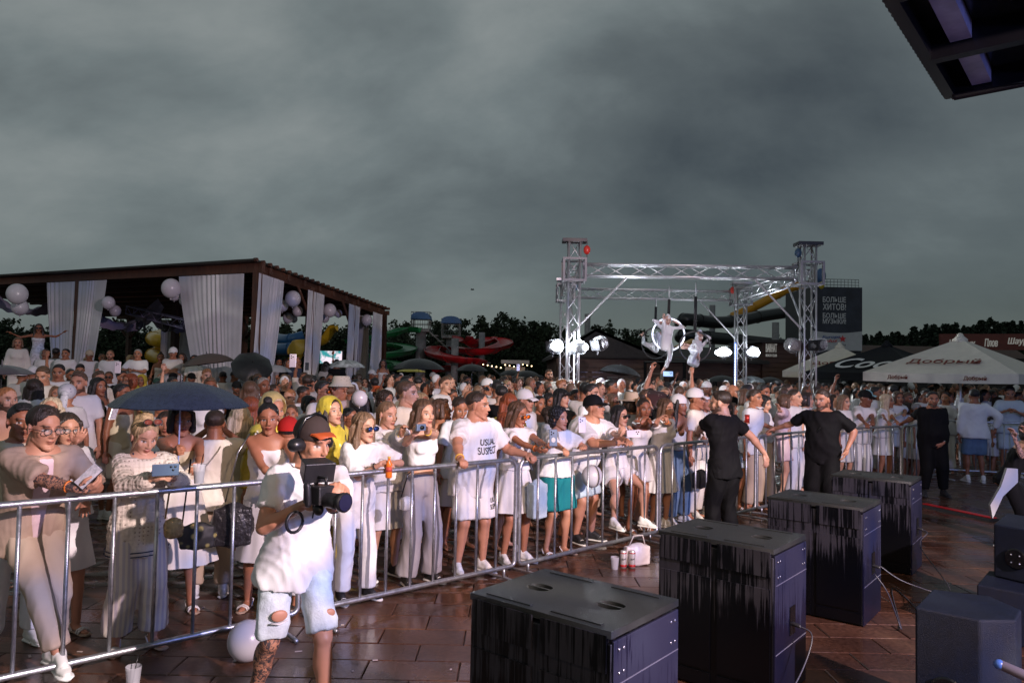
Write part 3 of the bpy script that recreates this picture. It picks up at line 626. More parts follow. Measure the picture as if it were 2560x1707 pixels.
# ================================================================ GROUND
def paver_mat():
    m = M('wet_brown_paver', (.085, .040, .022), .35); t = m.node_tree; b = t.nodes['Principled BSDF']
    tc = t.nodes.new('ShaderNodeTexCoord'); g = t.nodes.new('ShaderNodeNewGeometry'); oi = t.nodes.new('ShaderNodeObjectInfo')
    n = t.nodes.new('ShaderNodeTexNoise'); n.inputs['Scale'].default_value = 1.3; n.inputs['Detail'].default_value = 6; t.links.new(g.outputs['Position'], n.inputs[0])
    n2 = t.nodes.new('ShaderNodeTexNoise'); n2.inputs['Scale'].default_value = 30; n2.inputs['Detail'].default_value = 5; t.links.new(g.outputs['Position'], n2.inputs[0])
    cr = t.nodes.new('ShaderNodeValToRGB'); t.links.new(n2.outputs[0], cr.inputs[0]); cr.color_ramp.elements[0].position = .3; cr.color_ramp.elements[0].color = (.046, .020, .012, 1); cr.color_ramp.elements[1].position = .75; cr.color_ramp.elements[1].color = (.105, .049, .030, 1)
    hsv = t.nodes.new('ShaderNodeHueSaturation'); mr = t.nodes.new('ShaderNodeMapRange'); mr.inputs[3].default_value = .75; mr.inputs[4].default_value = 1.2
    rp = t.nodes.new('ShaderNodeMath'); rp.operation = 'ADD'; t.links.new(g.outputs['Random Per Island'], rp.inputs[0]); t.links.new(oi.outputs['Random'], rp.inputs[1]); fr = t.nodes.new('ShaderNodeMath'); fr.operation = 'FRACT'; t.links.new(rp.outputs[0], fr.inputs[0])
    t.links.new(fr.outputs[0], mr.inputs[0]); t.links.new(mr.outputs[0], hsv.inputs['Value']); t.links.new(cr.outputs[0], hsv.inputs['Color']); t.links.new(hsv.outputs[0], b.inputs['Base Color'])
    r = t.nodes.new('ShaderNodeMapRange'); r.inputs[1].default_value = .38; r.inputs[2].default_value = .62; r.inputs[3].default_value = .10; r.inputs[4].default_value = .42; t.links.new(n.outputs[0], r.inputs[0]); t.links.new(r.outputs[0], b.inputs['Roughness'])
    bp = t.nodes.new('ShaderNodeBump'); bp.inputs['Strength'].default_value = .35; bp.inputs['Distance'].default_value = .004; t.links.new(n2.outputs[0], bp.inputs['Height']); t.links.new(bp.outputs[0], b.inputs['Normal']); b.inputs['Specular IOR Level'].default_value = .6
    return m
PAV = paver_mat()
soil = M('wet_joint_sand', (.03, .018, .013), .25, var=.3, bump=.3)
ground = tag(S().box((0, 700, -.31), np.array([1600, 1500, .25])).build('ground', M('dark_wet_ground', (.035, .03, .024), .7, var=.3, vscale=.2)), kind='structure')
plaza = tag(S().box((0, 24, -.045), np.array([34, 24, .02])).build('plaza_pavement', soil), kind='structure')
rng = random.Random(4)
def paver_mesh(rx, ry, tilt):
    b = .006; h = (.297, .147); V = []
    for z, k in ((-.030, 0), (-.006, 0), (0, b)):
        for sx, sy in ((-1, -1), (1, -1), (1, 1), (-1, 1)): V.append((sx * (h[0] - k), sy * (h[1] - k), z + tilt[0] * sx + tilt[1] * sy))
    F = [(i * 4 + j, i * 4 + (j + 1) % 4, (i + 1) * 4 + (j + 1) % 4, (i + 1) * 4 + j) for i in (0, 1) for j in range(4)] + [(8, 9, 10, 11)]
    return V, F
PM = []
for i in range(5):
    V, F = paver_mesh(0, 0, (rng.uniform(-.0012, .0012), rng.uniform(-.0012, .0012))); me = mesh('paver', V, F, False); me.materials.append(PAV); PM.append(me)
cells = []
for j in range(0, 44):
    y = 3.0 + j * .30
    for i in range(-12, 24):
        x = i * .6 + (.3 if j % 2 else 0)
        if abs(x) < .72 * y + 1: cells.append((x, y))
def openness(c):      # the open floor on the stage side of the barriers shows every slab
    x, y = c; fy = 7.0 + (x - .13) * (.93 if x < 3.4 else .72); px = 1280 + x / y * 1842
    return (0 if (y < fy + .15 and -60 < px < 2620 and 928 + 3537 / y < 1780) else 1, y)
cells.sort(key=openness); st = S()
for k, (x, y) in enumerate(cells):
    dz = rng.uniform(-.0015, .0015)
    if k < 300:
        o = obj('paver', PM[k % 5], None, plaza); o.location = (x, y, dz); o.rotation_euler = (0, 0, rng.choice((0, math.pi)))
    else:
        V, F = paver_mesh(0, 0, (rng.uniform(-.001, .001), rng.uniform(-.001, .001))); st.add(np.array(V) + (x, y, dz), F)
V, F = st.data(); tag(obj('paver_field', mesh('paver_field', V, np.array(F), False), PAV, plaza), kind='stuff')
far = S().box((0, 36, -.012), np.array([34, 19.9, .008])); fo = far.build('far_paving', PAV, plaza)
fo2 = S().box((-19, 8, -.012), np.array([9.5, 8, .008])).build('side_paving', PAV, plaza); S().box((22.5, 8, -.012), np.array([8.7, 8, .008])).build('side_paving', PAV, plaza)
# ================================================================ BARRIERS
galv = M('galvanised_steel', (.42, .43, .46), .38, metal=.85, var=.22, vscale=30, bump=.15, bscale=90)
RAIL = [(-3.02, 4.14), (-1.50, 5.53), (.10, 6.98), (1.74, 8.57), (3.40, 10.18), (5.05, 11.72), (6.86, 12.95), (8.45, 14.45)]
def barrier(a, b, label, spacing=.245, lean=0.0):
    a = np.array(a, float); b = np.array(b, float); L = np.linalg.norm(b - a); d = (b - a) / L; t = empty('crowd_barrier', (a[0], a[1], 0), math.atan2(d[1], d[0]), label, 'barrier', 'steel crowd barriers in a row')
    L -= .05; c = .09; pts = []
    for (cx, cz, a0) in ((L - c, 1.1 - c, 0), (c, 1.1 - c, 90), (c, .12 + c * .5, 180), (L - c, .12 + c * .5, 270)):
        rr = c if cz > .5 else c * .5
        for q in (0, 30, 60, 90): pts.append((cx + (rr * math.cos(R(a0 + q))) + (0 if cz > .5 else (c - rr) * (1 if cx > L / 2 else -1)), 0, cz + rr * math.sin(R(a0 + q))))
    S().tube(pts, .0205, 10, True).build('frame', galv, t, True)
    n = int(round((L) / spacing)); bar = S().tube([(0, 0, .125), (0, 0, 1.095)], .0125, 8); V, F = bar.data(); me = mesh('bar', V, F)
    for i in range(1, n): o = obj('bar', me, galv, t); o.location = (L * i / n, 0, 0)
    for x in (.13, L - .13): S().tube([(x, -.26, .012), (x, -.22, .022), (x, 0, .030), (x, .22, .022), (x, .26, .012)], .014, 8).tube([(x, 0, .03), (x, 0, .12)], .014, 8).build('foot', galv, t, True)
    hk = S().tube([(L + .005, 0, .62), (L + .03, 0, .62), (L + .03, 0, .56)], .007, 6).tube([(L + .005, 0, .30), (L + .03, 0, .30), (L + .03, 0, .24)], .007, 6).build('hook', galv, t)
    return t
bl = ['steel crowd barrier at the left before the man in the tan shirt', 'steel crowd barrier behind the cameraman and before the sunglasses woman', 'steel crowd barrier gripped before the woman in teal shorts',
      'steel crowd barrier behind the guard with his back turned', 'steel crowd barrier reached by the outstretched arm of the middle guard', 'steel crowd barrier between the middle guard and the turquoise cap', 'steel crowd barrier gripped by the far right guard']
for i in range(7): barrier(RAIL[i], RAIL[i + 1], bl[i])
barrier((8.62, 15.05), (10.75, 14.3), 'steel crowd barrier behind the far right guard before a denim shorts man')
barrier((10.8, 14.28), (12.9, 13.6), 'steel crowd barrier at the right edge before a man on his phone')
barrier((-4.62, 2.66), (-3.07, 4.09), 'steel crowd barrier leaving the photo at its lower left corner')
def rail_pt(px, off=0.0, z=1.1):
    """point on the barrier line under image column px, pushed off metres into the crowd"""
    for k in range(3):
        x, _ = ray(px, 1150 if k == 0 else 928 + 1842 * (CAMH - z) / D)
        best = None
        for i in range(len(RAIL) - 1):
            a, b = np.array(RAIL[i]), np.array(RAIL[i + 1]); d = (b - a) / np.linalg.norm(b - a); n = vec(-d[1], d[0]); a2 = a + n * off
            den = d[0] - x * d[1]
            if abs(den) < 1e-6: continue
            s = (x * a2[1] - a2[0]) / den
            if -.3 - (5 if i == 0 else 0) <= s <= np.linalg.norm(b - a) + .3: best = a2 + d * s; break
        if best is None: best = np.array(RAIL[-1]) + off
        D = best[1]
    return best
# ================================================================ SUBWOOFERS AND MONITORS
def streak_mat(name, dry, wet, zsc=2.2, lvl=.5, rr=.30):
    m = M(name, dry, .5); t = m.node_tree; b = t.nodes['Principled BSDF']; tc = t.nodes.new('ShaderNodeNewGeometry')
    mp = t.nodes.new('ShaderNodeMapping'); mp.inputs[3].default_value = (44, 44, zsc * 1.5); t.links.new(tc.outputs['Position'], mp.inputs[0])
    n = t.nodes.new('ShaderNodeTexNoise'); n.inputs['Scale'].default_value = 1.0; n.inputs['Detail'].default_value = 6; n.inputs['Roughness'].default_value = .62; n.inputs['Distortion'].default_value = .9; t.links.new(mp.outputs[0], n.inputs[0])
    n2 = t.nodes.new('ShaderNodeTexNoise'); n2.inputs['Scale'].default_value = 3.5; n2.inputs['Detail'].default_value = 3; t.links.new(tc.outputs['Position'], n2.inputs[0])
    s = t.nodes.new('ShaderNodeSeparateXYZ'); t.links.new(tc.outputs['Position'], s.inputs[0])
    # run-off soaks the lower half of the box completely
    g = t.nodes.new('ShaderNodeMapRange'); g.inputs[1].default_value = .25; g.inputs[2].default_value = .62; g.inputs[3].default_value = .30; g.inputs[4].default_value = 0.0; t.links.new(s.outputs[2], g.inputs[0])
    a = t.nodes.new('ShaderNodeMath'); a.operation = 'ADD'; t.links.new(n.outputs[0], a.inputs[0]); t.links.new(g.outputs[0], a.inputs[1])
    c = t.nodes.new('ShaderNodeMath'); c.operation = 'MULTIPLY_ADD'; t.links.new(n2.outputs[0], c.inputs[0]); c.inputs[1].default_value = .45; t.links.new(a.outputs[0], c.inputs[2])
    k = t.nodes.new('ShaderNodeMapRange'); k.inputs[1].default_value = lvl + .19; k.inputs[2].default_value = lvl + .27; t.links.new(c.outputs[0], k.inputs[0])
    x = t.nodes.new('ShaderNodeMixRGB'); t.links.new(k.outputs[0], x.inputs[0]); x.inputs[1].default_value = (*dry, 1); x.inputs[2].default_value = (*wet, 1); t.links.new(x.outputs[0], b.inputs['Base Color'])
    r = t.nodes.new('ShaderNodeMapRange'); r.inputs[3].default_value = .55; r.inputs[4].default_value = rr; t.links.new(k.outputs[0], r.inputs[0]); t.links.new(r.outputs[0], b.inputs['Roughness']); b.inputs['Specular IOR Level'].default_value = .35
    return m
subF = streak_mat('wet_black_paint', (.026, .025, .034), (.0016, .0018, .003), lvl=.50, zsc=.8); subT = M('black_textured_paint', (.019, .021, .020), .5, var=.2, vscale=8, bump=.25, bscale=300)
subS = streak_mat('blue_lit_side_paint', (.017, .018, .040), (.006, .006, .018), lvl=.60, zsc=1.2); dk = M('deep_black', (.004, .004, .005), .25); rivet = M('rivet_steel', (.5, .5, .55), .3, metal=.9)  # side colours carry the blue stage light falling on black paint
cablem = M('grey_rubber_cable', (.05, .05, .065), .45)
def plate_mesh(w, l, th, holes):
    cu = bpy.data.curves.new('plate', 'CURVE'); cu.dimensions = '2D'; cu.fill_mode = 'BOTH'; cu.extrude = th / 2
    def sp(pts):
        s = cu.splines.new('POLY'); s.points.add(len(pts) - 1); s.use_cyclic_u = True
        for p, q in zip(s.points, pts): p.co = (q[0], q[1], 0, 1)
    sp([(-w / 2, -l / 2), (w / 2, -l / 2), (w / 2, l / 2), (-w / 2, l / 2)])
    for h in holes: sp(h)
    o = bpy.data.objects.new('t', cu); COL.objects.link(o); dg = bpy.context.evaluated_depsgraph_get(); me = bpy.data.meshes.new_from_object(o.evaluated_get(dg)); bpy.data.objects.remove(o); return me
def sub(px, py, rz, label, idx):
    """px,py: near right corner on the ground; long side runs from it along rz+pi"""
    L, W, H = .75, .57, .913
    t = empty('subwoofer', (px, py, 0), rz, label, 'subwoofer', 'black subwoofers in a row before the barriers')     # local x runs -L..0, y 0..W
    bevel(boxo('cabinet', (-L / 2, W / 2, (H - .05) / 2 + .005), (L / 2 - .004, W / 2 - .004, (H - .06) / 2), subF, t), .006)
    fp = []   # front skin with two recessed bands
    for x0, x1 in ((-L + .02, -L / 2 - .015), (-L / 2 + .03, -.02)):
        for z0, z1 in ((H - .165, H - .02), (.12, H - .235), (.02, .10)): S().box(((x0 + x1) / 2, .0005, (z0 + z1) / 2), np.array([(x1 - x0) / 2, .006, (z1 - z0) / 2])).build('front_panel', subF, t)
    holes = []
    for cx, cy in ((-L * .76, W * .5), (-L * .24, W * .5)):
        for q in (-1, 1):
            pts = []
            for i in range(13): a = R(180 * i / 12); pts.append((cx + L / 2 + .062 * math.cos(a), cy - W / 2 + q * (.006 + .046 * math.sin(a) ** .7)))
            holes.append(pts)
    me = plate_mesh(L, W, .03, holes); bevel(obj('top_panel', me, subT, t, Matrix.Translation((-L / 2, W / 2, H - .015))), .002, 1)
    for x in (-.74, -.26):
        for q in (-1, 1): S().box((x * L, W / 2 + q * (W / 2 - .045), H + .0025), np.array([.125, .011, .0025])).build('skid', subT, t)
    for cx in (-L * .76, -L * .24): S().box((cx, W / 2, H - .046), np.array([.075, .062, .003])).build('handle_hole_shade', dk, t)  # flat black plates stand for the shade inside the handle holes
    bevel(boxo('side_panel', (-.0005, W / 2, H / 2 - .018), (.0065, W / 2 - .012, H / 2 - .022), subS, t), .003)
    for z in (.30, .70): boxo('panel_seam', (.0072, W / 2, z), (.0016, W / 2 - .02, .0022), M('pale_edge', (.12, .12, .17), .4), t)
    rv = mesh('rivet', *S().ell((0, 0, 0), (.003, .007, .007), n=8, m=5).data())
    for y in (.05, .085, W - .085, W - .05):
        for z in (H - .08, H - .17): obj('rivet', rv, rivet, t, Matrix.Translation((.008, y, z)))
    boxo('connector_plate', (.0085, W * .52, .44), (.003, .045, .085), dk, t); S().cap((.01, W * .52, .42), (.05, W * .52, .412), .014, .012, n=10).build('plug', M('plug_black', (.015, .015, .018), .4), t, True)
    return t
sub(.41, 2.92, -.69, 'nearest black wet subwoofer, cut by the lower edge of the photo', 0); sub(1.55, 4.34, -.69, 'second black subwoofer with heavy wet streaks, counted from the camera', 1)
sub(2.75, 5.77, -.68, 'third black subwoofer before the standing middle guard', 2); sub(3.95, 7.29, -.66, 'farthest black subwoofer beside the red cable ramp', 3)
def wire(name, pts, r, mt, label, cat='cable'):
    pts = [np.asarray(p, float) for p in pts]; out = []
    for i in range(len(pts) - 1):
        p0, p1, p2, p3 = pts[max(i - 1, 0)], pts[i], pts[i + 1], pts[min(i + 2, len(pts) - 1)]
        for t in np.linspace(0, 1, 6)[:-1]: out.append(.5 * ((2 * p1) + (-p0 + p2) * t + (2 * p0 - 5 * p1 + 4 * p2 - p3) * t * t + (-p0 + 3 * p1 - 3 * p2 + p3) * t ** 3))
    out.append(pts[-1]); return tag(S().tube(out, r, 7).build(name, mt, None, True), label, cat)
def subpt(px, py, rz, x, y, z): c, s_ = math.cos(rz), math.sin(rz); return vec(px + c * x - s_ * y, py + s_ * x + c * y, z)
def SP(i, x, y, z): a = ((.41, 2.92, -.69), (1.55, 4.34, -.69), (2.75, 5.77, -.68), (3.95, 7.29, -.66))[i]; return subpt(*a, x, y, z)
wire('speaker_cable', [SP(1, .05, .30, .41), SP(1, .13, .28, .38), SP(1, .13, .15, .25), SP(1, .10, -.05, .12), SP(1, .05, -.3, .03), (1.5, 3.6, .012), (1.35, 3.2, .01)], .0048, cablem, 'grey cable hanging from the second subwoofer to the wet floor')
wire('speaker_cable', [SP(3, .05, .30, .41), SP(3, .10, .25, .39), SP(3, .08, -.02, .30), SP(2, .50, .62, .24), SP(2, .22, .42, .30), SP(2, .05, .32, .42)], .0048, cablem, 'grey cable sagging between the two farther subwoofers')
wire('speaker_cable', [SP(2, .02, .30, .35), SP(2, .12, .28, .22), SP(2, .25, .1, .02), gnd(2230, 1470, .008), gnd(2290, 1520, .008), gnd(2330, 1600, .008)], .005, cablem, 'thin grey cable crossing the pavers towards the nearest monitor')
monm = M('monitor_black_blue', (.003, .006, .017), .6, spec=.3, var=.3, vscale=20, bump=.5, bscale=350)  # black cabinets; the blue stage light is put into their colour
def prism(name, poly, z0, z1, mt, parent=None, bw=.012):
    n = len(poly); V = [(p[0], p[1], z0) for p in poly] + [(p[0], p[1], z1) for p in poly]; F = [tuple(range(n))[::-1], tuple(range(n, 2 * n))] + [(i, (i + 1) % n, n + (i + 1) % n, n + i) for i in range(n)]
    me = mesh(name, V, F, False); o = obj(name, me, mt, parent); bevel(o, bw, 3); return o
def monitor(pts, ztop, z0, label, horn=True):
    P_ = [gnd(x, y, ztop)[:2] for x, y in pts]; c = np.mean(P_, 0); t = empty('stage_monitor', (c[0], c[1], z0), 0, label, 'stage monitor', 'black stage monitors at the lower right')
    P_ = [p - c for p in P_]; prism('cabinet', P_, 0, ztop - z0, monm, t)
    a, b = np.array([*P_[0], 0]), np.array([*P_[-1], 0]); mid = (a + b) / 2; d = nrm(b - a); n = np.cross(d, (0, 0, 1)); n = n if n[1] < 0 else -n
    g = S(); q = mid + n * .004 + vec(0, 0, (ztop - z0) * .42); Mx = [d] * 3; U = [vec(0, 0, 1)] * 3; g.loft([q, q + n * .006, q + n * .012], [.075, .08, .07], [.075, .08, .07], Mx, U, 24); g.build('connector_dish', dk, t)
    for i in range(4): an = R(45 + 90 * i); S().ell(q + n * .014 + d * .042 * math.cos(an) + vec(0, 0, .042 * math.sin(an)), .006, n=8, m=5).build('socket', rivet, t, True)
    return t
monitor([(2287, 1516), (2331, 1471), (2475, 1489), (2554, 1523), (2541, 1549), (2451, 1549)], .70, 0, 'large black wedge monitor nearest the camera at lower right')
monitor([(2484, 1309), (2515, 1282), (2640, 1300), (2640, 1322), (2600, 1330)], .80, .395, 'upper black monitor standing on a low black riser at the right edge')
P_ = [gnd(x, y, .39)[:2] for x, y in ((2442, 1460), (2472, 1425), (2700, 1450), (2700, 1500), (2610, 1492))]; tag(prism('speaker_riser', P_, 0, .39, monm), 'low black riser box under the upper monitor', 'riser')
S().cap(at(2500, 1660, 3.5), at(2600, 1705, 3.4), .022, .026).build('microphone_stand_arm', M('dark_tube', (.10, .09, .12), .3), None, True); tag(bpy.data.objects['microphone_stand_arm'], 'dark tube with blue tip reaching in at the lower right corner', 'stand arm')
S().cap(at(2498, 1660, 3.5), at(2504, 1662, 3.5), .024, .022).build('tip', M('blue_plastic', (.05, .12, .40), .3), bpy.data.objects['microphone_stand_arm'], True)
a, b = gnd(2312, 1266), gnd(2487, 1303); d = nrm(b - a); n_ = vec(-d[1], d[0], 0)
ramp = empty('cable_ramp', (0, 0, 0), 0, 'black cable ramp with a red lid lying on the wet floor', 'cable ramp')
S().loft([a, b], [.10] * 2, [.045] * 2, [n_] * 2, [vec(0, 0, 1)] * 2, 10).build('ramp_body', M('black_rubber_ramp', (.012, .012, .012), .5), ramp)
for k in range(12): p = a + (b - a) * (k + .5) / 12 + vec(0, 0, .046); S().box(p, np.array([(np.linalg.norm(b - a) / 24) - .004, .045, .006]), np.stack([d, n_, vec(0, 0, 1)], 1)).build('lid_segment', M('red_plastic_lid', (.55, .015, .02), .35), ramp)
# ================================================================ STAGE ROOF (upper right)
rf = M('black_roof_sheet', (.014, .018, .026), .22, var=.3, vscale=3, bump=.3, bscale=6); pur = M('violet_lit_purlin', (.30, .25, .34), .4, metal=.15, var=.3, vscale=4)  # violet reflection of the stage light is put into the purlin colour
can = empty('stage_roof', (4.66, 7.72, 4.95), 0, 'dark stage roof corner with steel purlins in the upper right corner', 'stage roof')
e1 = nrm(vec(-.64, -.77, 0)); e2 = nrm(vec(.77, -.64, 0)); U = vec(0, 0, 1)
Mx = np.stack([e1, e2, U], 1)
def cb(name, s0, s1, t0, t1, z0, z1, mt): S().box(e1 * (s0 + s1) / 2 + e2 * (t0 + t1) / 2 + U * (z0 + z1) / 2, np.array([abs(s1 - s0) / 2, abs(t1 - t0) / 2, (z1 - z0) / 2]), Mx).build(name, mt, can)
cb('roof_sheet', 0, 9, 0, 6, .22, .25, rf); cb('edge_beam', -.02, 9, -.10, 0, -.02, .28, dk); cb('edge_beam', -.1, 0, -.1, 6, -.0, .28, dk)
for s in (1.15, 2.6, 4.1, 5.6): cb('main_beam', s, s + .12, 0, 6, -.06, .20, dk)
for t in (.16, .78, 1.40, 2.02, 2.64, 3.26):
    for s0, s1 in ((.04, 1.12), (1.30, 2.57), (2.75, 4.07), (4.25, 5.57)): cb('purlin', s0, s1, t, t + .17, .05, .21, pur)
for s in np.arange(.0, 8, .10): cb('edge_rib', s, s + .04, -.125, -.10, .02, .24, dk)
S().cap(vec(0, 0, -.02), e2 * 5 + vec(0, 0, .30) + e1 * -.9, .04, .04).build('brace_tube', dk, can)
# ================================================================ TEXT
def textmesh(body, size=1.0, ext=.01, shear=0.0, spacing=1.0):
    cu = bpy.data.curves.new('t', 'FONT'); cu.body = body; cu.size = size; cu.extrude = ext; cu.align_x = 'CENTER'; cu.align_y = 'CENTER'; cu.shear = shear; cu.space_character = spacing; cu.resolution_u = 3; cu.offset = size * .012
    o = bpy.data.objects.new('t', cu); COL.objects.link(o); dg = bpy.context.evaluated_depsgraph_get(); me = bpy.data.meshes.new_from_object(o.evaluated_get(dg)); bpy.data.objects.remove(o)
    return me
def text(body, width, mt, parent, P0, ax, up, ext=.004, shear=0, spacing=1.0, name='lettering', height=None):
    me = textmesh(body, 1.0, ext, shear, spacing); V = np.empty(len(me.vertices) * 3); me.vertices.foreach_get('co', V); V = V.reshape(-1, 3); w = np.ptp(V[:, 0]); h = np.ptp(V[:, 1]); V[:, :2] -= (V[:, :2].max(0) + V[:, :2].min(0)) / 2
    sx = width / w; sy = (height / h) if height else sx; ax = nrm(ax); nn = nrm(np.cross(ax, up)); up = np.cross(nn, ax); V = np.asarray(P0) + np.outer(V[:, 0] * sx, ax) + np.outer(V[:, 1] * sy, up) + np.outer(V[:, 2], nn)
    me.vertices.foreach_set('co', V.ravel()); me.update(); me.name = name; return obj(name, me, mt, parent)
# ================================================================ TRUSS RIG
alu = M('aluminium_truss', (.50, .50, .53), .42, metal=.7, var=.12, vscale=12); dkst = M('dark_steel', (.05, .05, .055), .45, metal=.6)
def truss(parent, a, b, w=.29, r=.022, rb=.010, step=.42, name='truss_beam', mt=None):
    a = np.asarray(a, float); b = np.asarray(b, float); L = np.linalg.norm(b - a); x, y, d = frame(b - a, (0, 0, 1) if abs((b - a)[2]) < .5 * L else (0, 1, 0)); s = S(); h = w / 2 - r
    cor = [x * i * h + y * j * h for i, j in ((-1, -1), (1, -1), (1, 1), (-1, 1))]
    for c in cor: s.tube([a + c, b + c], r, 8)
    n = max(1, int(L / step)); k = L / n
    for f in range(4):
        c0, c1 = cor[f], cor[(f + 1) % 4]
        for i in range(n):
            p, q = (c0, c1) if (i + f) % 2 else (c1, c0); s.tube([a + d * k * i + p, a + d * k * (i + 1) + q], rb, 5)
    for e in (a, b):
        for f in range(4): s.tube([e + cor[f], e + cor[(f + 1) % 4]], rb * 1.2, 5)
    return s.build(name, mt or alu, parent, True)
TX = {'fl': (1.30, 15.75), 'fr': (6.27, 15.6), 'bl': (1.45, 20.3), 'br': (6.30, 20.3)}
rig = empty('lighting_truss', (3.8, 18, 0), 0, 'square aluminium truss rig with four towers standing in the crowd', 'truss rig'); off = -vec(3.8, 18, 0)
flood_on = M('lit_floodlight_glass', (1, 1, 1), .3, emit=(.86, .92, 1), es=34); led = M('white_led', (1, 1, 1), .3, emit=(.75, .82, 1), es=10); ledb = M('led_strip_back', (.05, .10, .35), .4, emit=(.10, .22, .9), es=.5)
hoist_r = M('red_hoist', (.50, .03, .02), .4); hoist_b = M('dark_blue_hoist', (.03, .07, .13), .4)
for k, (x, y) in TX.items():
    H = 4.72 if k[0] == 'f' else 4.45; p = vec(x, y, 0) + off; truss(rig, p + vec(0, 0, .02), p + vec(0, 0, H), name='tower', step=.36); S().box(p + vec(0, 0, .02), np.array([.42, .42, .02])).build('base_plate', dkst, rig)
    bx = S(); z0, z1 = 3.88, 4.34; h = .23
    for i in (-1, 1):
        for j in (-1, 1): bx.box(p + vec(i * h, j * h, (z0 + z1) / 2), np.array([.024, .024, (z1 - z0) / 2]))
        for z in (z0, z1): bx.box(p + vec(0, i * h, z), np.array([h + .024, .022, .022])); bx.box(p + vec(i * h, 0, z + .003), np.array([.021, h - .022, .021]))
    bx.build('sleeve_block', M('dull_cast_aluminium', (.30, .30, .32), .7, metal=.3), rig); S().box(p + vec(0, 0, H + .03), np.array([.26, .17, .035])).build('top_plate', dkst if k[0] == 'f' else alu, rig)
    hc_ = hoist_r if k in ('fl', 'br') else hoist_b; dx = .26 if 'l' in k[1] else -.26; q = p + vec(dx, -.12, H - .18); ho = S().ell(q, (.075, .06, .10)).build('chain_hoist', hc_, rig, True); S().tube([q + vec(0, 0, .20), q + vec(0, 0, .08)], .012, 6).tube([q + vec(0, 0, -.08), q + vec(.0, 0, -.32), q + vec(-.06, 0, -.42)], .014, 6).build('chain', dkst, ho)
Z = 4.12
def T3(k, z=Z): return vec(*TX[k], z) + off
for a, b in (('fl', 'fr'), ('bl', 'br'), ('fl', 'bl'), ('fr', 'br')):
    d = nrm(T3(b) - T3(a)); truss(rig, T3(a) + d * .26, T3(b) - d * .26)
for k, s in (('fl', 1), ('fr', -1), ('bl', 1), ('br', -1)):
    S().tube([T3(k, 2.95) + vec(s * .15, 0, 0), T3(k, Z - .12) + vec(s * 1.15, 0, 0)], .022, 8).build('brace', alu, rig)
for k in ('fl', 'fr'): S().tube([T3(k, 2.95) + vec(0, .15, 0), T3(k, Z - .12) + vec(0, 1.15, 0)], .022, 8).build('brace', alu, rig)
for k, dx, dy in (('fl', .02, -.17), ('br', -.19, -.16)):
    st = S().box(T3(k, 2.15) + vec(dx, dy, 0), np.array([.026, .010, .68])).build('led_strip', ledb if k == 'br' else dkst, rig); ld = S()
    for i in range(30): ld.ell(T3(k, 1.5 + .044 * i) + vec(dx, dy - .013, 0), (.012, .006, .012), n=8, m=5)
    ld.build('led', led, st)
plastic = M('clear_rain_bag', (.85, .88, .92), .15, trans=.0, alpha=.22, spec=.8)
def flood(px, py, D, towards, label, on=True):
    p = at(px, py, D); t = empty('floodlight', p, 0, label, 'floodlight', 'floodlights wrapped in plastic on the truss towers'); d = nrm(towards); x, y, _ = frame(d)
    Mx = np.stack([x, y, d], 1); S().box(-d * .09, np.array([.15, .11, .09]), Mx).build('lamp_housing', dkst, t); S().ell((0, 0, 0), (.23, .10, .04), Mx).build('lamp_glass', flood_on if on else M('unlit_glass', (.3, .3, .33), .2), t, True)  # glass widened past the housing to imitate the lamp's glare
    b = S().ell(-d * .03, (.21, .17, .17), Mx); V, F = b.data(); V = folds(V, np.array([f for f in F if len(f) == 4]), .02, int(px) % 50, 30) ; o = obj('rain_bag', mesh('rain_bag', V, F, False), plastic, t)
    S().tube([-d * .1, -d * .1 + vec(.0, .0, -.22)], .015, 6).build('clamp', dkst, t)
    if on:
        l = bpy.data.lights.new('floodlight_lamp', 'SPOT'); l.energy = 420; l.color = (.86, .92, 1); l.spot_size = R(150); l.spot_blend = .5; l.shadow_soft_size = .12; lo = bpy.data.objects.new('lamp_light', l); COL.objects.link(lo); lo.parent = t; lo.location = d * .06; lo.rotation_euler = Vector(d).to_track_quat('-Z', 'Y').to_euler()
        l2 = bpy.data.lights.new('floodlight_spill', 'POINT'); l2.energy = 26; l2.color = (.86, .92, 1); l2.shadow_soft_size = .1; lo = bpy.data.objects.new('lamp_spill', l2); COL.objects.link(lo); lo.parent = t; lo.location = d * .10 + vec(0, -.05, .12)
    return t
flood(1392, 866, 15.5, (.35, -.25, .02), 'blazing floodlight left of the left truss tower'); flood(1447, 868, 15.5, (.5, .8, .15), 'blazing floodlight right of the left truss tower')
flood(1808, 881, 20.0, (-.5, -.8, .05), 'blazing floodlight left of the rear right truss tower'); flood(1884, 881, 20.0, (.4, -.8, .05), 'blazing floodlight right of the rear right truss tower')
flood(1503, 858, 15.9, (.8, .5, .3), 'dark backed floodlight pointing away, right of the left truss tower', False); flood(1978, 862, 15.4, (-.9, .3, .2), 'plastic wrapped floodlight left of the right truss tower', False); flood(2050, 862, 15.4, (.9, .3, .1), 'black covered floodlight right of the right truss tower', False)
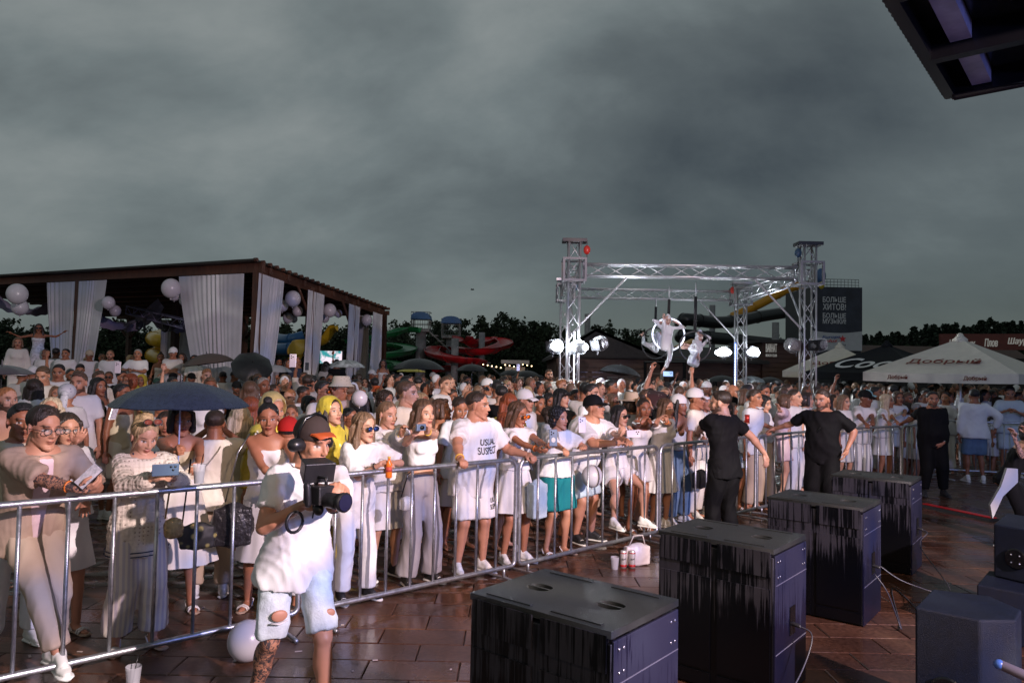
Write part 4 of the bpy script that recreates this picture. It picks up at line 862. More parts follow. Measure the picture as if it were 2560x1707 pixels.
# ================================================================ PAVILION WITH CURTAINS
wood = M('dark_stained_timber', (.075, .030, .018), .6, var=.35, vscale=6, bump=.3, bscale=30, stretch=(3, 3, .5)); roofm = M('corrugated_roof', (.03, .028, .026), .5, metal=.3, var=.3)
curt = M('sheer_grey_white_curtain', (.50, .50, .55), .85, var=.06, vscale=3, bump=.08, bscale=200)
G0 = vec(-6.55, 18.8, 0); GU = nrm(vec(-.914, .406, 0)); GS = nrm(vec(.2, .98, 0)); EZ = 4.42
pav = empty('pavilion', G0, 0, 'dark timber pavilion with a sloping roof and tied white curtains', 'pavilion')
def gz(s, t): return EZ - .047 * t - .0 * s      # eave height falls towards the back
def pp(s, t, z): return GU * s + GS * t + vec(0, 0, z)
def poly_slab(name, pts, th, mt, parent): 
    n = len(pts); V = [p for p in pts] + [p - vec(0, 0, th) for p in pts]; F = [tuple(range(n)), tuple(range(n, 2 * n))[::-1]] + [(i, n + i, n + (i + 1) % n, (i + 1) % n) for i in range(n)]
    return obj(name, mesh(name, V, F, False), mt, parent)
poly_slab('roof_sheet', [pp(-.15, -.40, gz(0, -.4) + .18), pp(15, -.40, gz(0, -.4) + .12), pp(15, 8.9, gz(0, 8.9) + .12), pp(-.15, 8.9, gz(0, 8.9) + .18)], .05, roofm, pav)
for t in np.arange(-.35, 8.85, .34): S().tube([pp(-.22, t, gz(0, t) + .16), pp(-.12, t, gz(0, t) + .16)], .05, 6).build('roof_rib', wood, pav)
for t in np.arange(.5, 9.2, .95): S().box(pp(7.2, t, gz(0, t) + .03), np.array([7.3, .05, .08]), np.stack([GU, nrm(np.cross((0, 0, 1), GU)), vec(0, 0, 1)], 1)).build('rafter', wood, pav)
MU = np.stack([GU, nrm(np.cross((0, 0, 1), GU)), vec(0, 0, 1)], 1); MS = np.stack([nrm(np.cross(GS, (0, 0, 1))), GS, vec(0, 0, 1)], 1)
S().box(pp(7.3, -.02, EZ + .03), np.array([7.5, .06, .13]), MU).build('front_beam', wood, pav)
o = S(); o.loft([pp(0, -.1, gz(0, 0) + .02), pp(0, 8.8, gz(0, 8.8) + .02)], [.06] * 2, [.14] * 2, [MS[:, 0]] * 2, [vec(0, 0, 1)] * 2, 4); o.build('side_beam', wood, pav)
def post(s, t, w=.085): S().box(pp(s, t, (gz(s, t)) / 2 + .1), np.array([w, w, (gz(s, t)) / 2 - .1]), MU).build('post', wood, pav)
SP_ = (lambda s: [0, s, 2 * s])(((lambda x: (x * G0[1] - G0[0]) / (GU[0] - x * GU[1]))(ray(193, 850)[0])))
for s in SP_: post(s, 0); post(s, 8.8)
for t in (2.9, 5.9, 8.8): post(0, t)
for s, t in ((3.4, 8.7), (SP_[1], 4.4)): post(s, t, .1)
for s in SP_[1:]:
    for q in (-1, 1):
        for t in (0, 8.8): S().cap(pp(s, t, gz(0, t) - 1.0), pp(s + q * 1.1, t, gz(0, t) - .02), .05, .05, n=4, flat=True).build('brace', wood, pav)
for t in (2.9, 5.9):
    for q in (-1, 1): S().cap(pp(0, t, gz(0, t) - .9), pp(0, t + q * .8, gz(0, t) - .02), .045, .045, n=4, flat=True).build('brace', wood, pav)
poly_slab('terrace_floor', [pp(-.2, -.3, .52), pp(16, -.3, .52), pp(16, 9.3, .52), pp(-.2, 9.3, .52)], .52, M('terrace_boards', (.06, .045, .04), .6, var=.3), pav)
def on_line(px, O, d):
    x, _ = ray(px, 850); s = (x * O[1] - O[0]) / (d[0] - x * d[1]); return s
def curtain(px0, px1, bx0, bx1, d, O=G0, zoff=-.12, zb=.62, n=90, nf=9, tw=.05, seed=0, t0=0):
    """top between columns px0..px1 along direction d, bottom gathered between bx0..bx1"""
    s0, s1, b0, b1 = [on_line(q, O, d) for q in (px0, px1, bx0, bx1)]; rg = np.random.RandomState(seed + int(px0)); ph = rg.rand(3) * 6; nn = np.cross(d, (0, 0, 1)); nn = nn if nn[1] < 0 else -nn; V = []; rows = 22
    for r in range(rows):
        t = r / (rows - 1); cur = t ** 1.25
        for i in range(n):
            u = i / (n - 1); s = (s0 + (s1 - s0) * u) * (1 - cur) + (b0 + (b1 - b0) * u) * cur; zt = (O[2] if O is not G0 else 0) + (gz(0, s) if d is GS else EZ) + zoff
            zt = zt if O is G0 else zt; am = tw * (.5 + .7 * t) * (.55 + .45 * math.sin(u * 7 + ph[0])); w = math.sin(u * nf * 2 * math.pi + ph[1] + 1.6 * math.sin(u * 5 + t * 1.5 + ph[2]) + 1.1 * math.sin(u * 13 - t * 2 + ph[0])) * (.6 + .5 * math.sin(u * 9 + ph[2])) + .35 * math.sin(u * nf * 5.3 + ph[0] + t)
            V.append(O - G0 + d * s + nn * (.09 + am * w) + vec(0, 0, zt + (zb - zt) * t))
    F = [(r * n + i, r * n + i + 1, (r + 1) * n + i + 1, (r + 1) * n + i) for r in range(rows - 1) for i in range(n - 1)]
    return obj('curtain', mesh('curtain', V, np.array(F)), curt, pav)
curtain(118, 189, 153, 186, GU, nf=8); curtain(198, 268, 190, 224, GU, nf=8, seed=2); curtain(448, 611, 520, 608, GU, nf=13, seed=3)
curtain(634, 698, 622, 664, GS, nf=9, seed=4, tw=.03); curtain(760, 780, 752, 770, GS, nf=6, seed=5, tw=.02); curtain(781, 801, 768, 784, GS, nf=6, seed=6, tw=.02); curtain(864, 877, 857, 868, GS, nf=5, seed=7, tw=.02); curtain(878, 892, 866, 880, GS, nf=5, seed=8, tw=.02); curtain(925, 949, 915, 948, GS, nf=8, seed=9, tw=.02)
OB = G0 + GS * 8.8
for a in ((405, 440, 412, 432, 1), (455, 500, 440, 520, 2), (880, 925, 885, 930, 3)): curtain(a[0], a[1], a[2], a[3], GU, O=OB, zoff=-.75, nf=7, seed=a[4])
whitepl = M('white_balloon_rubber', (.50, .48, .54), .30, spec=.5); 
def balloon(px, py, r_px, D, label, i=0, mt=None, group='white balloons under the pavilion roof'):
    p = at(px, py, D); r = r_px / 1842 * D; s = S(); s.ell(p, (r * .97, r * .97, r * 1.04), n=28, m=19); o = tag(s.build('balloon', mt or whitepl, None, True), label, 'balloon', group)
    kn = S().cap(p - vec(0, 0, r * 1.03), p - vec(0, 0, r * 1.12), r * .05, r * .09, n=7); kn.build('knot', mt or whitepl, o, True); return o
for i, (x, y, r, D, lb) in enumerate([(43, 735, 25, 20.5, 'large white balloon above the dancer at the left edge'), (50, 768, 20, 21.5, 'white balloon hanging below the large one at the left edge'), (428, 721, 24, 19.3, 'large white balloon left of the widest curtain'), (436, 738, 14, 20.0, 'small white balloon tucked under the one by the widest curtain'),
    (271, 757, 16, 20.4, 'white balloon touching the second curtain'), (288, 777, 14, 22, 'dim white balloon behind the second curtain'), (462, 751, 14, 21, 'white balloon half behind the widest curtain'), (732, 747, 20, 20.6, 'largest balloon right of the corner post'), (706, 764, 15, 21, 'balloon left of the largest one right of the corner post'),
    (744, 778, 13, 22, 'balloon under the largest one, touching the narrow curtain'), (720, 795, 13, 23, 'lowest balloon right of the corner post'), (735, 798, 9, 24, 'small dim balloon beside the lowest one'), (824, 776, 17, 23.3, 'bright balloon between the two narrow curtains'), (805, 774, 11, 24, 'dim balloon left of the bright one between the narrow curtains'), (812, 796, 11, 25, 'low dim balloon between the narrow curtains'), (846, 784, 10, 25, 'small balloon right of the bright one between the narrow curtains'), (917, 800, 14, 26.2, 'balloon at the far right end of the pavilion'), (900, 798, 10, 27, 'small balloon behind the one at the far right end')]): balloon(x, y, r, D, lb)
vio = M('violet_stage_truss', (.28, .25, .42), .4, metal=.5)
tt = empty('pavilion_truss', at(395, 790, 23), 0, 'short violet lit truss hanging inside the pavilion', 'truss'); tb = at(395, 790, 23); truss(tt, at(325, 775, 24) - tb, at(470, 812, 21.5) - tb, mt=vio)
for x, y in ((352, 812), (417, 817)):
    s = empty('moving_head', at(x, y, 22.3), 0, 'dark moving head lamp under the violet truss, ' + ('left one' if x < 400 else 'right one'), 'stage lamp', 'moving head lamps in the pavilion'); S().box((0, 0, .16), np.array([.12, .10, .05])).build('base', dkst, s); S().box((-.11, 0, 0), np.array([.015, .05, .14])).build('yoke_arm', dkst, s); S().box((.11, 0, 0), np.array([.015, .05, .14])).build('yoke_arm', dkst, s); S().cap((0, .05, .05), (0, -.10, -.10), .085, .075).build('head', dkst, s, True); S().ell((0, -.125, -.125), (.05, .03, .04)).build('lens', M('violet_lens', (.2, .1, .5), .2, emit=(.35, .2, 1), es=1.6), s, True)
def drape(pts, wd, sag, D, label):
    P_ = [at(x, y, D) for x, y in pts]; V = []; n = 26
    for i in range(n):
        t = i / (n - 1); c = P_[0] * (1 - t) + P_[1] * t - vec(0, 0, sag * 4 * t * (1 - t)); 
        for j in range(7): V.append(c + vec(0, .9 * (j / 6 - .5), -wd * abs(j / 6 - .5) * .8 + .02 * math.sin(i * 1.3 + j)))
    F = [(i * 7 + j, i * 7 + j + 1, (i + 1) * 7 + j + 1, (i + 1) * 7 + j) for i in range(n - 1) for j in range(6)]; return tag(obj('ceiling_drape', mesh('ceiling_drape', V, np.array(F)), M('violet_drape', (.34, .30, .44), .8), None), label, 'drape', 'pale drapes hanging under the pavilion roof')
drape([(0, 740), (130, 750)], .5, .35, 24, 'pale drape behind the left balloons'); drape([(255, 785), (395, 745)], .7, .5, 24, 'violet drape rising left of the hanging truss'); drape([(380, 760), (470, 790)], .6, .5, 25, 'violet drape behind the hanging truss')
scr = empty('video_screen', at(827, 893, 27), 0, 'bright cyan and white video screen at the end of the pavilion', 'screen'); o_ = at(827, 893, 27)
S().box((0, .08, 0), np.array([.44, .05, .26])).build('screen_frame', dkst, scr)
mscr = M('lit_screen', (.1, .1, .1), .5); t = mscr.node_tree; b = t.nodes['Principled BSDF']; n = t.nodes.new('ShaderNodeTexNoise'); n.inputs['Scale'].default_value = 4; tc = t.nodes.new('ShaderNodeTexCoord'); t.links.new(tc.outputs['Object'], n.inputs[0]); r = t.nodes.new('ShaderNodeValToRGB'); t.links.new(n.outputs[0], r.inputs[0]); r.color_ramp.elements[0].position = .42; r.color_ramp.elements[0].color = (.03, .30, .32, 1); r.color_ramp.elements[1].position = .56; r.color_ramp.elements[1].color = (.95, .80, .90, 1); t.links.new(r.outputs[0], b.inputs['Emission Color']); b.inputs['Emission Strength'].default_value = 1.1
S().box((0, .02, 0), np.array([.40, .012, .23])).build('screen_face', mscr, scr)
# ================================================================ WATER PARK
def flume(label, pts, r, col, name='water_slide', open_=False, group=None, wob=0):
    pts = [at(*p) for p in pts]; out = []
    for i in range(len(pts) - 1):
        p0, p1, p2, p3 = pts[max(i - 1, 0)], pts[i], pts[i + 1], pts[min(i + 2, len(pts) - 1)]
        for t in np.linspace(0, 1, 8)[:-1]: out.append(.5 * ((2 * p1) + (-p0 + p2) * t + (2 * p0 - 5 * p1 + 4 * p2 - p3) * t * t + (-p0 + 3 * p1 - 3 * p2 + p3) * t ** 3))
    out.append(pts[-1]); c = np.mean(out, 0); root = empty(name, c, 0, label, 'water slide', group); out = [p - c for p in out]; mt = M('flume_' + label.split()[0] + str(round(col[0], 2)), col, .30, var=.12, vscale=1.2, bump=0)
    if not open_:
        S().tube(out, r, 14).build('flume', mt, root, True)
    else:
        V = []; k = 13
        for i, p in enumerate(out):
            d = nrm(out[min(i + 1, len(out) - 1)] - out[max(i - 1, 0)]); a = nrm(np.cross(d, (0, 0, 1))); up = np.cross(a, d)
            for rr in (r, r * .93):
                for j in range(k): an = R(-15 - 150 * j / (k - 1)); V.append(p + a * rr * math.cos(an) + up * rr * math.sin(an))
        F = []
        for i in range(len(out) - 1):
            for j in range(k - 1):
                q = i * 2 * k + j; F += [(q, q + 1, q + 2 * k + 1, q + 2 * k), (q + k, q + 3 * k, q + 3 * k + 1, q + k + 1)]
            for j in (0, k - 1): q = i * 2 * k + j; F.append((q, q + 2 * k, q + 3 * k, q + k))
        obj('flume', mesh('flume', V, np.array(F)), mt, root)
    for i in range(6, len(out) - 3, 9):
        d = nrm(out[i + 1] - out[i - 1]); a = nrm(np.cross(d, (0, 0, 1))); up = np.cross(a, d); tt_ = np.linspace(-15, -165, 12) if open_ else np.linspace(0, 345, 16)
        S().tube([out[i] + (a * math.cos(R(q)) + up * math.sin(R(q))) * (r + .02) for q in tt_], .022, 5, not open_).build('joint_flange', mt, root)
    return root
con = M('grey_concrete_post', (.22, .22, .23), .7, var=.2); flume('red spiral water slide with two stacked loops', [(1148, 834, 40), (1165, 836, 41), (1180, 846, 41.5), (1198, 847, 43), (1230, 838, 46), (1256, 842, 45), (1263, 850, 42), (1240, 859, 39.5), (1205, 866, 38.5), (1165, 866, 40.5), (1130, 861, 44), (1092, 860, 45), (1079, 869, 42), (1098, 878, 39), (1140, 885, 37), (1180, 890, 37), (1198, 897, 39), (1175, 903, 42), (1130, 908, 43), (1090, 912, 42)], .46, (.42, .012, .018), open_=True)
flume('green spiral water slide at the right end of the pavilion', [(1050, 814, 42), (1015, 813, 42), (985, 822, 41), (945, 831, 40), (900, 838, 40), (880, 846, 44), (920, 850, 46), (985, 853, 45), (1026, 862, 42), (1005, 872, 39.5), (950, 878, 38), (900, 880, 39), (890, 886, 43), (950, 893, 43), (1000, 902, 41), (960, 910, 39)], .42, (.015, .17, .055), open_=True)
flume('yellow open water slide seen between the narrow curtains', [(838, 806, 33), (822, 812, 33), (806, 836, 33), (795, 842, 33), (765, 842, 33), (748, 850, 32.5), (733, 880, 32), (724, 908, 32), (715, 925, 32)], .42, (.55, .33, .015), open_=True)
flume('blue water slide loop behind the balloons', [(760, 840, 38), (720, 850, 38), (670, 846, 40), (640, 858, 40), (680, 872, 37), (740, 873, 36), (780, 880, 38)], .30, (.02, .10, .24))
flume('yellow water slide left of the widest curtain', [(440, 830, 40), (405, 838, 40), (384, 845, 38), (396, 852, 36), (430, 862, 37), (405, 877, 39), (382, 888, 38), (410, 896, 36), (450, 900, 37)], .34, (.55, .36, .02))
flume('orange tube water slide falling behind the right of the truss', [(2010, 712, 50), (1985, 717, 50), (1950, 733, 50), (1905, 757, 50), (1862, 778, 50), (1830, 792, 50)], .30, (.55, .26, .015))
flume('black tube water slide, upper run behind the hoops', [(1995, 780, 46), (1960, 782, 46), (1900, 791, 45), (1850, 801, 44), (1790, 806, 43), (1735, 800, 42), (1710, 799, 42), (1701, 810, 43)], .36, (.012, .014, .016))
flume('black tube water slide, lower run behind the hoops', [(1701, 843, 43), (1712, 838, 42), (1760, 843, 42), (1820, 848, 43), (1890, 855, 44), (1960, 862, 45)], .36, (.014, .015, .017))
flume('short orange tube water slide low behind the central hoop', [(1730, 856, 38), (1705, 868, 37), (1675, 880, 36), (1645, 888, 36)], .20, (.55, .26, .015))
def column(px, y0, D, r, label, y1=None): p = at(px, y0, D); q0 = at(px, y1, D)[2] if y1 else 0; return tag(S().cap((p[0], p[1], q0), p, r, r, n=14, flat=True).build('support_column', con, None, True), label, 'column', 'concrete columns of the water slides')
for a in ((1138, 846, 38.5, .19, 'thick grey column through the lower loop of the red slide'), (1205, 831, 41, .17, 'grey column through the upper loop of the red slide'), (1781, 763, 45, .18, 'grey column standing up above the black tube'), (1939, 806, 43, .20, 'grey column under the right end of the black tube'), (1469, 785, 40, .16, 'dark column right of the left truss tower')): column(*a)
blu = M('blue_barrel_roof', (.03, .12, .30), .5, var=.15); dgr = M('grey_steel_lattice', (.16, .17, .17), .5, metal=.5)
def slide_tower(px, ydeck, yroof, D, wpx, label):
    b0 = at(px, ydeck, D); w = wpx / 1842 * D / 2; zt = at(px, yroof, D)[2] - b0[2]; t = empty('slide_tower', (b0[0], b0[1], 0), 0, label, 'tower'); z = b0[2]
    S().cap((0, 0, 0), (0, 0, z), .30, .30, n=12, flat=True).build('pillar', con, t, True); S().box((0, 0, z), np.array([w, w, .09])).build('deck', dgr, t)
    for i in (-1, 1):
        for j in (-1, 1): S().tube([(i * w * .92, j * w * .92, z), (i * w * .92, j * w * .92, z + zt)], .035, 6).build('roof_post', dgr, t)
    k = 9; V = []; 
    for y in (-w * 1.05, w * 1.05):
        for i in range(k): a = R(180 * i / (k - 1)); V.append((w * 1.05 * math.cos(a), y, z + zt + .42 * math.sin(a) ** .6))
    F = [(i, i + 1, k + i + 1, k + i) for i in range(k - 1)] + [tuple(range(k)), tuple(range(k, 2 * k))]; obj('barrel_roof', mesh('barrel_roof', V, F, False), blu, t)
    for h in (.35, .7, 1.05):
        S().tube([(-w, -w, z + h), (w, -w, z + h), (w, w, z + h), (-w, w, z + h)], .018, 5, True).build('handrail', dgr, t)
    bs = S()
    for i in range(9): x = -w + 2 * w * i / 8; bs.tube([(x, -w, z), (x, -w, z + 1.05)], .012, 4)
    bs.build('baluster_row', dgr, t)
    for i in range(9): S().box((w + .3 + .34 * i, 0, z - .3 - .3 * i), np.array([.17, .4, .03])).build('stair_tread', dgr, t)
    for q in (-.4, .4): S().tube([(w, q, z - .1), (w + 3.3, q, z - 3.0)], .04, 5).build('stair_stringer', dgr, t)
slide_tower(1053, 826, 799, 43, 46, 'slide tower with a blue barrel roof beside the green slide'); slide_tower(1128, 842, 809, 44, 46, 'slide tower with a blue barrel roof above the red slide')
# ================================================================ BUILDINGS
brn = M('dark_shingle_roof', (.035, .030, .030), .75, var=.35, vscale=8, bump=.5, bscale=40, stretch=(1, 1, 6)); slat = M('brown_timber_cladding', (.075, .034, .024), .6, var=.4, vscale=5, stretch=(.6, .6, 8)); cream = M('cream_painted_wall', (.40, .38, .34), .7, var=.1); dwin = M('dark_window', (.015, .018, .02), .15)
def gable(label, px0, px1, ypk, yev, D, depth, wall, zb=0, pk=None, name='building', rise=.5):
    a = at(px0, yev, D); b = at(px1, yev, D); zp = at((px0 + px1) / 2, ypk, D)[2]; ze = (a[2] + b[2]) / 2; t = empty(name, (a[0], D, 0), 0, label, 'building'); L = b[0] - a[0]; px = L * (pk or .5)
    S().box((L / 2, depth / 2 + .25, ze / 2), np.array([L / 2 - .25, depth / 2 - .25, ze / 2 - .02])).build('wall', wall, t)
    V = []; F = []; rows = 10
    rr = S(); z0 = ze; 
    prof = [(0, ze), (px, zp), (L, ze)]
    V = [(x, y, z) for y in (-.1, depth + .1) for x, z in prof] + [(x, y, z - .12) for y in (-.1, depth + .1) for x, z in prof]
    F = [(0, 1, 4, 3), (1, 2, 5, 4), (6, 9, 10, 7), (7, 10, 11, 8), (0, 6, 7, 1), (1, 7, 8, 2), (3, 4, 10, 9), (4, 5, 11, 10), (0, 3, 9, 6), (2, 8, 11, 5), (0, 1, 2), (3, 5, 4)]
    obj('roof', mesh('roof', V, F, False), brn, t); gb = obj('gable', mesh('gable', [(x, -.02, z - .05) for x, z in prof] + [(x, .1, z - .05) for x, z in prof], [(0, 2, 1), (3, 4, 5), (0, 1, 4, 3), (1, 2, 5, 4)], False), brn, t)
    n = max(3, int((zp - ze) / .16))
    for i in range(1, n): f = i / n; S().box((px * f + (L * (1 - f) + px * f - px * f) / 2 * 1.0 if 0 else (px * f + L + (px - L) * f) / 2, -.05, ze + (zp - ze) * f - .06), np.array([L * (1 - f) / 2 * .98, .03, .055])).build('shingle_row', brn, t)
    return t, a, b, L, ze
t, a, b, L, ze = gable('dark shingled hall with a long sloping roof behind the left truss tower', 1378, 1668, 822, 893, 30, 9, slat, pk=.38, name='beach_hall')
for i in range(7):
    S().box((.35 + L * (i + .5) / 7.6, .18, 1.05), np.array([.22, .05, .95])).build('doorway', dwin if i % 3 else cream, t)
for i in range(12): S().box((L / 2, .14, .15 + i * .19), np.array([L / 2 - .26, .03, .085])).build('cladding_board', slat, t)
t = empty('white_kiosk', at(1288, 905, 33), 0, 'small cream kiosk with a flat canopy left of the left truss tower', 'kiosk'); k0 = at(1288, 905, 33); z0 = -k0[2]
S().box((0, 1, z0 / 2 - .1), np.array([.45, .8, -z0 / 2 - .12])).build('wall', cream, t); S().box((0, .7, 0), np.array([.62, 1.2, .08])).build('canopy', cream, t); S().box((0, .17, z0 / 2 + .3), np.array([.3, .05, .4])).build('serving_window', dwin, t)
c0 = at(1800, 905, 31); hall = empty('timber_hall', (c0[0], 31, 0), 0, 'brown slatted timber hall carrying the white beach club sign', 'building')
xr = at(2035, 900, 31)[0] - c0[0]; x0 = at(1662, 900, 31)[0] - c0[0]; zt1 = at(1950, 872, 31)[2]; zt0 = at(1700, 893, 31)[2]; xm = at(1905, 900, 31)[0] - c0[0]
S().box(((x0 + xm) / 2, 2.6, zt0 / 2), np.array([(xm - x0) / 2, 2.4, zt0 / 2])).build('wall', slat, hall); S().box(((xm + xr) / 2, 2.6, (zt1 + .25) / 2), np.array([(xr - xm) / 2, 2.6, (zt1 + .25) / 2])).build('wall', slat, hall)
for i in range(14): S().box(((x0 + xm) / 2, .17, .12 + i * .19), np.array([(xm - x0) / 2, .02, .08])).build('cladding_board', slat, hall)
for i in range(18): S().box(((xm + xr) / 2, -.03, .12 + i * .19), np.array([(xr - xm) / 2, .02, .08])).build('cladding_board', slat, hall)
for i in range(5): S().box((x0 + (xm - x0) * (i + .5) / 5, .12, .95), np.array([.18, .05, .85])).build('doorway', dwin, hall)
prof = [(x0 - .2, zt0 - .05), (x0 + .4, zt0 + .32), (xm, zt0 + .42), (xm, zt0 + .3)]; S().box(((x0 + xm) / 2, 1.2, zt0 + .16), np.array([(xm - x0) / 2 + .2, 1.6, .05]), rotm('X', 12)).build('roof', brn, hall); S().box(((xm + xr) / 2, 1.8, zt1 + .3), np.array([(xr - xm) / 2 + .25, 2.2, .06])).build('roof', brn, hall)
wlet = M('white_sign_letters', (.72, .70, .66), .5, emit=(.9, .85, .75), es=.10); sx = at(1925, 873, 30.9)
text('BARHAT', .46, wlet, hall, sx - vec(c0[0], 31, 0) + vec(0, -.16, .05), (1, 0, 0), (0, 0, 1), .02, height=.36); text('BEACH CLUB', .46, wlet, hall, sx - vec(c0[0], 31, 0) + vec(0, -.16, -.26), (1, 0, 0), (0, 0, 1), .015, height=.11)
# banner block
D = 32; a = at(2030, 719, D); b = at(2155, 719, D); bb = empty('banner_block', (a[0], D, 0), 0, 'tall dark advertising block with a white lettered radio banner', 'banner'); L = b[0] - a[0]; zt = b[2]; zm = at(2100, 829, D)[2]; zb = at(2100, 876, D)[2]
navy = M('dark_navy_banner', (.022, .026, .040), .5, var=.6, vscale=1.4); wb = M('white_banner', (.42, .43, .43), .6, var=.06)
S().box((L / 2, 1.6, zt / 2), np.array([L / 2, 1.5, zt / 2])).build('block', M('dark_cladding', (.03, .032, .036), .6), bb)
V = []; k = 13
for i in range(k):
    u = i / (k - 1); zc = zm - .10 * (1 - (2 * u - 1) ** 2) + .04; V += [(L * u, -.02, zt), (L * u, -.02, zc), (L * u, -.012, zc + .02), (L * u, -.012, zb)]
V = np.array(V); F = [(i * 4, i * 4 + 4, i * 4 + 5, i * 4 + 1) for i in range(k - 1)]; V2 = V + (0, .06, 0)
def sheet(name, F, mt): 
    n = len(V); FF = F + [tuple(q + n for q in f[::-1]) for f in F]; obj(name, mesh(name, np.concatenate([V, V2]), FF, False), mt, bb)
sheet('upper_banner', F, navy); sheet('lower_banner', [(i * 4 + 2, i * 4 + 6, i * 4 + 7, i * 4 + 3) for i in range(k - 1)], wb)
wt = M('banner_white_print', (.55, .56, .56), .6)
for s_, y, h in (('БОЛЬШЕ', 749, 14), ('ХИТОВ!', 767, 16), ('БОЛЬШЕ', 789, 13), ('МУЗЫКИ!', 803, 13)):
    p = at(2086, y, D - .04) - vec(a[0], D, 0); text(s_, 58 / 1842 * D, wt, bb, p, (1, 0, 0), (0, 0, 1), .002, height=h / 1842 * D)
p = at(2078, 843, D - .04) - vec(a[0], D, 0); text('Europa', 46 / 1842 * D, M('logo_blue', (.03, .07, .25), .5), bb, p, (1, 0, .05), (0, 0, 1), .002, shear=.3, height=.17); text('plus', 34 / 1842 * D, M('logo_red', (.5, .02, .03), .5), bb, p + vec(-.02, 0, -.17), (1, 0, .05), (0, 0, 1), .002, shear=.3, height=.17)
sv = [p + vec(.5 + (.16 if i % 2 == 0 else .07) * math.cos(R(90 + 36 * i)), -.003, -.06 + (.16 if i % 2 == 0 else .07) * math.sin(R(90 + 36 * i))) for i in range(10)]; obj('star_logo', mesh('star_logo', sv + [q + vec(0, .01, 0) for q in sv], [tuple(range(10)), tuple(range(10, 20))] + [(i, (i + 1) % 10, 10 + (i + 1) % 10, 10 + i) for i in range(10)], False), M('logo_red'), bb)
text('102.8', .22, M('logo_dark', (.1, .1, .1), .5), bb, p + vec(.52, 0, -.32), (1, 0, 0), (0, 0, 1), .002)
rs = S()
for i in range(15): x = L * i / 14; rs.tube([(x, .3, zt), (x, .3, zt + .38)], .012, 5)
for h in (.13, .26, .38): rs.tube([(0, .3, zt + h), (L, .3, zt + h)], .014, 5)
rs.build('roof_railing', dgr, bb); 
S().ell(at(2052, 690, D) - vec(a[0], D, 0), (.22, .18, .34)).build('blue_drum', M('dull_blue', (.04, .10, .22), .5), bb, True); S().ell(at(2053, 712, D) - vec(a[0], D, 0), (.14, .14, .20)).build('yellow_drum', M('dull_yellow', (.5, .38, .04), .5), bb, True)
# food court at the right
D = 31; a = at(2150, 870, D); b = at(2640, 860, D); fc = empty('food_court', (a[0], D, 0), 0, 'long brown food court roof with white dish names on its fascia', 'building'); L = b[0] - a[0]; z1 = at(2340, 856, D)[2]
S().box((L / 2, 3, 1.45), np.array([L / 2, 2.4, 1.45])).build('wall', M('dark_stall_wall', (.02, .017, .016), .7), fc)
for i in range(9): S().box((L / 2 - .3, .35 + .02 * i + .2 * i, z1 - .95 + .10 * i), np.array([L / 2, .12, .03]), rotm('X', 24)).build('roof_board', slat, fc)
xs = at(2346, 860, D)[0] - a[0]; rb = M('rust_red_fascia', (.14, .035, .028), .55, var=.2); S().box(((xs + L) / 2 + .6, -.1, z1 + .08), np.array([(L - xs) / 2 + .6, .06, .34]), rotm('Y', -1.2)).build('fascia', rb, fc)
for s_, px, w in (('Шашлык', 2398, 66), ('Плов', 2470, 33), ('Шаурма', 2548, 74)): text(s_, w / 1842 * D, wlet, fc, at(px, 857 - (px - 2470) * .03, D) - vec(a[0], D, 0) + vec(0, -.20, 0), (1, 0, .02), (0, 0, 1), .015, shear=.25, height=.34)
for i in range(11): tag(S().ell(at(2190 + i * 34 + (i % 3) * 7, 975 + (i * 37) % 14, 27), .028, n=8, m=5).build('fairy_bulb', M('warm_bulb', (1, .8, .5), .3, emit=(1, .72, .4), es=5), None, True), 'tiny warm bulb glowing under the market umbrellas', 'bulb', 'warm bulbs under the market umbrellas')
for i in range(12): tag(S().ell(at(1208 + i * 11, 911 + (i * 29) % 9, 33), .030, n=8, m=5).build('fairy_bulb', M('warm_bulb'), None, True), 'tiny warm bulb in the light string before the dark trees', 'bulb', 'warm bulbs strung before the trees')
fr_ = S(); f0, f1 = at(1613, 905, 27), at(1711, 905, 27); fr_.tube([(f0[0], 27, 0), f0, f1, (f1[0], 27, 0)], .07, 4).build('black_gate_frame', dk, None); tag(bpy.data.objects['black_gate_frame'], 'plain black goal shaped frame below the hoops', 'frame')
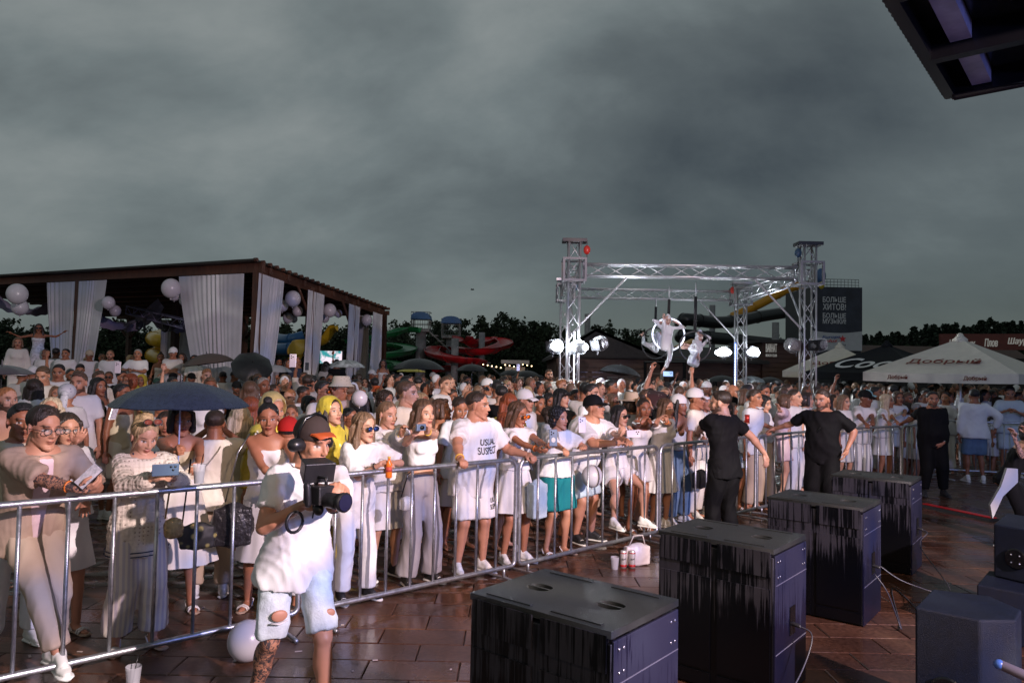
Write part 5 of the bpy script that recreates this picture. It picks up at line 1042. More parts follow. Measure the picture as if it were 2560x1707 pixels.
# ================================================================ UMBRELLAS
def market_umbrella(cx, cy, zpk, ze, rot, half, mt, label, val=.20, val_mt=None):
    t = empty('market_umbrella', (cx, cy, 0), R(rot), label, 'market umbrella', 'square market umbrellas at the right'); c = [(-half, -half), (half, -half), (half, half), (-half, half)]; n = 9
    V = []; F = []
    for q in range(4):
        a_, b_ = vec(*c[q], ze), vec(*c[(q + 1) % 4], ze); top = vec(0, 0, zpk); base = len(V)
        for i in range(n):
            for j in range(n):
                u, v = i / (n - 1), j / (n - 1); p = (a_ * (1 - u) + b_ * u) * (1 - v) + top * v; sagf = math.sin(math.pi * u) * (1 - v) * v * 4; V.append(p - vec(0, 0, .05 * sagf + .02 * math.sin(math.pi * u) * (1 - v)))
        F += [(base + i * n + j, base + (i + 1) * n + j, base + (i + 1) * n + j + 1, base + i * n + j + 1) for i in range(n - 1) for j in range(n - 1)]
    cn = obj('canopy', mesh('canopy', V, F, False), mt, t); V = []; F = []
    for q in range(4):
        a_, b_ = vec(*c[q], ze), vec(*c[(q + 1) % 4], ze); base = len(V)
        for i in range(9): u = i / 8; p = a_ * (1 - u) + b_ * u - vec(0, 0, .02 * math.sin(math.pi * u)); w = nrm(vec(p[0], p[1], 0)) * .02 * math.sin(i * 2); V += [p, p - vec(0, 0, val) + w * 0]
        F += [(base + 2 * i, base + 2 * i + 1, base + 2 * i + 3, base + 2 * i + 2) for i in range(8)]
    obj('valance', mesh('valance', V, F, False), val_mt or mt, t); S().cap((0, 0, zpk - .02), (0, 0, zpk + .06), .16, .07).build('vent_cap', mt, t, True)
    S().tube([(0, 0, 0), (0, 0, zpk)], .03, 8).build('pole', alu, t)
    for q in range(4): S().tube([(c[q][0] * .98, c[q][1] * .98, ze - .02), (0, 0, zpk - .06)], .015, 5).build('rib', alu, t)
    def face(q, u, v, off=.012): a_, b_ = vec(*c[q], ze), vec(*c[(q + 1) % 4], ze); top = vec(0, 0, zpk); p = (a_ * (1 - u) + b_ * u) * (1 - v) + top * v; ax = nrm(b_ - a_); up = nrm(top - (a_ + b_) / 2); nn = np.cross(ax, up); return p + nn * off, ax, up
    return t, face, c, ze
bei = M('beige_umbrella_canvas', (.64, .59, .50), .8, var=.06); bka = M('black_umbrella_canvas', (.008, .009, .012), .8, spec=.2); dred = M('dark_red_print', (.16, .022, .012), .7); wpr = M('white_print', (.6, .6, .6), .7)
t, face, c, ze = market_umbrella(10.2, 16.75, 2.87, 2.07, -49, 1.52, bei, 'large beige market umbrella nearest on the right with dark red lettering')
def umb_text(t, face, c, ze, q, big, uu=.5, vv=.30, w=1.45, h=.26):
    if big: p, ax, up = face(q, uu, vv); text(big, w, dred, t, p, ax, up, .003, height=h)
    for u in (.25, .75): p, ax, up = face(q, u, 0); text('Добрый', .42, dred, t, vec(p[0], p[1], ze - .11) + np.cross(ax, (0, 0, 1)) * .02, ax, (0, 0, 1), .003, height=.11)
umb_text(t, face, c, ze, 1 - 1, 'Добрый'); umb_text(t, face, c, ze, 3, None); 
for i in range(9): p, ax, up = face(3, .35 + .035 * i, .10 + .05 * i); S().box(p, np.array([.05, .012, .003]), np.stack([nrm(ax + up * 1.2), nrm(up - ax * .8), np.cross(ax, up)], 1)).build('dash_print', dred, t)
p, ax, up = face(3, .52, .03); S().box(p - vec(0, 0, .06), np.array([.05, .012, .15])).build('red_patch', dred, t)
t, face, c, ze = market_umbrella(11.0, 21.6, 2.93, 2.10, -52, 1.62, bka, 'black market umbrella with white script between the two beige ones', val=.22)
p, ax, up = face(0, .52, .30); text('Coca', 1.9, wpr, t, p, ax, up, .003, shear=.35, height=.62); p, ax, up = face(3, .5, .32); text('Coca', 1.5, wpr, t, p, ax, up, .003, shear=.35, height=.5)
t, face, c, ze = market_umbrella(10.95, 24.6, 2.98, 2.12, -30, 1.55, bei, 'beige market umbrella farthest left, half behind the truss tower'); umb_text(t, face, c, ze, 0, 'Добрый', h=.28); umb_text(t, face, c, ze, 3, 'Добрый', h=.28)
t, face, c, ze = market_umbrella(15.0, 18.6, 2.95, 2.10, -40, 1.5, bka, 'black market umbrella cut by the right edge of the photo')
def umbrella(px, py, D, r, mt, label, handle=None, tilt=(0, 0), flat=.5, cat='umbrella', under=None, drop=.75):
    p = at(px, py, D); t = empty('umbrella', p, 0, label, cat, 'open rain umbrellas held over the crowd'); t.rotation_euler = (R(tilt[0]), R(tilt[1]), .3); k = 8; rows = 7; n = k * 4; V = []
    for i in range(rows):
        a = R(88 * i / (rows - 1) * .62); 
        for j in range(n):
            f = (j % 4) / 4; sc_ = 1 - .055 * math.sin(math.pi * f) * (i / (rows - 1)); rr = r * math.sin(a) / math.sin(R(88 * .62)) * sc_; th = 2 * math.pi * j / n; V.append((rr * math.cos(th), rr * math.sin(th), -r * flat * 1.9 * (1 - math.cos(a)) - .01 * math.sin(math.pi * f) * i / rows + .0))
    F = [(i * n + j, (i + 1) * n + j, (i + 1) * n + (j + 1) % n, i * n + (j + 1) % n) for i in range(rows - 1) for j in range(n)]; V2 = [(x * .985, y * .985, z - .006) for x, y, z in V]; m_ = len(V); F += [tuple(m_ + q for q in f[::-1]) for f in F]
    cn = obj('canopy', mesh('canopy', V + V2, np.array(F)), mt, t); S().cap((0, 0, -.01), (0, 0, .05), .012, .006).build('tip', dkst, t, True); S().tube([(0, 0, 0), (0, 0, -drop)], .006, 6).build('shaft', M('pale_blue_shaft', (.35, .42, .75), .25, metal=.3) if handle else dkst, t); S().cap((0, 0, -drop), (0, 0, -drop - .09), .014, .014).build('handle', dk, t, True)
    for j in range(k): th = 2 * math.pi * j / k; S().tube([(r * math.cos(th) * .99, r * math.sin(th) * .99, V[(rows - 1) * n][2] - .008), (r * .5 * math.cos(th), r * .5 * math.sin(th), V[(rows // 2) * n][2] - .012)], .0035, 4).build('rib', dkst, t)
    return t
nav = M('wet_dark_blue_nylon', (.018, .026, .055), .28, var=.25, vscale=30, bump=.5, bscale=160); blk = M('wet_black_nylon', (.010, .011, .013), .35, bump=.4, bscale=120); brw = M('brown_umbrella_fabric', (.09, .065, .055), .5); clr = M('clear_patterned_umbrella', (.40, .44, .47), .3, var=.7, vscale=7, alpha=.75)
u1 = umbrella(453, 953, 5.45, .485, nav, 'wet dark blue umbrella over the front row at left', True, drop=.60, flat=.46)
me = text('UPF 50+', .13, wpr, u1, (.27, -.28, -.17), (.80, .60, 0), (-.38, .50, .78), .001)
umbrella(517, 884, 17.3, .58, brw, 'brown umbrella open before the widest curtain', tilt=(0, -9)); umbrella(632, 905, 16.2, .45, blk, 'round black umbrella tilted towards the stage left of the centre', tilt=(50, 10)); umbrella(868, 899, 18.0, .45, clr, 'clear umbrella with a grey pattern below the video screen'); umbrella(1048, 896, 17.5, .62, blk, 'wide black umbrella below the slide towers')
umbrella(1028, 922, 19.3, .38, M('yellow_nylon', (.65, .52, .02), .4), 'yellow umbrella under the wide black one', flat=.22); umbrella(1180, 910, 19, .42, blk, 'black umbrella below the red slide'); umbrella(1552, 912, 16.8, .50, blk, 'black umbrella below the hoops with a metal tip', tilt=(0, 8)); umbrella(1280, 924, 24, .42, blk, 'far black umbrella before the cream kiosk'); umbrella(1318, 926, 23, .45, blk, 'far black umbrella left of the left truss tower')
umbrella(1805, 938, 24, .50, blk, 'far black umbrella left of the rear right tower'); umbrella(1878, 940, 22, .44, clr, 'far clear umbrella right of the rear right tower'); umbrella(1925, 942, 22, .38, blk, 'far black umbrella below the beach club sign'); umbrella(5, 912, 7.6, .30, M('smoky_umbrella_film', (.05, .045, .055), .25), 'smoky umbrella cut by the left edge', flat=.35); umbrella(688, 912, 17.5, .40, M('pale_grey_nylon', (.35, .36, .38), .5), 'pale grey umbrella behind the raised phone')
def dots(name, c1, c2, sc_):
    m = M(name, c1, .5); t = m.node_tree; b = t.nodes['Principled BSDF']; v = t.nodes.new('ShaderNodeTexVoronoi'); v.inputs['Scale'].default_value = sc_; v.inputs['Randomness'].default_value = .7; tc = t.nodes.new('ShaderNodeTexCoord'); t.links.new(tc.outputs['Object'], v.inputs[0]); r = t.nodes.new('ShaderNodeValToRGB'); r.color_ramp.interpolation = 'CONSTANT'; t.links.new(v.outputs[0], r.inputs[0]); r.color_ramp.elements[0].color = (*c2, 1); r.color_ramp.elements[1].position = .16; r.color_ramp.elements[1].color = (*c1, 1); t.links.new(r.outputs[0], b.inputs['Base Color']); return m
umbrella(1668, 992, 9.9, .26, dots('dotted_maroon_nylon', (.035, .012, .015), (.5, .42, .42), 22), 'small maroon umbrella with white dots behind the backward cap', tilt=(35, 20), drop=.4)
balloon(899, 996, 20, 7.6, 'white balloon floating in the crowd right of the bucket hat', group='loose balloons'); balloon(1480, 1190, 27, 8.0, 'white balloon hanging behind the barrier beside the teal shorts', group='loose balloons')
bq = gnd(614, 1655); o = S(); o.ell((bq[0], bq[1] + .02, .132), (.126, .126, .132), n=32, m=23); tag(o.build('balloon', whitepl, None, True), 'round white balloon resting on the wet floor by the barrier', 'balloon', 'loose balloons')
S().cap((bq[0] - .05, bq[1] + .02, .012), (bq[0] - .075, bq[1] + .02, .006), .007, .012, n=7).build('knot', whitepl, bpy.data.objects[[x.name for x in sc.objects if x.name.startswith('balloon')][-1]] if 0 else None, True)
k_ = bpy.data.objects[[x.name for x in sc.objects if x.name.startswith('knot')][-1]]; k_.parent = [x for x in sc.objects if x.name.startswith('balloon') and x.get('label', '').startswith('round white balloon resting')][0]
# ================================================================ TREES
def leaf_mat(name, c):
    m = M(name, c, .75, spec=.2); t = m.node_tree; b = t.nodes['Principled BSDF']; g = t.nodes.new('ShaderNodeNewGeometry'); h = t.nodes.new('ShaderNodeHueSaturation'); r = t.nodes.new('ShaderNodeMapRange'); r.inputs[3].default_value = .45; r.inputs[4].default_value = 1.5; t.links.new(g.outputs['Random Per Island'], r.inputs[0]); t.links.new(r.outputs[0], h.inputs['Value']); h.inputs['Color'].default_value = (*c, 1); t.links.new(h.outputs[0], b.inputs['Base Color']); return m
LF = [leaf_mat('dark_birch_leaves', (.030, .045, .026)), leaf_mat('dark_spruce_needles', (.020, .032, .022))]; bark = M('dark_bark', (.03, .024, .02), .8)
def tree_mesh(kind, seed):
    rg = np.random.RandomState(seed); H = 1.0; V = []; F = []; n = 1500 if kind == 0 else 1100; cl = []
    if kind == 0:
        tops = [(rg.normal() * .10, rg.normal() * .10, .75 + .25 * rg.rand()) for _ in range(5)]
        for _ in range(46):
            t = tops[rg.randint(5)]; f = rg.rand() ** .7; cl.append((t[0] * (.5 + f) + rg.normal() * .11 * (1.15 - f), t[1] * (.5 + f) + rg.normal() * .11 * (1.15 - f), .16 + (t[2] - .16) * f, .075 * (1.25 - f * .8)))
    else:
        for _ in range(60): f = rg.rand(); a = rg.rand() * 6.3; r = .19 * (1 - f) ** .9 * (.5 + .5 * rg.rand()); cl.append((r * math.cos(a), r * math.sin(a), .12 + .86 * f - r * .25, .04 * (1.3 - f)))
    for i in range(n):
        c = cl[rg.randint(len(cl))]; p = np.array(c[:3]) + rg.normal(size=3) * c[3] * np.array([1, 1, .8]) * .75; a = nrm(rg.normal(size=3)); b = nrm(np.cross(a, rg.normal(size=3))); s_ = .014 + .014 * rg.rand(); k = len(V); V += [p + a * s_, p + b * s_ * .8, p - a * s_, p - b * s_ * .6]; F.append((k, k + 1, k + 2, k + 3))
    tr = S(); tr.tube([(0, 0, 0), (.01, 0, .4), (0, .01, .86)], [.018, .012, .003], 6)
    for i in range(9): a = rg.rand() * 6.3; z = .25 + .06 * i; tr.tube([(0, 0, z), (.11 * math.cos(a), .11 * math.sin(a), z + .12)], [.007, .002], 4)
    return mesh('crown', V, np.array(F), False), mesh('trunk', *tr.data())
TM = [[tree_mesh(0, s) for s in range(5)], [tree_mesh(1, 20 + s) for s in range(4)]]
def tree(px, D, ytop, kind, i, label, group, wid=1.0):
    p = at(px, ytop, D); h = p[2]; t = empty('birch_tree' if kind == 0 else 'spruce_tree', (p[0], D, 0), i * 1.7, label, 'tree', group); c, tr = TM[kind][i % len(TM[kind])]; sx = wid * h
    oc = obj('crown', c, LF[kind], t); oc.scale = (sx, sx, h); ot = obj('trunk', tr, bark, t); ot.scale = (sx, sx, h)
rg = random.Random(3)
tl = [(968, 62, 790), (988, 66, 797), (955, 58, 802), (1078, 60, 808), (1090, 64, 800), (1152, 58, 793), (1165, 60, 805), (1228, 62, 790), (1245, 60, 779), (1262, 63, 783), (1282, 60, 787), (1300, 62, 786), (1316, 60, 781), (1330, 64, 796), (1352, 62, 812), (1376, 60, 805), (1388, 58, 802), (1360, 60, 815), (1506, 60, 803), (1500, 66, 812), (1519, 66, 815), (1563, 60, 812), (1570, 64, 822), (1590, 66, 826), (1602, 60, 824), (1640, 66, 832), (1215, 66, 806), (1195, 60, 822), (1185, 64, 828), (1120, 64, 826), (1030, 66, 824), (1010, 60, 826), (1335, 66, 806), (1930, 62, 840), (1905, 66, 848), (1955, 60, 850), (1270, 70, 800), (1308, 70, 802), (1060, 64, 822), (1105, 68, 818), (1235, 56, 835), (1262, 55, 850), (1295, 55, 845), (1325, 56, 850), (1350, 55, 856), (1150, 68, 838), (1205, 56, 852)]
for i, (x, D, y) in enumerate(tl):
    zn = [q for k_, q in ((1000, 'just right of the pavilion roof end'), (1110, 'behind the two blue roofed slide towers'), (1210, 'above the right loops of the red slide'), (1345, 'in the tall clump between the red slide and the truss'), (1400, 'close beside the left truss tower'), (1700, 'above the dark shingled hall'), (9999, 'left of the advertising block')) if x < k_][0]
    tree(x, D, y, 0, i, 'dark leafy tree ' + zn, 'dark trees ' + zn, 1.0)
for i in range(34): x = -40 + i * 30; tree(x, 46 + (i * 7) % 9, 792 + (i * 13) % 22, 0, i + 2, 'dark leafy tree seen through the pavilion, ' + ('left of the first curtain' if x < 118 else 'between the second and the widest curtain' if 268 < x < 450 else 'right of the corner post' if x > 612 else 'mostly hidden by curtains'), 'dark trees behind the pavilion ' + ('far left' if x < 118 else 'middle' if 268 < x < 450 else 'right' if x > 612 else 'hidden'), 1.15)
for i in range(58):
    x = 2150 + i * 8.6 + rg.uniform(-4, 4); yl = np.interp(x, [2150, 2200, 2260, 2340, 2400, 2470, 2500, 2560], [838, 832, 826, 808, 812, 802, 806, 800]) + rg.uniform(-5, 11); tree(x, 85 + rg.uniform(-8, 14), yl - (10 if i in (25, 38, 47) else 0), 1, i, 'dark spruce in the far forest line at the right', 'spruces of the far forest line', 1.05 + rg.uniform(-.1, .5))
wd = S(); wd.box((0, 0, 0), np.array([1, 1, 1]))
def wood(label, x0, x1, D, ytop, hvar, seed):
    rg = np.random.RandomState(seed); V = []; n = 9000; a = at(x0, ytop, D); b = at(x1, ytop, D); u = rg.rand(n); X = a[0] + (b[0] - a[0]) * u; zt = a[2] * (1 - hvar * (.5 + .5 * np.sin(u * 60 + 3 * np.sin(u * 17)))); Z = zt * rg.rand(n) ** .7; Y = D + rg.rand(n) * 9; A = rg.normal(size=(n, 3)); A /= np.linalg.norm(A, axis=1)[:, None]; B = np.cross(A, rg.normal(size=(n, 3))); B /= np.linalg.norm(B, axis=1)[:, None]; P_ = np.stack([X, Y, Z], 1); s_ = (.16 + .22 * rg.rand(n))[:, None]
    V = np.stack([P_ + A * s_, P_ + B * s_, P_ - A * s_, P_ - B * s_], 1).reshape(-1, 3); F = np.arange(4 * n).reshape(-1, 4); tag(obj('undergrowth', mesh('undergrowth', V, F, False), LF[0]), label, 'wood', kind='stuff')
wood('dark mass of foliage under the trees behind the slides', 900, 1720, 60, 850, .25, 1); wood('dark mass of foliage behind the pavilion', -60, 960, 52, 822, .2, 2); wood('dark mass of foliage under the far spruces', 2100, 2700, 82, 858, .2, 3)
bird = S(); q = at(1181, 724, 60); bird.ell(q, (.16, .07, .05)).cap(q, q + vec(-.12, .05, .10), .05, .01, 1, .3).cap(q, q + vec(.10, -.05, .08), .05, .01, 1, .3); tag(bird.build('bird', dk, None, True), 'small dark bird flying alone in the grey sky', 'bird')
# ================================================================ THINGS PEOPLE HOLD
PHW = M('pale_phone_back', (.55, .50, .56), .25, spec=.6); PHK = M('dark_phone_back', (.03, .035, .05), .2); PHB = M('blue_phone_back', (.10, .16, .26), .25); SCRN = M('lit_phone_screen', (.3, .25, .28), .2, var=.6, vscale=40, emit=(.75, .7, .8), es=.25)
def phone(p, face, mt, label, up=(0, 0, 1), land=False, screen=True, mark=None):
    """face: direction the back cover looks in"""
    f = nrm(face); a, b, _ = frame(f, up); t = empty('phone', p, 0, label, 'phone'); Mx = np.stack([a, b, f], 1); w, h = (.078, .038) if land else (.038, .078)
    bevel(S().box((0, 0, 0), np.array([w, h, .0045]), Mx).build('case', mt, t), .004); S().box(-f * .0052, np.array([w * .92, h * .95, .0006]), Mx).build('screen', SCRN if screen else dk, t)
    for i, j in ((-.018, .055), (-.018, .030), (.002, .043)):
        if land: i, j = j, -i
        S().ell(a * i + b * j + f * .0055, (.0075, .0075, .003), Mx, n=8, m=5).build('lens', dk, t, True)
    if mark: S().loft([a * 0 - b * .02 + f * .005, a * 0 - b * .02 + f * .006], [.020] * 2, [.024] * 2, [a] * 2, [b] * 2, 14).build('print', mark, t)
    return t
def wristband(body, J, i, mt, r=.031, d=.03):
    w, e = J['wr'][i], J['el'][i]; u = nrm(e - w); p = w + u * d; x, y, _ = frame(u); S().tube([p + (x * math.cos(q) + y * math.sin(q)) * r for q in np.linspace(0, 2 * math.pi, 15)[:-1]], .0055, 6, True).build('wristband', mt, body, True)
ORB = M('orange_band', (.75, .20, .03), .5); WHB = M('white_band', (.7, .7, .68), .5); YEB = M('yellow_band', (.8, .5, .08), .5); BKB = M('black_band', (.02, .02, .02), .5)
def cup(p, label, mt, fill=None, r=.036, h=.11, straw=True):
    t = empty('plastic_cup', p, 0, label, 'cup'); S().loft([(0, 0, 0), (0, 0, h)], [r * .72, r], [r * .72, r], [vec(1, 0, 0)] * 2, [vec(0, 1, 0)] * 2, 20, cap=False).loft([(0, 0, 0), (0, 0, .002)], [r * .72] * 2, [r * .72] * 2, [vec(1, 0, 0)] * 2, [vec(0, 1, 0)] * 2, 20).build('cup_wall', mt, t, True)
    if fill: S().loft([(0, 0, .003), (0, 0, h * .6)], [r * .70, r * .86], [r * .70, r * .86], [vec(1, 0, 0)] * 2, [vec(0, 1, 0)] * 2, 18).build('drink', fill, t, True)
    if straw: S().tube([(-.01, 0, .01), (.025, .0, h + .07)], .003, 6).build('straw', dk, t, True)
    return t
frost = M('frosted_plastic', (.55, .55, .60), .35, alpha=.55); cola = M('cola', (.02, .008, .004), .1); beer = M('beer', (.55, .22, .03), .1)
def bag(p, rz, w, h, d, mt, label, strap=None, name='handbag', cat='bag', smt=None):
    t = empty(name, p, rz, label, cat); s = S(); s.ell((0, 0, h * .45), (w * .52, d * .55, h * .5)); s.box((0, 0, h * .42), np.array([w * .44, d * .38, h * .40])); V, F = solid(s, .012, 3); V = folds(V, F, .004, 3, 30); obj('bag_body', mesh('bag_body', V, F), mt, t)
    if strap is not None: S().tube(strap, .006, 6).build('strap', smt or mt, t, True)
    return t
# ================================================================ FRONT ROW
FR = 42
def W(px, py, D): return at(px, py, D)
def RP(px, off=0.0, dz=.035): q = rail_pt(px, off); return vec(q[0], q[1], 1.1 + dz)
def hero(px, o_, label, **P):
    P['h'] = P.get('h', 1.72) - .035
    if 'pos' not in P: q = rail_pt(px, o_); P['pos'] = (q[0], q[1])
    P.setdefault('yaw', FR); return person(P, label)
# 1 man in the tan overshirt
r, J, b = hero(88, .40, 'man with glasses in an open tan shirt leaning over the barrier with a phone', sex='m', h=1.80, yaw=48, lean=15, w=.98, skin='s0', hair=('messy', 'd'), head=(14, 10, 0), glasses=('clear', 'c'),
    rhw=W(196, 1222, 4.42), lhw=W(192, 1210, 4.50), rg='hold', lg='hold', rhnw=(0, .5, .8), lhnw=(-.3, .4, .8), rhdw=(1, .2, .15), lhdw=(.9, -.3, .3), rew=(-.6, -.2, -1), rfw=gnd(158, 1668, .10), rkw=(.8, -.6, .3), rtd=(.2, -1, 0), tattoo=lambda J: [(J['el'][0], J['wr'][0], .07)], off=(0, .06, -.06),
    wear=[('tank', 'p', dict(fit=.012, hem=-.14, top=.49)), ('tee', 'o', dict(fit=.026, hem=-.16, sl=.95, fl=.10, amp=.007, open_=True, top=.505, nm='overshirt')), ('legs', 'e', dict(frac=.93, r0=.094, r1=.080, rh=.078, amp=.009))], shoes=('sneaker', 'w'))
wristband(b, J, 0, ORB, d=.07); phone(W(222, 1190, 4.42), (-.1, .9, -.35), PHK, 'phone with a bright screen held by the man with glasses', up=(.6, .1, .8))
# 2 girl behind him
hero(158, .95, 'young woman with glasses touching her face behind the man in the tan shirt', sex='f', h=1.63, yaw=44, skin='s0', hair=('long', 'd'), head=(6, 0, 4), glasses=('clear', 'c'), rhw=W(186, 1108, 4.95), rew=(.3, -.6, -1), rhn=(0, 1, .2), lhw=W(215, 1260, 5.0), rg='relax',
    wear=[('tee', 'w', dict(fit=.03, sl=.9, hem=-.02)), ('skirt', 'w', dict(z1=.52, r1=.24, pleats=9, amp=.01))], shoes=('sandal', 's'))
# 3 blonde in the knitted sweater
def knit_mat():
    m = M('openwork_knit', (.62, .55, .46), .9, spec=.15); t = m.node_tree; b = t.nodes['Principled BSDF']; tc = t.nodes.new('ShaderNodeTexCoord'); v = t.nodes.new('ShaderNodeTexVoronoi'); v.inputs['Scale'].default_value = 34; v.inputs['Randomness'].default_value = .12; t.links.new(tc.outputs['Object'], v.inputs[0])
    r = t.nodes.new('ShaderNodeValToRGB'); t.links.new(v.outputs[0], r.inputs[0]); r.color_ramp.elements[0].position = .16; r.color_ramp.elements[0].color = (.30, .24, .20, 1); r.color_ramp.elements[1].position = .26; r.color_ramp.elements[1].color = (.64, .57, .49, 1); t.links.new(r.outputs[0], b.inputs['Base Color'])
    bp = t.nodes.new('ShaderNodeBump'); bp.inputs['Strength'].default_value = .9; bp.inputs['Distance'].default_value = .012; t.links.new(v.outputs[0], bp.inputs['Height']); t.links.new(bp.outputs[0], b.inputs['Normal']); return m
def stripe_mat(name, c1, c2, sc_, axis=0):
    m = M(name, c1, .85, spec=.2); t = m.node_tree; b = t.nodes['Principled BSDF']; tc = t.nodes.new('ShaderNodeTexCoord'); w = t.nodes.new('ShaderNodeTexWave'); w.bands_direction = 'XYZ'[axis]; w.inputs['Scale'].default_value = sc_; w.inputs['Distortion'].default_value = .6; t.links.new(tc.outputs['Object'], w.inputs[0]); r = t.nodes.new('ShaderNodeValToRGB'); r.color_ramp.elements[0].position = .45; r.color_ramp.elements[1].position = .55; r.color_ramp.elements[0].color = (*c1, 1); r.color_ramp.elements[1].color = (*c2, 1); t.links.new(w.outputs[0], r.inputs[0]); t.links.new(r.outputs[0], b.inputs['Base Color']); return m
r, J, b = hero(350, .36, 'blonde woman in a long openwork knitted sweater looking down at her phone', sex='f', h=1.62, yaw=40, lean=5, skin='s4', hair=('updo', 'y'), head=(10, 26, 0), glasses=('sun', 'r', 'up'), rhw=W(380, 1196, 4.72), lhw=W(432, 1196, 4.80), rg='hold', lg='hold', rhnw=(.3, .8, -.2), lhnw=(-.6, .6, 0), rew=(-.8, -.3, -1), lew=(1, 0, -1),
    wear=[('tee', knit_mat(), dict(fit=.036, long=.93, hem=-.24, fl=.06, top=.50, amp=.009, nm='sweater')), ('legs', stripe_mat('striped_trouser_cloth', (.62, .56, .50), (.46, .42, .46), 9), dict(frac=.93, r0=.110, r1=.098, rh=.112, amp=.010))], shoes=('sandal', 'w') if 0 else ('sandal', 's'))
for z in (-.215, -.185):
    c = J['pel'] + J['u'] * z; S().tube([c + J['ax'] * (.222 * math.cos(q)) + J['bk'] * (.160 * math.sin(q)) for q in np.linspace(0, 2 * math.pi, 33)[:-1]], .0045, 5, True).build('navy_stripe', CL['n'], b, True)
for i in (0, 1):
    for d in (.045, .075): wristband(b, J, i, CL['n'], .050, d)
for q in (-1, 1): S().tube([J['nb'] + J['ax'] * q * .075 + vec(0, -.02, .0), J['pel'] + J['u'] * .36 - J['bk'] * .155 + J['ax'] * q * .02], .006, 6).build('neck_stripe', CL['n'], b, True)
phone(W(414, 1174, 4.66), (.5, -.8, -.1), PHB, 'phone held sideways by the blonde in the knitted sweater', land=True)
bag(W(432, 1345, 4.9), .5, .13, .15, .06, M('gold_sequin', (.45, .34, .18), .22, metal=.8, var=.6, vscale=60, bump=1, bscale=120), 'small glittering gold handbag beside the knitted sweater', strap=[(-.05, 0, .13), (-.03, .02, .30), (.02, .03, .34)])
# 4 umbrella woman
r, J, b = hero(448, 1.0, 'dark haired woman in a cream sundress holding the dark blue umbrella', sex='f', h=1.68, yaw=22, skin='s1', hair=('bob', 'k'), head=(20, 6, 0), rhw=W(443, 1130, 5.35), rg='grip', rew=(-.3, -.4, -1), rhn=(0, 1, 0), lhw=W(492, 1200, 5.25), lg='hold', lhn=(-1, 0, 0), lew=(.5, .3, -1),
    wear=[('tank', 'c', dict(hem=-.06, fit=.014)), ('skirt', 'v', dict(z1=.40, r1=.32, z0=.16, pleats=12, amp=.016))], shoes=('sandal', 's'))
cup(W(497, 1207, 5.12), 'clear cup of cola with a black straw held under the blue umbrella', frost, cola, r=.042, h=.13)
pm = M('black_floral_bag', (.012, .012, .013), .6); t_ = pm.node_tree; v_ = t_.nodes.new('ShaderNodeTexVoronoi'); v_.inputs['Scale'].default_value = 16; tc_ = t_.nodes.new('ShaderNodeTexCoord'); t_.links.new(tc_.outputs['Object'], v_.inputs[0]); r_ = t_.nodes.new('ShaderNodeValToRGB'); t_.links.new(v_.outputs[0], r_.inputs[0]); r_.color_ramp.elements[0].color = (.55, .2, .12, 1); r_.color_ramp.elements[1].color = (.012, .012, .013, 1); r_.color_ramp.elements[1].position = .38; e_ = r_.color_ramp.elements.new(.2); e_.color = (.35, .3, .1, 1); t_.links.new(r_.outputs[0], t_.nodes['Principled BSDF'].inputs['Base Color'])
bag(W(492, 1372, 5.2), .4, .26, .20, .08, pm, 'black shoulder bag with small flowers under the umbrella', strap=[(-.10, 0, .17), (-.08, 0, .40), (-.06, .05, .62)], smt=dk)
# 5 black haired woman behind the cameraman
r, J, b = hero(668, .62, 'black haired woman in a white sundress frowning behind the cameraman', sex='f', h=1.70, yaw=12, skin='s1', hair=('bun', 'k'), head=(6, 6, -4), rhw=W(700, 1220, 5.6), lhw=W(740, 1190, 5.5), rew=(-1, 0, -1),
    wear=[('tank', 'w', dict(hem=-.05)), ('skirt', 'w', dict(z1=.42, r1=.24, pleats=8, amp=.01))], shoes=('sandal', 's'))
bag(W(580, 1365, 5.75), .3, .32, .36, .10, M('black_quilted_leather', (.02, .018, .02), .35, bump=1, bscale=28), 'large black quilted bag with a chain strap behind the barrier', strap=[(-.06, 0, .34), (.02, 0, .72), (.10, .05, .86)], smt=M('chain_steel', (.5, .5, .5), .3, metal=1))
# 6 cameraman
P = dict(sex='m', pos=(-1.17, 4.12), h=1.72, yaw=34, lean=11, side=3, w=.97, skin='s0', hair=('buzz', 'd'), head=(24, 12, 0), rhw=W(758, 1262, 3.80), lhw=W(828, 1268, 3.66), rg='grip', lg='hold', rhdw=(.7, -.3, .2), rhnw=(.6, .7, 0), lhdw=(.2, .1, .9), lhnw=(-.2, .8, .2), rew=(-.9, -.1, -1), lew=(.9, .4, -1), rfw=(-1.39, 4.12, .085), lfw=(-.96, 4.0, .085), off=(0, 0, -.03),
    tattoo=lambda J: [(J['kn'][0] + vec(0, 0, .05), J['an'][0], .10), (J['an'][0], J['an'][0] + vec(0, -.1, -.05), .1)], wear=[('tee', 'w', dict(fit=.020, sl=.66, hem=-.15, fl=.20, amp=.008)), ('legs', M('bleached_denim', (.56, .63, .67), .8, var=.25, vscale=9, bump=.3, bscale=90), dict(frac=.47, r0=.098, r1=.096, amp=.010, nm='denim_shorts'))], shoes=('sneaker', 'w'), hvox=.0045)
r, J, b = person(P, 'cameraman in white shirt and torn pale denim shorts wearing headphones')
hm = Matrix.LocRotScale(Vector(J['hc']), Matrix(J['HM'].tolist()).to_quaternion(), Vector((1.05,) * 3))
cr_, vi_ = hat_meshes('cap'); obj('cap_crown', cr_[1], M('dark_mesh_cap', (.035, .02, .018), .7, bump=.6, bscale=300), b, hm @ Matrix.Translation((0, 0, .004))); obj('visor', vi_[1], M('orange_visor', (.42, .075, .015), .6), b, hm @ Matrix.Translation((0, .025, .012)) @ Matrix.Rotation(R(-14), 4, 'X'))
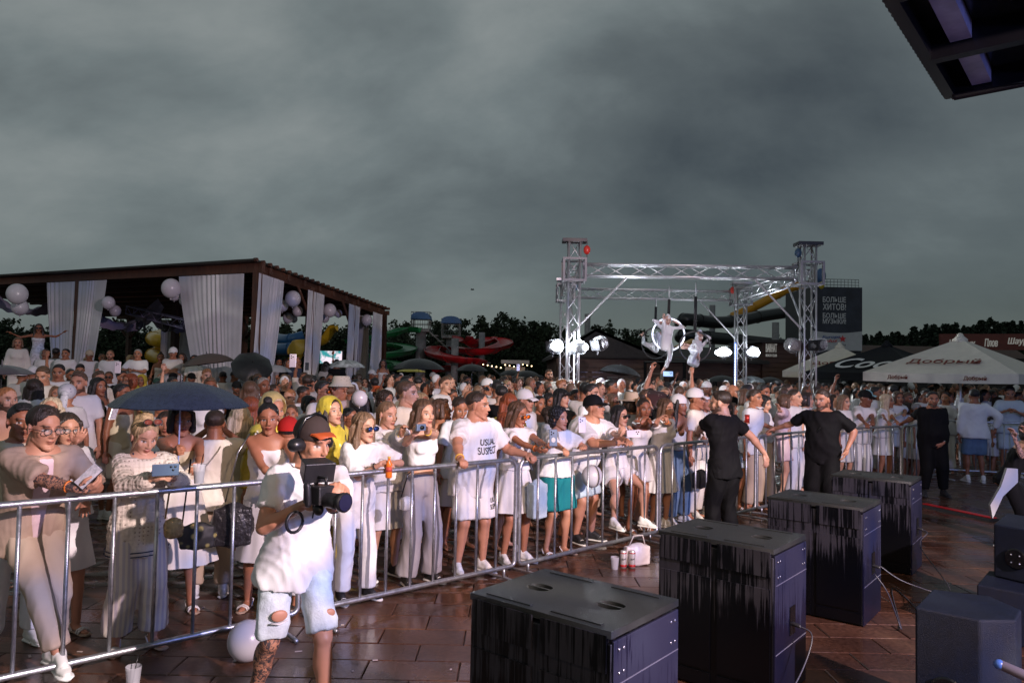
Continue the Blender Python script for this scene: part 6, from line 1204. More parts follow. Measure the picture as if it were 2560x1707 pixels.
hp = S(); hp.tube([(-.092, .012, .0), (-.098, .012, .07), (-.07, .012, .135), (0, .012, .160), (.07, .012, .135), (.098, .012, .07), (.092, .012, .0)], .009, 8).build('headband', dk, b, True, hm)
for q in (-1, 1): S().cap((q * .082, .012, -.004), (q * .112, .012, -.004), .040, .036, n=18).build('ear_cup', M('black_earcup', (.012, .012, .014), .35), b, True, hm)
S().tube([(-.10, -.01, -.03), (-.10, -.06, -.075), (-.06, -.11, -.085)], .005, 6).build('microphone_boom', dk, b, True, hm)
for i, w_ in ((0, .060),): 
    k_ = J['kn'][i] * .42 + J['hip'][i] * .58 - J['bk'] * .112; S().ell(k_ + vec(-.01, 0, -.06), (.045, .012, .032)).build('skin_at_tear', SK['s0'], b, True); S().tube([k_ + vec(-.055, .0, -.095), k_ + vec(-.01, -.012, -.10), k_ + vec(.035, 0, -.09)], .006, 5).build('frayed_edge', CL['w'], b, True)
k_ = J['kn'][1] * .55 + J['hip'][1] * .45 - J['bk'] * .108; S().ell(k_ + vec(.03, 0, -.02), (.035, .012, .025)).build('skin_at_tear', SK['s0'], b, True)
wristband(b, J, 1, BKB, .034, .04)
c0 = W(797, 1235, 3.66); cmr = empty('video_camera', c0, R(FR + 14), 'black video camera with monitor hood and lens held by the cameraman', 'video camera'); ckm = M('black_camera_plastic', (.014, .014, .016), .38, bump=.2, bscale=300); gl_ = M('camera_glass', (.02, .02, .05), .05, spec=1)
bevel(S().box((0, 0, 0), np.array([.050, .060, .045])).build('camera_body', ckm, cmr), .008); S().cap((.0, -.06, -.02), (.0, -.16, -.02), .036, .040, n=20, flat=True).build('lens_barrel', ckm, cmr, True); S().cap((.0, -.16, -.02), (.0, -.185, -.02), .046, .048, n=20, flat=True).build('lens_hood', ckm, cmr, True); S().loft([(0, -.187, -.02), (0, -.189, -.02)], [.040] * 2, [.040] * 2, [vec(1, 0, 0)] * 2, [vec(0, 0, 1)] * 2, 20).build('front_glass', gl_, cmr)
mh = empty('x', (0, 0, 0)); bpy.data.objects.remove(mh); Mh = rotm('Z', -20) @ rotm('X', 16)
def hv_(p): return tuple(Mh @ np.array(p) + vec(.02, .05, .118))
Vh = [hv_(p) for p in ((-.062, .05, -.040), (.062, .05, -.040), (.062, .05, .040), (-.062, .05, .040), (-.080, -.06, -.052), (.080, -.06, -.052), (.080, -.06, .052), (-.080, -.06, .052))]; bevel(obj('monitor_hood', mesh('monitor_hood', Vh, [(0, 1, 2, 3), (7, 6, 5, 4), (0, 4, 5, 1), (1, 5, 6, 2), (2, 6, 7, 3), (3, 7, 4, 0)], False), ckm, cmr), .006)
S().tube([(0, .02, .045), (0, .03, .10)], .010, 8).build('monitor_arm', ckm, cmr, True); S().tube([(0, .05, .05), (0, .05, .085), (0, -.05, .085), (0, -.05, .05)], .009, 8).build('top_handle', ckm, cmr, True)
S().cap((-.065, .0, -.04), (-.075, .0, .05), .017, .019).build('side_grip', ckm, cmr, True); S().tube([(.02, .06, 0), (.05, .11, -.02), (.05, .09, -.10), (.0, .04, -.12)], .004, 6).build('camera_cable', ckm, cmr, True); S().ell((.0, 0, -.075), (.022, .03, .03)).build('mount_plate', ckm, cmr, True)
S().tube([(-.06 + .05 * math.cos(q), .10, -.14 + .05 * math.sin(q)) for q in np.linspace(0, 2 * math.pi, 17)[:-1]], .008, 8, True).build('cable_coil', ckm, cmr, True)
# 7 sunglasses blonde
r, J, b = hero(893, .36, 'long haired blonde in dark sunglasses leaning both forearms on the barrier', sex='f', h=1.64, lean=14, off=(0, .05, 0), skin='s4', hair=('wavy', 'l'), head=(14, 4, 0), glasses=('sun', 'b'), rhw=RP(952, .0, .06), lhw=RP(972, .02, .06), rg='hold', lg='hold', rhdw=(.9, .3, .1), lhdw=(.3, -.9, 0), rew=(-.5, 0, -1), lew=(1, 0, -.6),
    wear=[('tee', 'w', dict(fit=.042, sl=.9, hem=-.26, fl=.10, amp=.012)), ('legs', 'w', dict(frac=.97, r0=.098, r1=.082, rh=.088, amp=.009))], shoes=('sneaker', 'K'))
wristband(b, J, 0, BKB, .034, .06)
jb = empty('juice_bottle', RP(972, -.05, -.05) , 0, 'small orange juice bottle with a yellow cap held over the barrier', 'bottle'); S().loft([(0, 0, z) for z in (0, .01, .05, .08, .11, .14, .155)], [.022, .027, .026, .024, .027, .012, .011], [.022, .027, .026, .024, .027, .012, .011], [vec(1, 0, 0)] * 7, [vec(0, 1, 0)] * 7, 16).build('bottle_body', M('orange_juice', (.85, .20, .02), .2), jb, True); S().cap((0, 0, .158), (0, 0, .17), .013, .013, flat=True).build('bottle_cap', YEB, jb, True); S().loft([(0, 0, .05), (0, 0, .09)], [.0268, .0265] , [.0268, .0265], [vec(1, 0, 0)] * 2, [vec(0, 1, 0)] * 2, 16).build('paper_label', M('red_label', (.6, .08, .05), .5), jb, True)
# 8 ponytail woman in white blouse
r, J, b = hero(962, .78, 'woman with a ponytail and gathered white blouse behind the sunglasses blonde', sex='f', h=1.69, skin='s4', hair=('pony', 'l'), head=(6, 8, 0), lhw=W(1012, 1092, 6.0), rhw=W(975, 1150, 6.1), lg='hold', rew=(-.5, 0, -1), lew=(.5, 0, -1), lhd=(.0, -.3, 1), wear=[('tee', 'w', dict(fit=.046, long=.95, hem=-.08, fl=.2, amp=.015, nm='blouse')), ('skirt', 'w', dict(z1=.50, r1=.24, pleats=10))], shoes=('sneaker', 'K'))
wristband(b, J, 1, YEB, .034, .02)
bag(W(1015, 1275, 6.3), .6, .14, .13, .06, dots('woven_checked_bag', (.5, .48, .46), (.03, .03, .03), 90), 'small checked handbag hanging beside the ponytail woman', strap=[(-.05, 0, .11), (.02, .02, .3), (.08, .03, .33)], smt=dk)
# 9 girl filming, crop top
r, J, b = hero(1052, .42, 'young woman in a cropped white top and grey wide trousers raising a small camera', sex='f', h=1.72, skin='s4', hair=('longback', 'b'), head=(4, 2, 0), rhw=W(1034, 1085, 6.15), lhw=W(1064, 1078, 6.2), rg='hold', lg='hold', rhn=(.8, .3, 0), lhn=(-.8, .3, 0), rhd=(.3, -.5, .8), lhd=(-.3, -.5, .8), rew=(-.6, -.2, -1), lew=(.8, -.2, -1),
    wear=[('tank', 'w', dict(hem=.17, top=.43, fit=.008)), ('legs', 'g', dict(frac=.985, r0=.098, r1=.090, rh=.112, waist=.10, amp=.008))], shoes=('sneaker', 'K'))
wristband(b, J, 1, YEB, .030, .03); cc = empty('compact_camera', W(1052, 1068, 6.05), R(FR), 'small blue silver camera held by the woman in the cropped top', 'camera'); bevel(boxo('camera_body', (0, 0, 0), (.045, .012, .028), M('blue_silver', (.25, .35, .5), .3, metal=.6), cc), .004); S().cap((0, -.01, 0), (0, -.03, 0), .018, .015, flat=True).build('lens', dk, cc, True)
# 10 USUAL SUSPECT
def decal(txt, w, h, mt, body, J, t, tgt, fwd=None, cx=0.0):
    me = textmesh(txt, 1.0, 0.0, 0, 1.0); bm = bmesh.new(); bm.from_mesh(me); bmesh.ops.triangulate(bm, faces=bm.faces); bmesh.ops.subdivide_edges(bm, edges=[e for e in bm.edges if e.calc_length() > .25], cuts=2); bm.to_mesh(me); bm.free()
    V = np.empty(len(me.vertices) * 3); me.vertices.foreach_get('co', V); V = V.reshape(-1, 3); V[:, :2] -= (V[:, :2].max(0) + V[:, :2].min(0)) / 2; V[:, 0] *= w / np.ptp(V[:, 0]); V[:, 1] *= h / np.ptp(V[:, 1])
    f = -J['bk'] if fwd is None else nrm(fwd); ax = nrm(np.cross(J['u'], f)) * 1.0; tm = tgt.data; bv = BVHTree.FromPolygons([v.co.copy() for v in tm.vertices], [tuple(p.vertices) for p in tm.polygons]); out = []
    for x, y, _ in V:
        o_ = J['pel'] + J['u'] * (t + y) + ax * (x + cx) + f * .6; hit = bv.ray_cast(Vector(o_), Vector(-f)); out.append((np.array(hit[0]) + f * .004) if hit[0] else o_ - f * .4)
    me.vertices.foreach_set('co', np.array(out).ravel()); me.update(); me.name = 'print'; return obj('print', me, mt, body)
inkk = M('black_ink', (.015, .015, .016), .7)
r, J, b = hero(1180, .42, 'heavy man in a white shirt with black lettering gripping the barrier', sex='m', h=1.80, yaw=34, lean=7, w=1.20, belly=.04, skin='s0', hair=('buzz', 'd'), head=(44, 4, 0), glasses=('sun', 'k', 'up'), rhw=RP(1150, 0, .03), lhw=RP(1318, 0, .03), rg='grip', lg='grip', rhn=(0, 0, -1), lhn=(0, 0, -1), rhdw=(.4, -.9, -.1), lhdw=(.6, -.7, -.1), rew=(-1, .2, -.3), lew=(.4, .4, -1),
    wear=[('tee', 'w', dict(fit=.030, sl=.82, hem=-.20, fl=.08, amp=.010)), ('legs', 'w', dict(frac=.47, r0=.10, r1=.098, amp=.009, nm='shorts'))], shoes=('sneaker', 'w'), hs=1.14)
tgt = [o for o in b.children if o.name.startswith('t_shirt')][0]; fz = rotm('Z', 14) @ -J['bk']
decal('USUAL', .19, .062, inkk, b, J, .335, tgt, fz, .02); decal('SUSPECT', .235, .066, inkk, b, J, .255, tgt, fz, .02)
tg2 = [o for o in b.children if o.name.startswith('shorts')][0]; decal('USUAL', .12, .045, inkk, b, J, -.22, tg2, fz, .13); decal('SUSPECT', .14, .045, inkk, b, J, -.28, tg2, fz, .13)
wristband(b, J, 0, YEB, .037, .03)
# 11 brunette with orange glasses
r, J, b = hero(1288, .42, 'long haired brunette in orange glasses and a short white skirt', sex='f', h=1.68, yaw=40, skin='s1', hair=('wavy', 'b'), head=(16, 12, 0), glasses=('sun', 'o'), rhw=W(1368, 1135, 6.95), lhw=W(1384, 1125, 7.0), rg='hold', lg='hold', rhnw=(-.3, .6, .4), lhnw=(-.5, .2, .6), rew=(-.4, 0, -1), lew=(.6, 0, -1),
    wear=[('tee', 'w', dict(fit=.026, sl=.55, hem=.06, amp=.009)), ('skirt', 'w', dict(z1=.56, r1=.28, z0=.12, pleats=9, amp=.016))], shoes=('sneaker', 'w'))
wristband(b, J, 0, ORB, .030, .05); phone(W(1383, 1094, 6.9), (.2, -.95, .1), PHB, 'blue phone with a round white print in front of the woman in teal shorts', mark=wpr); S().tube([J['sh'][0] + vec(.03, 0, .05), J['pel'] + J['u'] * .33 - J['bk'] * .135, J['pel'] + J['u'] * .05 + J['ax'] * .18 - J['bk'] * .08], .010, 6).build('bag_strap', M('grey_strap', (.12, .13, .18), .6), b, True)
# 12 teal shorts
r, J, b = hero(1392, .38, 'dark haired woman in teal shorts and a white blouse resting arms on the barrier', sex='f', h=1.62, yaw=40, w=1.16, skin='s0', hair=('curly', 'k'), head=(8, 2, 0), rhw=W(1415, 1130, 7.25), lhw=RP(1458, 0, .06), rg='hold', lg='relax', rew=(-.4, 0, -1), lew=(.8, 0, -.6),
    wear=[('tee', 'w', dict(fit=.035, sl=.8, hem=-.02, fl=.12, amp=.010)), ('legs', 't', dict(frac=.46, r0=.115, r1=.118, waist=.09, amp=.010, nm='teal_shorts'))], shoes=('sandal', 's'))
phone(W(1455, 1062, 7.35), (.2, -.95, .1), PHW, 'pale phone with dark lenses raised beside the woman in teal shorts')
# denim backpack on the rail
bk_ = bag(RP(1345, .12, 0) - vec(0, 0, .62), .7, .22, .42, .14, CL['J'], 'pale denim jacket and backpack hanging on the barrier joint', name='backpack', cat='backpack')
# 13 big man in black cap
r, J, b = hero(1462, .55, 'big man in a black cap leaning folded arms on the barrier', sex='m', h=1.82, yaw=50, lean=24, off=(-.04, .10, -.03), w=1.26, belly=.05, skin='s0', hair=('buzz', 'd'), head=(6, -8, 0), hat=('cap', CL['k']), rhw=RP(1540, .0, .07), lhw=RP(1565, .05, .08), rhd=None or (1, -.2, 0), rew=(-.6, -.4, -.8), lew=(.8, -.2, -.6), rg='relax', lg='relax', hs=1.1,
    wear=[('tee', 'w', dict(fit=.040, sl=.85, hem=-.15, amp=.010)), ('legs', 'J', dict(frac=.47, r0=.105, r1=.10, nm='denim_shorts'))], shoes=('sneaker', 'K'))
# 14 girl filming, knee raised
r, J, b = hero(1540, .38, 'dark haired woman in sunglasses with one knee raised filming with a white phone', sex='f', h=1.62, yaw=46, lean=4, skin='s4', hair=('long', 'k'), head=(4, 2, 0), glasses=('sun', 'k'), rhw=W(1568, 1095, 7.7), lhw=W(1592, 1098, 7.75), rg='hold', lg='hold', rhn=(.8, .5, 0), lhn=(-.8, .5, 0), rhd=(.2, -.3, 1), lhd=(-.2, -.3, 1), rew=(-.6, -.2, -1), lew=(.8, -.2, -1), lfw=RP(1610, .02, -1.1 + .28), lkw=(.8, -.6, .6), rfw=gnd(1538, 1378, .085),
    wear=[('tee', 'w', dict(fit=.022, sl=.6, hem=.0)), ('legs', 'w', dict(frac=.27, r0=.115, r1=.118, nm='cutoff_shorts', amp=.006))], shoes=('sneaker', 'w'))
phone(W(1584, 1084, 7.6), (.3, -.93, .1), PHW, 'white phone held sideways by the woman with her knee raised', land=True)
# 15-18
r, J, b = hero(1592, .50, 'tanned woman with tight pulled back hair resting her elbow on the barrier', sex='f', h=1.70, lean=9, skin='s2', hair=('bun', 'd'), head=(-28, 4, 0), rhw=W(1622, 1056, 8.0), lhw=W(1632, 1052, 8.05), rew=(-.2, -.4, -1), lew=(.5, -.5, -1), lhd=(-.7, 0, .6), rhd=(.6, 0, .7), wear=[('tank', 'w', {}), ('legs', 'w', dict(frac=.33, r0=.11, r1=.118, nm='shorts'))], shoes=('sandal', 's'))
r, J, b = hero(1648, .42, 'brunette in a white pleated skirt with hands clasped at her chin', sex='f', h=1.70, lean=9, skin='s0', hair=('wavy', 'b'), head=(4, 2, 0), rhw=W(1638, 1055, 8.2), lhw=W(1648, 1050, 8.2), rew=(-.4, -.4, -1), lew=(.4, -.5, -1), rhd=(.5, -.3, .8), lhd=(-.5, -.3, .8), wear=[('tee', 'w', dict(fit=.034, sl=.8, hem=.06, amp=.010)), ('skirt', 'w', dict(z1=.50, r1=.29, z0=.12, pleats=20, amp=.014))], shoes=('sneaker', 'w'))
wristband(b, J, 1, ORB, .030, .02)
hero(1692, .48, 'black haired woman in a backward white cap, strapless top and blue jeans', sex='f', h=1.72, skin='s2', hair=('long', 'k'), head=(2, 0, 0), hat=('capback', CL['w']), lhw=RP(1703, 0, .03), lg='grip', lew=(.8, .2, -.8), wear=[('tee', 'v', dict(fit=.010, sl=.01, hem=.10, top=.37, tank=False)) if 0 else ('tank', 'v', dict(top=.36, hem=.05)), ('legs', 'j', dict(frac=.97, r0=.10, r1=.078, rh=.10, nm='jeans'))], shoes=('sneaker', 'w'))
hero(1752, .50, 'smiling auburn haired woman in a pale cardigan and short cream dress', sex='f', h=1.76, skin='s1', hair=('wavy', 'b'), head=(6, -6, 0), rhw=RP(1762, .12, -.02), lhw=RP(1785, .12, -.02), wear=[('tee', 'v', dict(fit=.034, long=.97, hem=-.14, fl=.2, amp=.012, nm='cardigan')), ('skirt', 'v', dict(z1=.50, r1=.22, z0=.02, pleats=8))], shoes=('sneaker', 'w'))
bag(RP(1752, .16, -.62), .7, .30, .26, .10, M('black_leather', (.015, .014, .014), .35), 'black leather bag hanging behind the barrier before the pale cardigan', strap=[(-.1, 0, .24), (0, .05, .5)])
# guards
bkj = M('black_trousers', (.003, .003, .0035), .8, spec=.2, bump=.3, bscale=100)
r, J, b = person(dict(sex='m', pos=(2.38, 8.2), h=1.79, yaw=-148, lean=6, w=1.06, skin='b4', hair=('short', 'd'), head=(34, 4, 0), rhw=(2.92, 8.42, 1.02), rhd=(0, .3, -1), rew=(1, -.2, .1), lhw=rail_pt(1728).tolist() + [1.15], lg='relax', lew=(-1, -.4, -.2), wear=[('tee', 'k', dict(fit=.020, sl=.70, hem=-.16, fl=.07, amp=.012)), ('legs', bkj, dict(frac=.96, r0=.115, r1=.085, rh=.085, amp=.011))], shoes=('sneaker', 'k'), hs=1.14), 'bearded guard in black turned away from the camera, elbow on the barrier')
r, J, b = person(dict(sex='m', pos=(4.12, 9.75), h=1.80, yaw=-36, lean=3, w=1.12, belly=.03, skin='b0', hair=('crop', 'd'), head=(-16, 6, 0), rhw=rail_pt(1916).tolist() + [1.14], rg='relax', rew=(-.2, .4, -1), lhw=(4.33, 9.52, 1.0), lhd=(-.3, 0, -1), lhn=(-1, 0, 0), lew=(1, -.1, .1), wear=[('tee', 'k', dict(fit=.024, sl=.90, hem=-.15, fl=.08, amp=.013)), ('legs', bkj, dict(frac=.96, r0=.12, r1=.10, rh=.095, amp=.011))], shoes=('sneaker', 'k'), hs=1.14), 'bearded guard in a black shirt, one hand on his hip, between two subwoofers')
S().tube([J['sh'][1] + vec(-.05, 0, .06), J['pel'] + J['u'] * .30 - J['bk'] * .16, J['pel'] + J['u'] * .0 - J['ax'] * .2 - J['bk'] * .08], .010, 6).build('bag_strap', dk, b, True)
g3 = gnd(2340, 1242); r, J, b = person(dict(sex='m', pos=(g3[0], g3[1] + .1), h=1.76, yaw=-8, lean=0, w=1.28, belly=.06, skin='b1', hair=('short', 'k'), head=(-6, 0, 0), rhw=rail_pt(2252).tolist() + [1.13], rg='relax', rew=(-.2, .4, -1), lhw=W(2358, 1122, g3[1] - .1), lhn=(0, 1, .2), lhd=(-.9, 0, -.5), lew=(1, 0, -.1), lf=(.17, 0, .085), rf=(-.13, 0, .085), wear=[('tee', 'k', dict(fit=.016, sl=.75, hem=-.14, fl=.05, amp=.010)), ('legs', bkj, dict(frac=.96, r0=.11, r1=.08, rh=.075))], shoes=('sneaker', 'k'), hs=1.14), 'stocky bearded guard in black standing at the far right with his arm along the barrier')
wristband(b, J, 1, M('silver_watch', (.6, .6, .6), .25, metal=1), .036, .03)
# right half of the front row
hero(1862, .42, 'blonde in a white cap drinking from a can behind the barrier', sex='f', h=1.64, lean=12, skin='s1', hair=('long', 'p'), head=(0, -6, 0), hat=('cap', CL['w']), rhw=W(1866, 1052, 9.6), rg='hold', rew=(-.5, 0, -1), lhw=RP(1925, 0, .05), lew=(1, 0, -.2), wear=[('tank', 'w', {}), ('legs', 'J', dict(frac=.30, r0=.11, r1=.115, nm='denim_shorts'))], shoes=('sandal', 's'))
cn_ = empty('drink_can', W(1868, 1046, 9.5), 0, 'red and silver can raised by the blonde in the white cap', 'can'); S().cap((0, 0, -.05), (0, 0, .05), .031, .031, n=16, flat=True).build('can_body', M('red_can', (.5, .04, .03), .3, metal=.5), cn_, True)
hero(1905, .52, 'short dark haired woman in a white shirt and long beige skirt looking down', sex='f', h=1.70, skin='s4', hair=('bob', 'k'), head=(4, 14, 0), wear=[('tee', 'w', dict(fit=.03, sl=.7, hem=.03)), ('skirt', 'e', dict(z1=.12, r1=.27, z0=.10, pleats=7, amp=.012))])
r, J, b = hero(1958, .50, 'woman in a pale pink blouse running a hand through her brown hair', sex='f', h=1.72, yaw=66, skin='s4', hair=('bob', 'b'), head=(14, -4, 0), rhw=W(1930, 1010, 10.4), rew=(.2, -.8, .0), rhd=(-.3, .3, 1), wear=[('tee', 'p', dict(fit=.045, long=.6, hem=.04, amp=.013, nm='blouse')), ('legs', 'p', dict(frac=.33, r0=.12, r1=.135, waist=.12, nm='shorts', amp=.011))], shoes=('sneaker', 'w'))
c = J['pel'] + J['u'] * .11; S().tube([c + J['ax'] * (.150 * math.cos(q)) + J['bk'] * (.118 * math.sin(q)) for q in np.linspace(0, 2 * math.pi, 25)[:-1]], .016, 6, True).build('brown_belt', M('brown_leather', (.12, .05, .03), .5), b, True)
hero(2010, .55, 'laughing dark haired woman with a white skirt lit from behind the middle guard', sex='f', h=1.74, yaw=60, skin='s4', hair=('bob', 'd'), head=(10, -4, 0), wear=[('tee', 'w', dict(fit=.03, sl=.7, hem=.02)), ('skirt', 'w', dict(z1=.15, r1=.30, z0=.10, pleats=10, amp=.012))])
hero(2106, .50, 'light brown haired girl in a white shirt holding a cup of beer', sex='f', h=1.70, yaw=30, skin='s4', hair=('long', 'l'), head=(4, 4, 0), rhw=W(2096, 1072, 11.8), rg='hold', lhw=W(2125, 1120, 12.0), wear=[('tee', 'w', dict(fit=.028, sl=.6, hem=.0)), ('skirt', 'w', dict(z1=.52, r1=.24, z0=.02, pleats=8))], shoes=('sneaker', 'w'))
cup(W(2103, 1070, 11.6), 'clear cup of amber beer held by the girl at the right barrier', frost, beer, r=.048, h=.13, straw=True)
hero(2150, .45, 'man in a dark cap and white shirt leaning both arms on the right barrier', sex='m', h=1.78, yaw=24, lean=10, w=1.05, skin='s3', hair=('buzz', 'k'), head=(20, 6, 0), hat=('cap', CL['k']), rhw=RP(2165, 0, .05), lhw=RP(2182, 0, .06), wear=[('tee', 'w', dict(fit=.036, sl=.85, hem=-.13)), ('legs', 'w', dict(frac=.96, r0=.10, r1=.08, rh=.09))], shoes=('sneaker', 'w'))
hero(2205, .45, 'curly blonde woman in a white shirt dress leaning on the right barrier', sex='f', h=1.72, yaw=40, lean=8, skin='s1', hair=('wavy', 'p'), head=(20, 0, 0), rhw=RP(2222, 0, .05), lhw=RP(2245, 0, .05), wear=[('tee', 'w', dict(fit=.028, sl=.7, hem=-.04)), ('skirt', 'w', dict(z1=.58, r1=.22, z0=.02, pleats=7))], shoes=('sandal', 's'))
hero(2240, .55, 'woman with shoulder length hair in a white shirt with a black scribble', sex='f', h=1.76, yaw=4, lean=6, skin='s1', hair=('bob', 'b'), head=(0, 0, 0), rhw=RP(2238, 0, .05), lhw=RP(2262, .05, .05), wear=[('tee', 'w', dict(fit=.024, sl=.6, hem=-.02)), ('legs', 'w', dict(frac=.32, r0=.105, r1=.112, nm='shorts'))], shoes=('sandal', 's'))
q = gnd(2425, 1205); person(dict(sex='m', pos=(q[0] + .1, q[1]), h=1.80, yaw=168, w=1.12, skin='s2', hair=('short', 'k'), rhw=None or (q[0] + .42, q[1] - .1, 1.0), wear=[('tee', 'w', dict(fit=.03, long=.9, hem=-.13, amp=.010, nm='long_sleeve_shirt')), ('legs', 'j', dict(frac=.47, r0=.105, r1=.10, nm='denim_shorts'))], shoes=('sneaker', 'w')), 'man seen from behind in a long white shirt and blue denim shorts')
q = gnd(2525, 1190); person(dict(sex='m', pos=(q[0], q[1]), h=1.86, yaw=-24, skin='s1', hair=('short', 'k'), head=(-4, 24, 0), rh=(-.08, -.32, 1.26), lh=(.06, -.30, 1.24), rg='hold', lg='hold', wear=[('tee', 'd', dict(fit=.03, sl=.8, hem=-.12)), ('legs', 'd', dict(frac=.47, r0=.105, r1=.10, nm='shorts'))], shoes=('sneaker', 'w')), 'tall man looking down at his phone behind the right barrier')
# photographer at the right edge
q = gnd(2500, 1368); qa = (q[0] + .22, q[1] + .05)
r, J, b = person(dict(sex='f', pos=qa, h=1.66, yaw=74, lean=26, off=(0, .10, -.12), skin='s4', hair=('bob', 'k'), head=(0, 0, 0), glasses=('sun', 'r', 'up'), rhw=W(2536, 1092, qa[1] - .35), lhw=W(2570, 1085, qa[1] - .2), rew=(-.6, -.6, -1), lew=(.5, 0, -1), tattoo=lambda J: [(J['el'][0], J['wr'][0], .07)], rfw=(q[0], q[1], .085), lfw=(q[0] + .75, q[1] + .1, .085), rtd=(0, -1, 0),
    wear=[('tank', 'k', dict(fit=.014)), ('legs', 'k', dict(frac=.9, r0=.10, r1=.085, rh=.07))], shoes=('sneaker', 'K')), 'tattooed woman in a black vest bending forward at the right edge')
sk_ = [W(2545, 1172, 8.3), W(2518, 1170, 8.3), W(2503, 1215, 8.25), W(2476, 1262, 8.2), W(2482, 1296, 8.2), W(2508, 1240, 8.25), W(2545, 1205, 8.3)]; cc_ = np.mean(sk_, 0)
V = [p - cc_ for p in sk_] + [p - cc_ + vec(.01, .05, 0) for p in sk_]; n = len(sk_); tag(obj('tied_white_shirt', mesh('tied_white_shirt', V, [tuple(range(n)), tuple(range(n, 2 * n))[::-1]] + [(i, (i + 1) % n, n + (i + 1) % n, n + i) for i in range(n)], False), CL['m'], None), 'white shirt tail hanging from the waist of the woman at the right edge', 'shirt').location = cc_
# things on the floor
bq = gnd(1592, 1412); bag((bq[0], bq[1], 0), .35, .30, .24, .12, M('white_bag_leather', (.66, .60, .62), .4, var=.06), 'white leather handbag standing on the wet floor by the barrier', strap=[(-.09, 0, .2), (-.05, -.02, .30), (.05, -.02, .30), (.09, 0, .2)])
canm = M('white_red_can', (.62, .58, .56), .3, metal=.4)
for px_, lb in ((1558, 'left of two tall beer cans standing before the white handbag'), (1580, 'right of two tall beer cans standing before the white handbag')):
    c = gnd(px_, 1418); t = empty('beer_can', c, 0, lb, 'can'); S().loft([(0, 0, z) for z in (0, .008, .15, .165, .168)], [.026, .033, .033, .027, .026], [.026, .033, .033, .027, .026], [vec(1, 0, 0)] * 5, [vec(0, 1, 0)] * 5, 20).build('can_body', canm, t, True); S().loft([(0, 0, .010), (0, 0, .035)], [.0335] * 2, [.0335] * 2, [vec(1, 0, 0)] * 2, [vec(0, 1, 0)] * 2, 20).build('red_band', M('can_red', (.4, .02, .02), .35), t, True); S().loft([(0, 0, .140), (0, 0, .150)], [.0335] * 2, [.0335] * 2, [vec(1, 0, 0)] * 2, [vec(0, 1, 0)] * 2, 20).build('red_band', M('can_red'), t, True); text('Bud', .045, inkk, t, (0, -.0345, .09), (1, 0, .2), (0, 0, 1), .0006, shear=.4)
c = gnd(1537, 1422); cup(c, 'empty frosted cup standing left of the two beer cans', frost, r=.042, h=.12, straw=False); c = gnd(332, 1722); cup(c, 'frosted cup with a black straw at the lower left edge of the floor', frost, r=.045, h=.135)
rgn = random.Random(9)
for i in range(22):
    c = gnd(rgn.uniform(560, 1200), rgn.uniform(1480, 1700)) if i < 10 else gnd(rgn.uniform(60, 620), rgn.uniform(1430, 1700)); S_ = S().box((0, 0, .004), np.array([rgn.uniform(.008, .03), rgn.uniform(.004, .01), .0015]), rotm('Z', rgn.uniform(0, 180))); tag(S_.build('paper_scrap', M('wet_paper', (.5, .42, .40), .4), None), 'small wet scrap of confetti lying on the brown pavers', 'litter', 'paper scraps on the wet pavers').location = (c[0], c[1], 0)
# ================================================================ AERIALISTS
hoopW = M('glowing_white_hoop', (.75, .76, .85), .4, emit=(.75, .8, 1), es=1.3); hoopK = M('dark_hoop', (.05, .05, .055), .4); strapm = M('black_strap', (.01, .01, .012), .7)  # glow added to the white hoop to brighten it; it is no lamp
def acro(pel, h, label, **P):
    P.update(sex='f', pos=(pel[0], pel[1]), z=pel[2] - .93 * h / 1.75, h=h, suit=True, skin='suit', vox=.018, hvox=.009); r, J, b = person(P, label, 'acrobats in white suits'); hm = Matrix.LocRotScale(Vector(J['hc']), Matrix(J['HM'].tolist()).to_quaternion(), Vector((1.05,) * 3))
    s = S(); s.ell((0, .028, .040), (.084, .100, .088), n=16, m=11); s.ell((0, .02, .115), (.045, .05, .04)); s.cap((0, .05, -.02), (0, .05, -.13), .062, .066); s.build('suit_hood', M('white_suit_cloth', (.72, .74, .80), .6, bump=.1, bscale=200), b, True, hm); return r
def hoop(px, py, D, r, mt, label, topz, yawd=0, top_px=None):
    c = at(px, py, D); t = empty('aerial_hoop', c, R(yawd), label, 'aerial hoop', 'aerial hoops under the truss'); S().tube([(r * math.cos(q), 0, r * math.sin(q)) for q in np.linspace(0, 2 * math.pi, 41)[:-1]], .019, 8, True).build('ring', mt, t, True)
    S().tube([(0, 0, r), (.01, 0, topz - c[2] - .32)], .034, 8).build('strap', strapm, t, True); S().tube([(.01, 0, topz - c[2] - .32), (.01, 0, topz - c[2])], .014, 6).build('chain', alu, t, True); return c
hoop(1671, 836, 17.0, .37, hoopW, 'bright white hoop in the middle of the three', 3.98, 0); hoop(1638, 858, 19.2, .40, hoopK, 'dark hoop on the left, holding the acrobat with a raised foot', 4.0, 20); hoop(1737, 866, 16.3, .33, hoopK, 'dark hoop on the right, holding the reclining acrobat', 3.98, -15)
p = at(1667, 866, 17.0); acro(p, 1.62, 'acrobat in a white suit doing a standing split in the bright hoop', yaw=6, lean=4, rhw=at(1656, 806, 17.0), lhw=at(1691, 806, 17.0), rew=(-1, -.3, .2), lew=(1, -.3, .2), lg='grip', rg='grip', rfw=at(1660, 778, 16.9), rkw=(-.4, -1, .2), lfw=at(1656, 928, 17.0), lkw=(0, -1, 0), rtd=(0, 0, 1) if 0 else (0, -1, 0), head=(0, 14, 0))
